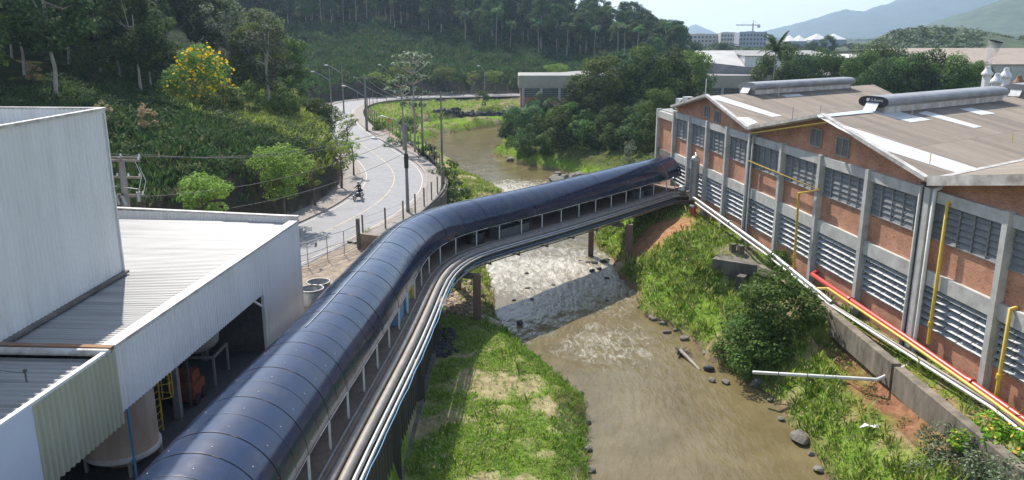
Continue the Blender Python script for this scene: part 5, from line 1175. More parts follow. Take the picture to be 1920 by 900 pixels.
# peninsula trees between the river and the cream building
PT = [(985,150,2.2,92,'palmclump',1,''),
      (1010,140,1.4,225,'lt',6.5,'light green tree hanging over the water at the point where the river widens'),
      (1050,136,1.4,200,'lt',7.5,'lime green tree in the middle of the riverside trees below the brick wall'),
      (1095,138,1.6,150,'bd1',9.0,'dark tree right of the lime green riverside tree'),
      (1085,150,3.5,140,'fm1',11,'slim light tree in front of the cream fascia'),
      (1130,145,2.5,110,'lt',11,'tall bright leafed tree in the middle of the riverside trees'),
      (1170,150,3,100,'bd2',12,'tall dark tree right of the bright leafed tree'),
      (1210,148,3,95,'bp0',12,'tall mid green tree, highest of the riverside trees'),
      (1250,150,3,100,'bd0',12,'tall dense tree left of the white pole behind the brick hall'),
      (1295,155,3,100,'lt',12,'lime tinted tree just behind the white pole beyond the brick hall'),
      (1150,128,1.4,200,'bd1',8,'dark tree standing low at the river edge beyond the tube'),
      (1200,126,2.0,190,'bd2',8,'dark tree in the deep shade between river and brick hall'),
      (1235,122,3,170,'bp2',8,'leafy tree beside the far corner of the brick hall'),
      (1110,128,1.2,240,'bp0',6,'low grey green riverside tree beside the rocky shore')]
for i, (px_, Y_, z_, top_, k, h_, lb) in enumerate(PT):
    if k == 'palmclump': continue
    H_ = zat(top_, Y_)-z_; H0 = {'lt':9,'bd0':9,'bd1':10,'bd2':11,'bp0':9,'bp1':10,'bp2':11,'fm1':12}[k]; plant(k, xat(px_, Y_, z_+H_*.5), Y_, z_-.2, H_/H0*.93, lb, 'tree', 'riverside trees beyond the gallery', sz=H_/H0)
for i, (px_, Y_, k, c_) in enumerate(((975,131,'bush0',1.6),(1000,128,'bushd1',1.7),(1030,127,'bush2',1.5),(1060,127,'bushd0',1.9),(1090,126,'bush1',1.6),(1120,125,'bushd2',1.8),(1150,122,'bush0',1.5),(1185,120,'bushd1',1.9),(1215,118,'bush2',1.6),(960,142,'bushd2',1.7),(965,152,'bush1',1.6),(990,138,'bushd0',1.9),(1040,133,'bush0',2.2),(1075,134,'bush2',2.2))): plant(k, xat(px_, Y_, 2), Y_, None, c_, 'dense bush in the thicket along the water below the cream building', 'bush', 'bushes in the riverside thicket')
PRO['clp'] = make_palm('clump_palm', 8, 2.2, 3.6, 26, 'leaf_palm', droop=1.3); plant('clp', xat(985,145,5), 145, 3.2, 1.25, 'feathery drooping palm clump at the left corner of the cream building', 'palm', sz=1.5)
plant('clp', xat(1020,150,5), 151, 3.6, 1.2, 'second feathery palm clump in front of the brick bay of the cream building', 'palm', sz=1.7)
plant('clp', xat(1115,150,5), 151, 4.5, 1.2, 'feathery palm crown showing between riverside trees under the cream fascia', 'palm', sz=2.2)
PRO['agave'] = make_palm('spiky_plant', 9, .4, 1.6, 14, 'leaf_mid', droop=.5); plant('agave', xat(1232,112,3), 112, 2.6, 1.0, 'low spiky plant near the far corner of the brick hall', 'plant')
PRO['cone'] = make_tree('conical_shrub', 121, 4.0, 1.3, .2, 'leaf_grey', 20, 110, .26, 'bark', 'column', tr=.1); plant('cone', xat(1180,112,2.5), 112, 1.8, 1.05, 'narrow conical shrub just above the tube near the brick hall', 'shrub')
# bushes on the right bank
PRO['bb'] = make_tree('dark_bank_bush', 131, 4.0, 2.1, .3, 'leaf_mid', 34, 230, .24, 'bark', 'round', tr=.12); PRO['bg'] = make_tree('low_bank_bush', 132, 2.6, 2.3, .1, 'leaf_mid', 34, 220, .22, 'bark', 'round', tr=.1)
p = at(1440,645,z=1.6); plant('bb', p.x+.2, p.y+.3, 1.3, 1.22, 'large dark green bush in front of the concrete abutment on the right bank', 'bush')
p = at(1420,690,z=.6); plant('bg', p.x-.2, p.y+.9, .3, 1.12, 'low spreading green bush reaching the water just below the large dark bush', 'bush')
plant('bush1', at(1462,500,z=4).x, at(1462,500,z=4).y, 3.2, .75, 'small bush growing over the pale pipes at the wall foot', 'bush')
PRO['cr'] = make_tree('variegated_bush', 133, 3.4, 2.0, .3, 'leaf_croton', 26, 170, .3, 'bark', 'round', tr=.1); PRO['dk'] = make_tree('dark_leafy_bush', 134, 2.8, 2.2, .1, 'leaf_grey', 30, 220, .2, 'bark', 'round', tr=.1)
p = at(1885,860,z=3.0); plant('cr', p.x, p.y+.2, 1.5, .85, 'bright yellow green bush with orange tips at the lower right corner', 'bush')
p = at(1790,905,z=1.5); plant('dk', p.x, p.y, .9, .95, 'dark leafy bush left of the bright bush in the lower right corner', 'bush')
p = at(1910,930,z=2.); plant('dk', p.x, p.y, 1.3, 1.0, 'dark leafy bush under the bright bush, cut by the corner of the view', 'bush')
PRO['tuft'] = make_tree('grass_clump', 135, .95, .95, .05, 'leaf_bright', 14, 420, .14, 'bark', 'round', tr=.05, asp=.25); p = at(1066,752,z=.9); plant('tuft', p.x, p.y, .35, 1.05, 'rounded bright green tussock at the water edge of the left bank', 'tussock')
# weeds under the road posts
for i, (px_, py_, lb) in enumerate(((690,436,'small weed at the foot of the dark fence posts near the gate'),(770,398,'small weed at the foot of the lamp pole'),(806,323,'small weed on the pavement near the outer bend'))):
    p = at(px_, py_, z=4.5); plant('tuft', p.x, p.y, 4.5, .38, lb, 'weed', 'weeds on the pavement')

mounds('wall_weeds', 150, (18.3,22.3), (27,60), lambda x,y,g,r: (abs(x-(20.0-(y-38)*.02)) > .0), (.2,.5), 'leaf_mid', 51, 190, .13)
tufts('tall_weeds', 900, (8,22), (28,80), bankcond(right=True), (.5,1.1), 'grass_hill', 61, 7, .05, .5, .5)
tufts('tall_weeds', 350, (-5,5), (27,56), bankcond(right=False), (.3,.6), 'grass_deep', 62, 7, .06, .6, .6)
mounds('bank_weeds', 130, (8,20), (30,78), bankcond(right=True), (.25,.6), 'leaf_sun', 63, 170, .14); mounds('bank_weeds', 60, (8,20), (30,78), bankcond(right=True), (.25,.7), 'leaf_grey', 64, 170, .14)
# trees behind the brick hall
RT_ = [(1462,170,95,3,'bp0'),(1500,165,105,3,'bd1'),(1540,168,98,3,'bp1'),(1575,170,112,3,'bd2'),(1612,160,102,3,'bp2'),(1655,150,118,3,'bd0'),(1695,152,108,3,'bp1'),(1735,150,100,3,'bd1'),(1775,148,112,3,'bp0'),(1815,146,120,3,'bp2'),(1850,150,130,3,'bd2'),(1480,150,125,3,'bd0'),(1635,185,92,3,'bp0'),(1690,190,95,3,'bd1'),(1740,205,97,3,'bp1'),(1400,185,135,3,'bd2')]
for i, (px_, Y_, top_, z_, k) in enumerate(RT_):
    H_ = zat(top_, Y_)-z_; H0 = {'bd0':9,'bd1':10,'bd2':11,'bp0':9,'bp1':10,'bp2':11}[k]; plant(k, xat(px_, Y_, z_+5), Y_, z_, H_/H0*.85, 'leafy tree in the dense row behind the brown roofs of the brick hall', 'tree', 'trees behind the brick hall', sz=H_/H0)
plant('royal', xat(1450,150,12), 150, 3, .78, sz=(zat(96,150)-3)/11, label= 'tall palm with arching fronds standing above the trees behind the brick hall', cat='palm')
plant('fd0', xat(1215,230,8), 240, 3, .75, 'dark tree with flat top against the sky beyond the cream building, left one', 'tree'); plant('fd1', xat(1262,230,8), 245, 3, .68, 'dark flat topped tree against the sky left of the distant white blocks', 'tree')
for i, (px_, Y_, top_, k) in enumerate(((1325,330,92,'fm0'),(1355,340,94,'fd1'),(1300,300,96,'fd2'),(1520,400,84,'fd0'),(1550,390,80,'fd1'),(1490,420,88,'fm2'),(1590,360,84,'fg'),(1440,380,94,'fd2'),(1400,420,88,'fm0'),(1375,300,97,'fm1'),(1620,420,86,'fg'))):
    H_ = zat(top_, Y_)-2; plant(k, xat(px_, Y_, 8), Y_, 2, H_/12, 'distant tree between the factory roofs and the hazy mountains', 'tree', 'distant trees before the mountains')

# ================================================================ ROAD FURNITURE
def pole(name, label, px, py, Ybase, zt, mt='pole_conc', r=.14, z0=4.45, group='poles along the river side of the road', cat='pole', x=None):
    X = xat(px, Ybase, z0) if x is None else x; p = Vector((X, Ybase, z0)); root = thing(name, label, cat, tuple(p), group)
    s = MB(); s.tube([p-Vector((0,0,.5)), p+Vector((0,0,.1)), Vector((X, Ybase, zt))], [r*1.25, r*1.2, r*.75], 10); s.build('shaft', MT[mt], root); return root, p
def lamp_arm(root, p, zt, dx, dy, up, ln=1.0):
    s = MB(); a = Vector((p.x, p.y, zt)); b_ = a+Vector((dx, dy, up)); s.tube([a-Vector((0,0,.1)), a.lerp(b_,.5)+Vector((0,0,.12*ln)), b_], .045, 6); ar = s.build('lamp_arm', MT['steel'], root)
    d = Vector((dx, dy, 0)).normalized(); s = MB(); s.tube([b_-d*.1, b_+d*.25, b_+d*.7], [.06,.14,.10], 8); s.build('lamp_head', MT['white_paint'], ar)
def crossarm(root, p, z, w_, ang, ins=3, mt='timber'):
    d = Vector((math.cos(ang), math.sin(ang), 0)); c = Vector((p.x, p.y, z)); s = MB(); s.beam(c-d*w_, c+d*w_, .11, .13); ca = s.build('crossarm', MT[mt], root)
    for k in range(ins):
        q = c+d*(-w_*.92+2*w_*.92*k/max(1,ins-1)); s = MB(); s.lathe(q+Vector((0,0,.07)), [(.03,0),(.07,.05),(.04,.09),(.07,.13),(.02,.2)], 8); s.build('insulator', MT['white_paint'], ca)
    return [c+d*(-w_*.92+2*w_*.92*k/max(1,ins-1))+Vector((0,0,.25)) for k in range(ins)]
rA, pA = pole('lamp_pole', 'tall grey lamp pole on the outer pavement of the bend, just left of the tube', 765, 402, 72.2, 12.7); lamp_arm(rA, pA, 9.9, -2.6, 1.0, 1.3)
s = MB(); s.tube([pA+Vector((0,0,4.2)), pA+Vector((0,0,5.5))], .2, 8); s.build('clamp', MT['black'], rA)
rB, pB = pole('power_pole', 'power pole with one crossarm on the outer pavement beside the fence', 793, 300, 108, 12.3); iB = crossarm(rB, pB, 11.9, 1.3, .3)
rC, pC = pole('power_pole', 'power pole standing in front of the brown water by the river fence', 829, 284, 110.5, 12.8, z0=3.6); iC = crossarm(rC, pC, 12.6, 1.7, .25); iC2 = crossarm(rC, pC, 11.6, .8, .25)
rD, pD = pole('lamp_pole', 'thick pole with lamp arm and crossarm where the road straightens beyond the bend', 688, 246, 137, 13.6, r=.2); lamp_arm(rD, pD, 10.2, -3.4, .8, 1.7); iD = crossarm(rD, pD, 13.3, 1.9, .1)
rE, pE = pole('lamp_pole', 'slim lamp pole left of its twin at the far end of the straight road', 622, 195, 166, 13.7); lamp_arm(rE, pE, 11.3, -3.2, .4, 1.7)
rF, pF = pole('lamp_pole', 'slim lamp pole right of its twin at the far end of the straight road', 645, 195, 168, 14.2); lamp_arm(rF, pF, 12.6, -2.9, .4, 1.6)
rG, pG = pole('lamp_pole', 'lamp pole on the far road below the dark meadow', 909, 168, 218, 11.0, group='poles on the far road'); lamp_arm(rG, pG, 11.0, -1.3, -.2, 1.2)
rH, pH = pole('lamp_pole', 'lamp pole on the far road hidden partly by the tall thin tree', 727, 172, 214, 11.4, group='poles on the far road'); lamp_arm(rH, pH, 11.4, -1.5, -.2, 1.2)
rI, pI = pole('white_mast', 'tall pale mast behind the far corner of the brick hall', 1316, 170, 118, 14.2, mt='white_paint', r=.09, z0=3, group='masts behind the hall', cat='mast')
rJ, pJ = pole('thin_mast', 'thin grey mast left of the pale mast behind the brick hall', 1302, 170, 122, 12.6, mt='pole_conc', r=.05, z0=3, group='masts behind the hall', cat='mast')
# leaning street lamp over the pavement
p = Vector((xat(752,124,4.5), 124, 4.5)); r_ = thing('leaning_lamp', 'curved street lamp leaning low over the pavement beside the yellow road sign', 'street lamp', tuple(p), None)
s = MB(); s.tube([p, p+Vector((.0,0,2.0)), p+Vector((-.9,.5,3.1)), p+Vector((-2.8,1.5,3.5))], [.09,.08,.06,.05], 8); s.build('shaft', MT['steel'], r_); s = MB(); s.tube([p+Vector((-2.7,1.45,3.5)), p+Vector((-3.1,1.65,3.52)), p+Vector((-3.6,1.9,3.42))], [.07,.15,.08], 8); s.build('lamp_head', MT['white_paint'], r_)
# transformer pole behind the shed
X, Y_ = -24.6, 50.0
p = Vector((X, Y_, 4.45)); tp = thing('transformer_pole', 'weathered power pole carrying transformers and crossarms beside the grey tower', 'power pole', tuple(p))
s = MB(); s.tube([p, Vector((X,Y_,13.0))], [.27,.19], 10); s.build('shaft', MT['pole_conc'], tp)
iT = crossarm(tp, p, 12.95, 1.35, -.12); crossarm(tp, p+Vector((.1,-.25,0)), 12.8, 1.3, -.12, 2); crossarm(tp, p, 11.7, 1.2, -.1, 4); crossarm(tp, p, 10.55, 1.25, -.05, 2); crossarm(tp, p, 9.0, 1.2, -.05, 4)
for dx, dz, tl in ((-1.05,10.15,.18),(.98,10.2,0),(-.28,10.0,.2),(.12,9.95,.2)):
    s = MB(); c = Vector((X+dx, Y_-.32, dz)); s.tube([c, c+Vector((-tl*.8,0,.62))], .13, 10); t_ = s.build('fuse_switch' if abs(dx) > .5 else 'transformer', MT['galv'], tp); s = MB(); s.tube([c+Vector((-tl*.8,0,.6)), c+Vector((-tl*.8,0,.78))], .05, 6); s.build('bushing', MT['black'], t_)
s = MB()
for (a, b_, h) in (((.9,12.9),(1.0,10.8),.35), ((1.2,12.4),(1.25,10.6),.3), ((-1.1,11.0),(-.3,11.2),.0), ((.1,11.1),(1.0,11.0),.0)):
    s.tube([Vector((X+a[0],Y_-.2,a[1])), Vector((X+(a[0]+b_[0])/2+h,Y_-.25,(a[1]+b_[1])/2)), Vector((X+b_[0],Y_-.3,b_[1]))], .018, 4)
s.build('jumper_cables', MT['white_paint'], tp)
# overhead wires
def wires(label, sets, sag=1.2, r=.018):
    root = thing('overhead_wires', label, 'wires', tuple(sets[0][0]))
    for a, b_ in sets:
        a, b_ = Vector(a), Vector(b_); s = MB(); s.tube([a.lerp(b_, k/14)-Vector((0,0,4*sag*(k/14)*(1-k/14))) for k in range(15)], r, 4); s.build('wire', MT['steel_dark'], root)
wires('power lines running from the transformer pole over the street trees to the lamp pole', [(iT[0], pA+Vector((-.3,0,8.0))), (iT[2], pA+Vector((.3,0,8.0))), (Vector((X,Y_,10.4)), pA+Vector((0,0,7.2))), (Vector((X,Y_,9.0)), pA+Vector((0,0,5.6)))])
wires('power lines from the lamp pole to the power pole beside the fence', [(pA+Vector((-.3,0,8.0)), iB[0]), (pA+Vector((.3,0,8.0)), iB[2])])
wires('power lines between the power pole by the fence and the pole by the water', [(iB[k], iC[k]) for k in range(3)], .1)
wires('power lines running from the fence pole to the thick pole with lamp arm', [(iB[k], iD[k]) for k in range(3)])
wires('power lines crossing the river terrace from the pole by the water to the far road', [(iC[k], pG+Vector((1+k*.6,0,5))) for k in range(3)], 2.0)
# post fence on the river side
FP = [Vector(q) for q in FEN if q[1] >= 63 and q[1] < 200]; FPr = resample(smoothline(FP, 1), 3.1)
fn = thing('post_fence', 'row of dark posts with thin wires along the river edge of the pavement', 'fence', (FPr[0].x, FPr[0].y, 4.4))
for q in FPr: s = MB(); s.beam((q.x-.1,q.y,4.2), (q.x-.1,q.y,6.35), .13, .13); s.build('post', MT['timber'], fn)
s = MB()
for h in (4.9, 5.5, 6.1): s.tube([(q.x-.1,q.y,h) for q in FPr], .012, 3)
s.build('fence_wire', MT['steel_dark'], fn)
s = MB(); kp = [q for q in FPr if q.y < 122]
for a, b_ in zip(kp[:-1], kp[1:]): s.beam((a.x+.1,a.y,4.35), (b_.x+.1,b_.y,4.35), .22, .35)
s.build('edge_kerb', MT['concrete_old'], fn)
FR = resample([Vector(q) for q in ((-31,200),(-26,205.5),(-15,211.5),(0,215.5),(45,222))], 3.2)
fn = thing('post_fence', 'row of thin posts along the near edge of the far road', 'fence', (FR[0].x, FR[0].y, 4.4))
for q in FR: s = MB(); s.beam((q.x,q.y,4.2), (q.x,q.y,6.0), .12, .12); s.build('post', MT['timber'], fn)
s = MB(); s.tube([(q.x,q.y,5.7) for q in FR], .02, 3); s.build('fence_wire', MT['steel_dark'], fn)
s = MB()
for a, b_ in zip(FR[:-1], FR[1:]): s.beam((a.x,a.y-.3,3.7), (b_.x,b_.y-.3,3.7), .3, 1.9)
o = s.build('road_retaining_wall', MT['concrete']); tag(o, 'low grey retaining wall carrying the far road above the green terrace', 'retaining wall')
FB = resample([Vector((p_.x, p_.y)) for p_ in RLs if p_.y > 186 or p_.x > -30], 3.4); FB = [q for q in FB if q.y > 195 and q.x < 45]
fn = thing('post_fence', 'row of posts behind the far road at the foot of the dark meadow', 'fence', (FB[0].x, FB[0].y+5, 4.4))
for q in FB: s = MB(); s.beam((q.x+(-1.5 if q.x < -25 else 0),q.y+5.0,4.2), (q.x+(-1.5 if q.x < -25 else 0),q.y+5.0,6.6), .14, .14); s.build('post', MT['timber'], fn)
# river retaining wall below the pavement of the bend
WL = [q for q in resample(smoothline([Vector(q) for q in FEN if 60 <= q[1] < 130], 1), 1.2)]; rg = random.Random(4); s = MB()
for a, b_ in zip(WL[:-1], WL[1:]):
    k = rg.uniform(0,.08); s.beam((a.x+.12+k,a.y,2.2), (b_.x+.12+k,b_.y,2.2), .35, 4.2)
o = s.build('river_wall', MT['concrete_old']); tag(o, 'stained concrete river wall below the post fence of the bend', 'retaining wall')
# brown low wall by the gate
a = at(676,463,z=4.45); b_ = at(716,440,z=4.45); s = MB(); s.beam((a.x,a.y,4.95), (-8.2,58.4,4.95), .3, 1.2); o = s.build('low_wall', MT['concrete_brown']); tag(o, 'low brown wall between the gate post and the tube', 'wall')
# rock cutting wall beside the road: ribbed dark face
# mesh gate and fence by the yard
G = [at(578,501,z=4.45), at(614.7,486.7,z=4.45), at(646,477,z=4.45), at(673,464,z=4.45)]; G = [Vector((-17.2,52.0,4.45)), Vector((-15.9,53.1,4.45))]+G
mf = thing('mesh_fence', 'light wire mesh fence with rails between the yard and the road', 'fence', tuple(G[0]))
for q in G[:-1]: s = MB(); s.tube([q, q+Vector((0,0,1.85))], .035, 8); s.build('post', MT['steel'], mf)
s = MB(); q = G[-1]; s.beam(q, q+Vector((0,0,2.3)), .26, .26); s.build('end_post', MT['concrete_old'], mf)
for h in (.12, .55, .95, 1.82): s = MB(); s.tube([q+Vector((0,0,h)) for q in G], .028, 6); s.build('rail', MT['steel'], mf)
s = MB()
for a, b_ in zip(G[:-1], G[1:]):
    n = int((b_-a).length/.16)
    for k in range(1, n): c = a.lerp(b_, k/n); s.tube([c+Vector((0,0,.12)), c+Vector((0,0,1.82))], .004, 3, caps=False)
s.build('wire_mesh', MT['steel'], mf)
c = G[2].lerp(G[3], .45)+Vector((.0,-.05,1.45)); dG = (G[3]-G[2]).normalized(); s = MB(); s.beam(c-dG*.13, c+dG*.13, .02, .42); pl = s.build('number_plate', MT['corr_grey'], mf)
tx = text('8', .42, MT['black'], 'numeral', pl, .003); place_text(tx, c-dG*.13+Vector((.0,0,-.15))+dG.cross(Vector((0,0,1)))*.022, dG, Vector((0,0,1)), pl)
# yellow road sign
p = Vector((xat(731,126,4.5), 126, 4.5)); sg = thing('road_sign', 'yellow diamond warning sign with a black curve arrow beside the fence', 'road sign', tuple(p)); s = MB(); s.tube([p, p+Vector((0,0,3.0))], .04, 8); s.build('sign_post', MT['steel'], sg)
c = p+Vector((0,-.06,2.9)); s = MB(); s.prism([c+Vector((0,0,-.62)), c+Vector((.62,0,0)), c+Vector((0,0,.62)), c+Vector((-.62,0,0))], (0,.02,0)); pl = s.build('sign_plate', MT['yellow'], sg)
s = MB(); c2 = c+Vector((0,-.012,0)); s.tube([c2+Vector((-.1,0,-.32)), c2+Vector((-.1,0,-.05)), c2+Vector((.05,0,.1)), c2+Vector((.12,0,.2))], .035, 5); s.prism([c2+Vector((.02,0,.2)), c2+Vector((.22,0,.12)), c2+Vector((.2,0,.36))], (0,-.01,0)); s.build('arrow', MT['black'], pl)

# ================================================================ MOTORCYCLE AND RIDER
mp_ = at(672,374,z=4.44); ang = math.atan2(-1.0, -.38)          # heads towards the camera, slightly left
Qm = Matrix.Rotation(ang, 3, 'Z')
def M_(x, y, z): return mp_+Qm@Vector((x, y, z))
mo = thing('motorcycle', 'dark motorcycle with a rider on the sunny road by the left kerb', 'motorcycle', tuple(mp_))
for xx, nm in ((.68,'wheel'), (-.66,'wheel')):
    s = MB(); s.tube([M_(xx+.27*math.cos(a), 0, .32+.27*math.sin(a)) for a in np.linspace(0, 2*math.pi, 19)[:-1]], .055, 8, closed=True); wh = s.build(nm, MT['black'], mo)
    s = MB()
    for a in np.linspace(0, 2*math.pi, 9)[:-1]: s.beam(M_(xx,0,.32), M_(xx+.25*math.cos(a),0,.32+.25*math.sin(a)), .02, .02)
    s.tube([M_(xx,-.07,.32), M_(xx,.07,.32)], .05, 8); s.build('rim', MT['steel'], wh)
s = MB(); s.tube([M_(.32,0,.86), M_(.2,0,.93), M_(-.08,0,.86)], [.1,.16,.1], 10); s.build('fuel_tank', MT['black'], mo)
s = MB(); s.tube([M_(-.05,0,.80), M_(-.4,0,.78), M_(-.8,0,.86)], [.1,.13,.08], 8); s.build('saddle', MT['black'], mo)
s = MB(); s.box(M_(.05,0,.45), (.42,.26,.34), ang); s.tube([M_(.1,.14,.3), M_(-.3,.17,.28), M_(-.85,.17,.38)], .045, 8); s.build('engine', MT['steel_dark'], mo)
s = MB()
for sg_ in (-1,1): s.tube([M_(.68,.09*sg_,.32), M_(.42,.09*sg_,.95), M_(.38,.09*sg_,1.02)], .028, 6)
s.tube([M_(.22,-.36,1.08), M_(.38,-.12,1.05), M_(.38,.12,1.05), M_(.22,.36,1.08)], .018, 6); s.build('fork_and_handlebar', MT['steel'], mo)
s = MB(); s.tube([M_(.46,0,.92), M_(.56,0,.92)], [.08,.1], 10); s.build('headlight', MT['white_paint'], mo)
s = MB(); s.beam(M_(.66,0,.66), M_(.9,0,.55), .11, .02); s.tube([M_(-.6,0,.72), M_(-.95,0,.72)], .05, 6); s.build('mudguard', MT['black'], mo)
for sg_ in (-1,1): s = MB(); s.tube([M_(.3,.3*sg_,1.08), M_(.28,.38*sg_,1.28)], .01, 4); s.tube([M_(.28,.33*sg_,1.3), M_(.28,.45*sg_,1.3)], .05, 6); s.build('mirror', MT['steel'], mo)
def person(label, loc, joints, edges, rad, clothes, head, group=None, mt='cloth_black', up=1):
    root = thing('person', label, 'person', tuple(loc), group)
    me = bpy.data.meshes.new('body'); me.from_pydata([tuple(Vector(j)-Vector(loc)) for j in joints], edges, []); o = link('body', me, root)
    sk = o.modifiers.new('skin', 'SKIN'); o.modifiers.new('sub', 'SUBSURF').levels = 1; o.modifiers['sub'].render_levels = 2
    if not me.skin_vertices: me.attributes.new
    return root, o
def body(name, label, loc, J, E, Rd, mats, hd, helmet=None, matf=None):
    """one continuous skinned body built from joints J, edges E, radii Rd"""
    root = thing('person', label, 'person', tuple(loc)); loc = Vector(loc)
    me = bpy.data.meshes.new('body'); me.from_pydata([tuple(Vector(j)-loc) for j in J], E, []); o = bpy.data.objects.new('tmpbody', me); COL.objects.link(o)
    o.modifiers.new('skin', 'SKIN'); sv = me.skin_vertices[0].data if me.skin_vertices else None
    for i, r in enumerate(Rd): sv[i].radius = (r, r)
    sv[0].use_root = True
    sm_ = o.modifiers.new('sub', 'SUBSURF'); sm_.levels = 2
    dg = bpy.context.evaluated_depsgraph_get(); dg.update(); me2 = bpy.data.meshes.new_from_object(o.evaluated_get(dg)); bpy.data.objects.remove(o)
    me2.name = 'body'; me2.materials.clear()
    for m_ in mats: me2.materials.append(MT[m_])
    for pl in me2.polygons: pl.use_smooth = True; pl.material_index = matf(pl.center+loc)
    link('body', me2, root); return root
def skel(hip, chest, neck, head, arms, legs, Rr=1):
    J = [hip, (Vector(hip)+Vector(chest))/2, chest, neck, Vector(head)+Vector((0,0,-.08)), Vector(head)+Vector((0,0,.09))]; E = [(0,1),(1,2),(2,3),(3,4),(4,5)]; Rd = [.15,.14,.17,.06,.085,.095]
    for (sh, el, ha, tips) in arms:
        b = len(J); J += [sh, el, ha]; E += [(2,b),(b,b+1),(b+1,b+2)]; Rd += [.075,.05,.035]
        for tpp in tips: J.append(tpp); E.append((b+2, len(J)-1)); Rd.append(.011)
    for (hp, kn, an, toe) in legs:
        b = len(J); J += [hp, kn, an, toe]; E += [(0,b),(b,b+1),(b+1,b+2),(b+2,b+3)]; Rd += [.105,.075,.05,.04]
    return J, E, Rd
# rider
arms = []; legs = []
for sg_ in (-1,1):
    h_ = M_(.23,.30*sg_,1.10); fx = [M_(.30,(.27+.022*k)*sg_,1.09-.01*(k % 2)) for k in range(4)]+[M_(.25,.24*sg_,1.06)]
    arms.append((M_(-.22,.2*sg_,1.36), M_(-.02,.33*sg_,1.16), h_, fx)); legs.append((M_(-.3,.13*sg_,.9), M_(.12,.24*sg_,.78), M_(-.08,.22*sg_,.36), M_(.12,.23*sg_,.3)))
J, E, Rd = skel(M_(-.34,0,.92), M_(-.24,0,1.34), M_(-.2,0,1.5), M_(-.17,0,1.62), arms, legs)
rd = body('rider', 'person riding the dark motorcycle in dark clothes and a helmet', mp_+Vector((0,0,.9)), J, E, Rd, ['cloth_black','denim','skin'], None, matf=lambda c: 1 if c.z < mp_.z+.86 else (2 if (c-M_(-.17,0,1.62)).length < .19 or min((c-M_(.26,.29,1.09)).length, (c-M_(.26,-.29,1.09)).length) < .1 else 0))
s = MB(); hc = M_(-.18,0,1.66); s.lathe(hc, [(0,.17),(.08,.155),(.13,.10),(.15,.02),(.145,-.06),(.12,-.12)], 14); s.build('helmet', MT['white_paint'], rd); s = MB(); s.lathe(hc, [(.152,.05),(.156,.0),(.15,-.05)], 10, a0=ang-.9, a1=ang+.9); s.build('visor', MT['black'], rd)
# walker in red under the canopy
wp_ = Vector((-6.15, 49.2, 5.38)); t_ = Vector((0,-1,0)); 
def Wk(x, y, z): return wp_+Vector((x, y, z))
arms = [(Wk(sx*.2,0,1.42), Wk(sx*.26,.03,1.13), Wk(sx*.25,-.06,.88), [Wk(sx*(.25-.02*k),-.08-.01*k,.76) for k in range(4)]+[Wk(sx*.2,-.1,.83)]) for sx in (-1,1)]
legs = [(Wk(-.1,0,.88), Wk(-.1,-.14,.5), Wk(-.1,-.1,.08), Wk(-.1,-.26,.04)), (Wk(.1,0,.88), Wk(.1,.06,.5), Wk(.1,.22,.1), Wk(.1,.1,.04))]
J, E, Rd = skel(Wk(0,0,.95), Wk(0,0,1.35), Wk(0,0,1.5), Wk(0,-.02,1.63), arms, legs)
pr = body('walker', 'person in a red shirt walking under the edge of the tube canopy', wp_, J, E, Rd, ['cloth_red','denim','skin'], None, matf=lambda c: 1 if c.z < wp_.z+.93 else (2 if c.z > wp_.z+1.5 or abs(c.x-wp_.x) > .22 and c.z < wp_.z+1.15 else 0))
s = MB(); s.lathe(Wk(0,0,1.68), [(0,.11),(.06,.10),(.1,.05),(.11,-.02),(.1,-.06)], 12); s.build('hair', MT['black'], pr)
for sx in (-1,1): s = MB(); s.lathe(Wk(sx*.035,-.118,1.65), [(0,.012),(.012,0),(0,-.012)], 6); s.build('eye', MT['black'], pr)

# ================================================================ RIVERSIDE DETAILS
def wallpoly(name, P, th, zt, zb, mt, label, cat):
    s = MB()
    for a, b_ in zip(P[:-1], P[1:]): za = zt
    root = s
    for (a, b_) in zip(P[:-1], P[1:]):
        a3, b3 = Vector((a[0],a[1],0)), Vector((b_[0],b_[1],0)); d = (b3-a3).normalized(); n_ = Vector((d.y,-d.x,0))*th/2
        s.prism([a3-n_+Vector((0,0,a[3])), a3+n_+Vector((0,0,a[3])), a3+n_+Vector((0,0,a[2])), a3-n_+Vector((0,0,a[2]))], b3-a3)
    o = s.build(name, MT[mt]); tag(o, label, cat); return o
wallpoly('broken_retaining_wall', [(18.6,57.6,3.75,.4),(19.5,48.4,3.75,.4)], .45, 0, 0, 'concrete_weathered', 'old block retaining wall half hidden behind the dark bush on the right bank', 'retaining wall')
wallpoly('broken_retaining_wall', [(19.55,48.2,4.05,2.7),(19.8,38.3,4.05,2.75)], .5, 0, 0, 'concrete_weathered', 'stained concrete retaining wall with eroded red earth below it', 'retaining wall')
wallpoly('broken_retaining_wall', [(19.85,38.1,3.95,2.55),(20.1,30,3.95,2.4),(20.4,22,3.95,2.4)], .5, 0, 0, 'concrete_weathered', 'lower length of concrete retaining wall under the red pipe near the right edge', 'retaining wall')
ab = thing('concrete_abutment', 'weathered concrete block abutment on the grassy right bank', 'abutment', (16.8,60,1))
s = MB(); s.prism([(15.7,60.2,.2),(18.8,58.2,.2),(20.3,61.0,.2),(17.2,63.0,.2)], (0,0,3.25)); s.build('block', MT['concrete_old'], ab)
s = MB(); s.prism([(17.6,58.9,.4),(17.0,58.0,.4),(17.5,57.7,.4),(18.1,58.6,.4)], (0,0,2.3)); s.build('buttress', MT['concrete_old'], ab)
for i, (x_, y_) in enumerate(((17.6,61.6),(18.1,61.1))): s = MB(); s.box((x_,y_,3.85), (.4,.4,.9), .3); o = s.build('concrete_stub', MT['concrete_old']); tag(o, ('taller' if i == 0 else 'shorter')+' dark concrete stub standing on top of the abutment', 'concrete stub', 'stubs on the abutment')
rg = random.Random(12)
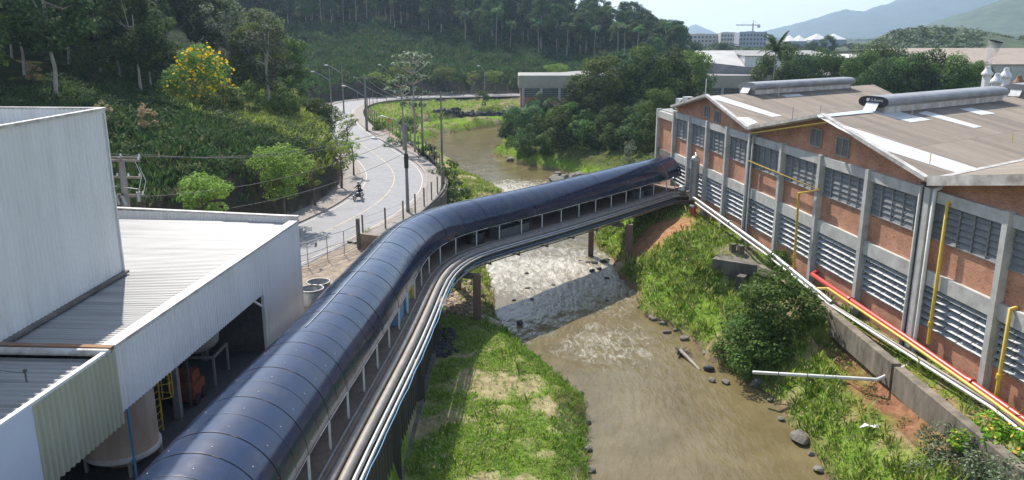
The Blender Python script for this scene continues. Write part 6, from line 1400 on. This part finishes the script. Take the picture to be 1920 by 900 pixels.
def rock(px, py, r, label, mt='rock', z=.15, group=None, flat=.6, seed=0):
    p = at(px, py, z=z); s = MB(); s.rock((0,0,0), r, seed or int(px*7+py), 0, flat); o = s.build('boulder', MT[mt]); o.location = p; return tag(o, label, 'boulder', group)
rock(1499,820,.62,'single grey boulder at the water edge at the lower right', z=.2); rock(1421,718,.55,'grey boulder at the water edge below the white outfall pipe'); rock(1330,690,.35,'small dark boulder in the water left of the outfall pipe','rock_dark')
rock(1017,728,.62,'brown boulder beside the bright tussock on the left bank', z=.45); rock(1008,752,.5,'flat stone below the brown boulder on the left bank', z=.25, flat=.3)
rock(975,605,.3,'small stone in the rapids beside the pier footing','rock_dark')
for i in range(12): rock(1035+rg.uniform(0,85), 325+rg.uniform(-9,12), rg.uniform(.5,1.3), 'grey rock among the pile on the far shore just above the tube', 'rock', .2, 'rocks on the shore above the tube', .5)
for i in range(10): rock(935+i*9+rg.uniform(-4,4), 292+i*1.8+rg.uniform(-3,3), rg.uniform(.5,1.0), 'grey rock at the foot of the riverside trees', 'rock', .2, 'rocks under the riverside trees', .6)
for i in range(7): rock(1100+rg.uniform(0,60), 486+rg.uniform(0,22), rg.uniform(.25,.5), 'dark wet rock at the water edge below the far pier', 'rock_dark', .05, 'wet rocks below the far pier', .4)
for i in range(7): rock(1228+i*20+rg.uniform(-5,5), 594+i*13+rg.uniform(-4,4), rg.uniform(.2,.42), 'small rock along the grassy edge of the right bank', 'rock', .1, 'small rocks along the right bank', .5)
for i in range(8): rock(rg.uniform(935,1150), rg.uniform(465,575), rg.uniform(.14,.3), 'dark stone breaking the white water of the rapids under the gallery', 'rock_dark', .02, 'stones in the rapids', .45, seed=300+i)
for i in range(16): rock(*[(1088,735,),(1100,790),(1104,840),(1108,880),(1060,715),(1000,672),(975,640),(1335,712),(1360,716),(1445,750),(1465,785),(1520,850),(1535,880),(1200,575),(1196,560),(1250,622)][i], rg.uniform(.15,.34), 'small stone lying at the muddy waterline of the near banks', 'rock', .08, 'stones along the waterline', .5, seed=500+i)
s = MB(); rt = random.Random(8)
for k in range(330):
    f = rt.random(); q = Vector((-17,184.5)).lerp(Vector((12,203.5)), f) if rt.random() < .999 else None; x_, y_ = q.x+rt.uniform(-1,1)*.8, q.y+rt.uniform(-1,1)*.8; s.rock((x_, y_, gz(x_, y_)+rt.uniform(0,.7)), rt.uniform(.3,.65), k+3000, 0, .8)
o = s.build('terrace_stones', MT['rock_dark']); tag(o, kind='stuff')
# rubble by the pool (uncountable broken stone)
s = MB()
for i in range(420):
    x_, y_ = rg.gauss(-3.9,.75), rg.gauss(57.2,1.9)
    if x_ < -5.6 or y_ < 53.5: continue
    s.rock((x_, y_, gz(x_, y_)+.06), rg.uniform(.10,.27), i, rg.randrange(2), .7)
for i in range(150):
    x_, y_ = rg.gauss(-4.4,.35), rg.uniform(46.5,51); s.rock((x_, y_, gz(x_, y_)+.08), rg.uniform(.1,.26), i+900, 2, .6)
o = s.build('rubble', [MT['rubble'], MT['footing'], MT['rock_dark']]); tag(o, kind='stuff')
s = MB(); s.lathe((0,0,0), [(0,0),(1,0)], 30); s.v = [(-4.0+x_*1.05*(1+.12*math.sin(3*math.atan2(y_,x_))), 52.3+y_*1.7*(1+.15*math.cos(2*math.atan2(y_,x_))), .52) for x_, y_, z_ in s.v]; o = s.build('pool_water', MT['water']); tag(o, kind='structure')
s = MB(); s.prism([(-5.0,50.1,.3),(-2.9,50.1,.3),(-2.6,54.7,.3),(-5.0,54.9,.3)], (0,0,.2)); o = s.build('pool_bed', MT['rubble']); tag(o, kind='structure')
# driftwood
p = at(1277,661,z=.1); dw = thing('driftwood', 'dark tangle of driftwood with a pale log caught in the river', 'driftwood', tuple(p))
s = MB()
for k in range(26): a = rg.uniform(0,6.28); r1_ = rg.uniform(.3,.85); s.tube([p+Vector((-.5*math.cos(a)*r1_,-.3*math.sin(a),rg.uniform(-.05,.2))), p+Vector((r1_*math.cos(a+rg.uniform(-.8,.8)),.55*math.sin(a),rg.uniform(0,.3)))], [.05,.02], 5)
s.build('branches', MT['bark'], dw); s = MB(); e = at(1312,694,z=-.02); s.tube([p+Vector((-.1,-.1,.22)), p.lerp(e,.5)+Vector((0,0,.06)), e], [.12,.11,.08], 8); s.build('log', MT['bark_pale'], dw)
# scrap on the bank
p = at(1628,832,z=1.4); p.z = gz(p.x,p.y)+.12; s = MB(); s.add([p+Vector(q) for q in ((-.55,-.05,0),(-.2,.2,.12),(.1,.1,.05),(.5,.12,.14),(.6,-.1,0),(.15,-.16,.06),(-.2,-.1,.14))], [(0,6,1),(6,2,1),(6,5,2),(5,3,2),(5,4,3)]); o = s.build('plastic_scrap', MT['white_paint']); tag(o, 'torn white plastic scrap lying in the grass of the right bank', 'scrap')
p = at(1268,400,z=2.5); s = MB(); a = at(1212,412,z=2.8); s.tube([a, a+Vector((1.1,1.0,.35))], .07, 6); o = s.build('short_pipe', MT['pvc']); tag(o, 'short white pipe lying on the grass beyond the far pier', 'pipe')

# ================================================================ CREAM BUILDING BEYOND THE TREES
Yc = 168.0; zt = zat(142,Yc); x0 = xat(972,Yc,zt); cb = thing('cream_building', 'cream fascia building with brick bays half hidden behind the riverside trees', 'building', (x0+20,Yc,3))
s = MB(); s.box((x0+32,Yc+7,zt-1.25), (64,14,2.5)); s.build('fascia', MT['cream'], cb)
bw = 3.75
s = MB(); s.add([(x0+.4,Yc+.4,3),(x0+63,Yc+.4,3),(x0+63,Yc+.4,zt-2.4),(x0+.4,Yc+.4,zt-2.4)], [(0,1,2,3)], 0, False, [[(0,0),(63,0),(63,7),(0,7)]]); s.add([(x0+.4,Yc+.4,3),(x0+.4,Yc+13,3),(x0+.4,Yc+13,zt-2.4),(x0+.4,Yc+.4,zt-2.4)], [(3,2,1,0)], 0, False, [[(0,7),(13,7),(13,0),(0,0)]]); s.build('brick_wall', MT['brick'], cb)
for k in range(17):
    xx = x0+1.0+k*bw; s = MB(); s.beam((xx,Yc+.2,3), (xx,Yc+.2,zt-2.45), .5, .4); s.build('column', MT['concrete'], cb)
    if k < 12:
        for zz, hh in ((zt-3.4, 1.9), (zt-7.3, 1.6)):
            s = MB(); s.box((xx+bw/2,Yc+.3,zz), (bw-.5,.12,hh)); wn = s.build('window', MT['window'], cb)
            s = MB()
            for q in range(4): s.box((xx+bw/2,Yc+.21,zz-hh/2+hh*(q+.5)/4), (bw-.55,.06,.07))
            s.build('bars', MT['steel'], wn)
s = MB(); s.box((x0+32,Yc+.15,zt-6.25), (62,.3,.5)); s.build('concrete_beam', MT['concrete'], cb)
s = MB(); zr = zat(112,Yc+12); xr = xat(1170,Yc+12,zr); s.add([(x0,Yc,zt),(x0+63,Yc,zt),(x0+63,Yc+14,zt+.5),(x0+14,Yc+14,zt+.4),(xr,Yc+12,zr+1.5),(xr+22,Yc+12,zt+.6)], [(0,1,5,4,3),(1,2,5)], 0); s.prism([(x0+.3,Yc+.3,zt-.05),(x0+63,Yc+.3,zt-.05),(x0+63,Yc+13.7,zt-.05),(x0+.3,Yc+13.7,zt-.05)], (0,0,.1)); s.build('roof', MT['roof_grey'], cb)
# plain grey halls behind
def hall(label, pxl, pxr, Y, pyt, dep, mt, roofmt, rise=1.5, z0=3, name='factory_shed', ribs=True):
    zt = zat(pyt, Y); xl, xr_ = xat(pxl,Y,zt), xat(pxr,Y,zt); r_ = thing(name, label, 'factory building', ((xl+xr_)/2,Y,z0), None)
    if ribs: corr((xl,Y), (xr_,Y), z0, zt, 1.0, .06).build('front_wall', MT[mt], r_)
    else: s = MB(); s.quad((xl,Y,z0),(xr_,Y,z0),(xr_,Y,zt),(xl,Y,zt)); s.build('front_wall', MT[mt], r_)
    s = MB(); s.quad((xl,Y,z0),(xl,Y,zt),(xl,Y+dep,zt),(xl,Y+dep,z0)); s.quad((xr_,Y,z0),(xr_,Y+dep,z0),(xr_,Y+dep,zt),(xr_,Y,zt)); s.build('side_wall', MT[mt], r_)
    s = MB(); s.prism([(xl-.3,Y-.3,zt),(xr_+.3,Y-.3,zt),(xr_+.3,Y+dep/2,zt+rise),(xl-.3,Y+dep/2,zt+rise)], (0,0,.2)); s.prism([(xl-.3,Y+dep/2,zt+rise+.01),(xr_+.3,Y+dep/2,zt+rise+.01),(xr_+.3,Y+dep,zt),(xl-.3,Y+dep,zt)], (0,0,.2)); s.build('roof', MT[roofmt], r_); return r_
hall('grey ribbed metal hall beside the tall palm behind the brick roofs', 1397, 1475, 215, 106, 25, 'corr_grey', 'roof_grey', .6)
hall('low pale roofed shed left of the ribbed metal hall', 1325, 1396, 212, 128, 26, 'concrete', 'roof_pale', 4.0, ribs=False)
hall('long shed with grey roof behind the ribbed metal hall', 1360, 1560, 262, 104, 40, 'concrete', 'roof_grey', 1.0, ribs=False)
hall('long flat pale roofed warehouse beyond the row of trees', 1580, 1760, 235, 112, 60, 'concrete', 'roof_pale', .6, ribs=False)
hall('very long brown roofed warehouse at the right beyond the trees', 1740, 2150, 190, 122, 42, 'concrete', 'roof_brown', 3.3, ribs=False)
hall('long grey roofed warehouse behind the brown one at the right', 1700, 2250, 262, 104, 60, 'concrete_old', 'roof_grey', 1.2, ribs=False)
# roof ventilator stacks beyond the hall
for i, (px_, zt_, lb) in enumerate(((1853,9.9,'pale ventilator stack with a conical hood, left one of the group at the right'),(1871,8.9,'nearest pale ventilator stack with a conical hood, in front of the others'),(1888,9.4,'pale ventilator stack with a conical hood right of the nearest one'),(1912,9.2,'brownish ventilator stack with a conical hood at the right edge'))):
    Y_ = (132,118,123,126)[i]; top = zat((125,138,128,142)[i], Y_); X_ = xat(px_,Y_,top); st = thing('ventilator_stack', lb, 'ventilator', (X_,Y_,4), 'ventilator stacks behind the hall')
    s = MB(); s.box((X_,Y_,(top-1.2+4)/2), (.95,.95,top-1.2-4)); s.build('shaft', MT['white_paint' if i < 3 else 'cream'], st)
    s = MB(); s.lathe((X_,Y_,top-1.7), [(.6,.2),(.85,.4),(.85,.65),(.42,1.3),(.34,1.7),(.38,1.75),(0,1.8)], 12, sm=False); s.build('hood', MT['white_paint' if i < 3 else 'rust'], st)
    s = MB(); s.box((X_,Y_,top-1.75), (.7,.7,.5)); s.build('louvre', MT['steel_dark'], st)
Y_ = 140; X_ = xat(1841,Y_,9); s = MB(); s.tube([(X_,Y_,4),(X_,Y_,zat(134,Y_))], .35, 12); o = s.build('chimney', MT['steel_dark']); tag(o, 'short dark chimney giving off white steam at the right', 'chimney')
m = bpy.data.materials.new('steam'); m.use_nodes = True; t = m.node_tree; t.nodes.clear(); o_ = N(t, 'ShaderNodeOutputMaterial'); pv = N(t, 'ShaderNodeVolumePrincipled'); pv.inputs['Color'].default_value = (.95,.95,.95,1)
tcn = N(t, 'ShaderNodeTexCoord'); nn_ = N(t, 'ShaderNodeTexNoise', Scale=1.2, Detail=4); t.links.new(tcn.outputs['Object'], nn_.inputs['Vector']); mr_ = N(t, 'ShaderNodeMapRange'); mr_.inputs['From Min'].default_value = .42; mr_.inputs['From Max'].default_value = .75; mr_.inputs['To Max'].default_value = 1.6; t.links.new(nn_.outputs['Fac'], mr_.inputs['Value']); t.links.new(mr_.outputs[0], pv.inputs['Density']); t.links.new(pv.outputs[0], o_.inputs['Volume'])
zc = zat(134,Y_); s = MB(); s.tube([(X_,Y_,zc+.05),(X_+.1,Y_,zc+1.2),(X_+.3,Y_,zc+2.8),(X_+.9,Y_,zc+5.0)], [.3,.65,.9,1.2], 12); o = s.build('steam', m); tag(o, kind='stuff')

# ================================================================ CITY, FAR WOOD, MOUNTAINS, HAZE
def block(label, pxl, pxr, pyt, Y, mt, cols_, rows, name='apartment_block'):
    zt = zat(pyt,Y); xl, xr_ = xat(pxl,Y,zt), xat(pxr,Y,zt); z0 = zt-26; r_ = thing(name, label, 'apartment block', ((xl+xr_)/2,Y,z0), None)
    s = MB(); s.box(((xl+xr_)/2,Y+7,(zt+z0)/2), (xr_-xl,14,zt-z0)); s.build('wall', MT[mt], r_)
    s = MB(); s.box(((xl+xr_)/2,Y+7,zt+.5), ((xr_-xl)*.25,6,1.0)); s.box(((xl+xr_)/2,Y+.4,zt+.3), ((xr_-xl),.3,.6)); s.build('roof_block', MT[mt], r_)
    cw = (xr_-xl)/cols_; rh = 2.9
    for j in range(rows):
        for i in range(cols_): s = MB(); s.box((xl+(i+.5)*cw,Y-.02,zt-1.8-j*rh), (cw*.5,.3,1.5)); s.build('window', MT['window'], r_)
block('long cream apartment block far away, leftmost of the distant blocks', 1279, 1350, 65, 620, 'apt', 10, 6); block('narrow cream apartment block between the two wider distant blocks', 1352, 1380, 62, 610, 'apt', 5, 6); block('blue grey apartment block under construction below the crane', 1387, 1438, 61, 590, 'apt_grey', 8, 6)
Yk = 600; zk = zat(47,Yk); xk = xat(1412,Yk,zk); ck = thing('tower_crane', 'distant tower crane above the blue grey apartment block', 'crane', (xk,Yk,zk-8))
s = MB(); s.beam((xk,Yk,zk-8),(xk,Yk,zk+1.2),.9,.9); s.build('mast', MT['steel'], ck); s = MB(); s.beam((xat(1380,Yk,zk),Yk,zk),(xat(1425,Yk,zk),Yk,zk),.6,.7); s.build('jib', MT['steel'], ck); s = MB(); s.box((xat(1423,Yk,zk),Yk,zk-1),(2,1,1.8)); s.build('counterweight', MT['concrete'], ck); s = MB(); s.beam((xk,Yk,zk+1.2),(xk,Yk,zk+3.2),.3,.3); s.beam((xk,Yk,zk+3.1),(xat(1388,Yk,zk),Yk,zk+.3),.12,.12); s.beam((xk,Yk,zk+3.1),(xat(1424,Yk,zk),Yk,zk+.3),.12,.12); s.build('tie_bars', MT['steel'], ck)
for (a, b_, tpy, lb) in ((1478,1514,66,'small white hall with peaked tent roofs in the distance, left one'),(1523,1588,63,'wide white hall with peaked tent roofs in the distance, right one')):
    Yt = 560; zt = zat(tpy+11,Yt); xl, xr_ = xat(a,Yt,zt), xat(b_,Yt,zt); r_ = thing('tent_roofed_hall', lb, 'hall', ((xl+xr_)/2,Yt,zt-9)); s = MB(); s.box(((xl+xr_)/2,Yt+8,zt-4.5),(xr_-xl,16,9)); s.build('wall', MT['apt_grey'], r_); n = max(2,int((xr_-xl)/8)); w_ = (xr_-xl)/n
    s = MB()
    for k in range(n): c = Vector((xl+(k+.5)*w_,Yt+8,zt+3.8)); q = [Vector((xl+k*w_,Yt,zt)),Vector((xl+(k+1)*w_,Yt,zt)),Vector((xl+(k+1)*w_,Yt+16,zt)),Vector((xl+k*w_,Yt+16,zt))]; s.add(q+[c], [(0,1,4),(1,2,4),(2,3,4),(3,0,4)])
    s.build('tent_roof', MT['skylight'], r_)
for (px_, py_, w_, mt, lb) in ((1620,88,7,'red','small distant house with a red roof right of the tent roofed halls'),(1650,87,8,'skylight','small distant white house beside the wooded hill')):
    Yh = 520; z_ = zat(py_,Yh); x_ = xat(px_,Yh,z_); r_ = thing('distant_house', lb, 'house', (x_,Yh,z_-6)); s = MB(); s.box((x_,Yh,z_-3),(w_,6,6)); s.build('wall', MT['white_paint'], r_); s = MB(); s.prism([(x_-w_*.6,Yh-3.5,z_),(x_+w_*.6,Yh-3.5,z_),(x_,Yh-3.5,z_+2.2)], (0,7,0)); s.build('roof', MT[mt], r_)
def ridge(name, prof, Y, depth, mt, seed, bumps=.06, nx=160, ny=36, base=-5, rough=1.):
    """prof: (px, py) of the skyline; a long hill standing at distance Y"""
    px_ = np.array([p[0] for p in prof], float); zt_ = np.array([max(zat(p[1], Y), base+.5) for p in prof]); xs = np.linspace(px_[0], px_[-1], nx); H_ = np.interp(xs, px_, zt_); Xc = (xs-960)/1500*(Y*CT)
    VV = []
    for j in range(ny):
        f = j/(ny-1)*2-1; prof_ = (1-abs(f)**1.25); y_ = Y+f*depth
        sc2 = y_/Y if f < 0 else 1
        z_ = base+(H_-base)*prof_; amp = (H_-base)*bumps*(1-.75*(1-abs(f))**6); z_ = z_+amp*(fbm(Xc, np.full(nx, y_), depth*.35, seed)-.5)*2.5*prof_+rough*(fbm(Xc, np.full(nx, y_), depth*.02+2, seed+5)-.5)
        VV.append(np.stack([Xc, np.full(nx, y_), z_], 1))
    idx = np.arange(nx*ny).reshape(ny, nx); FQ = np.stack([idx[:-1,:-1], idx[:-1,1:], idx[1:,1:], idx[1:,:-1]], -1).reshape(-1, 4)
    tag(link(name, np_mesh(name, np.concatenate(VV), FQ, MT[mt], True)), kind='structure')
mat('wooded', (.045,.075,.03), .95, (.02,.035,.015), .012, bump=1., bscale=.05, detail=12)
mat('wooded_near', (.06,.095,.035), .95, (.03,.05,.018), .03, bump=1., bscale=.12, detail=12)
ridge('mountains', [(1130,62),(1175,60),(1215,52),(1245,49),(1262,54),(1280,55),(1303,45),(1315,50),(1340,62),(1400,68),(1460,66)], 5500, 380, 'wooded', 3, .03, rough=8)
ridge('mountains', [(1380,74),(1450,70),(1475,56),(1500,45),(1530,36),(1560,27),(1580,18),(1600,22),(1622,26),(1650,12),(1690,0),(1740,-25),(1800,-60),(1900,-75),(2050,-60),(2250,-40),(2500,0)], 4300, 1100, 'wooded', 4, .09, 240, 60, rough=18)
ridge('wooded_hill', [(1700,70),(1760,52),(1790,44),(1820,30),(1850,14),(1880,4),(1930,-20),(2050,-50),(2250,-30)], 1700, 500, 'wooded_near', 5, .05, 200, 50, rough=9)
ridge('wooded_hill', [(1560,92),(1640,80),(1680,60),(1720,54),(1790,52),(1850,60),(1900,72),(1990,74),(2100,90)], 430, 90, 'wooded_near', 6, .04, 120, 40, base=2, rough=3)
# crowns of the far wood on that hill, an uncountable mass
def wood(name, n, pxr, Y0, Y1, zf, rr, mt, seed, ls, per=16):
    rng = np.random.default_rng(seed); cl = []
    for _ in range(n):
        Y_ = rng.uniform(Y0, Y1); px_ = rng.uniform(*pxr); z_ = zf(px_, Y_); cl.append(((xat(px_,Y_,z_), Y_, z_), rng.uniform(*rr)))
    P, Nn = clumpcloud(cl, per, rng, .7); V, F = leafquads(P, Nn, ls, rng, .7); tag(link(name, np_mesh(name, V, F, MT[mt])), kind='stuff')
skyl = ([1560,1640,1680,1720,1790,1850,1900,1990,2100],[95,82,60,55,54,62,74,76,90])
def zhill(px_, Y_): f = min(1,abs(Y_-430)/90.); return 2+(zat(float(np.interp(px_,*skyl)),430)-2)*(1-f**1.25)-.5
wood('far_wood', 420, (1600,1960), 345, 432, zhill, (1.8,4.2), 'leaf_mid', 41, 1.5, 6); wood('far_wood', 300, (1600,1960), 345, 432, zhill, (1.8,4.2), 'leaf_grey', 42, 1.5, 6)
wood('far_wood', 520, (1240,1700), 440, 560, lambda a, b_: zat(97-14*((b_-440)/120.)+5*math.sin(a*.05),b_)-3, (2,4.5), 'leaf_dark', 43, 1.8, 5)
wood('far_wood', 260, (1240,1700), 480, 580, lambda a, b_: zat(92-8*((b_-480)/100.),b_)-3, (2,4.5), 'leaf_mid', 44, 1.8, 5)
# air
m = bpy.data.materials.new('haze'); m.use_nodes = True; t = m.node_tree; t.nodes.clear(); o_ = N(t, 'ShaderNodeOutputMaterial'); pv = N(t, 'ShaderNodeVolumePrincipled'); pv.inputs['Color'].default_value = (.55,.76,1,1); pv.inputs['Density'].default_value = .00021; pv.inputs['Anisotropy'].default_value = .45; t.links.new(pv.outputs[0], o_.inputs['Volume'])
s = MB(); s.box((0,2970,223), (13000,6740,460)); o = s.build('haze', m); tag(o, kind='stuff')

# prototypes never planted
for k, o in PRO.items():
    if k not in USED:
        for c in list(o.children): bpy.data.objects.remove(c)
        bpy.data.objects.remove(o)
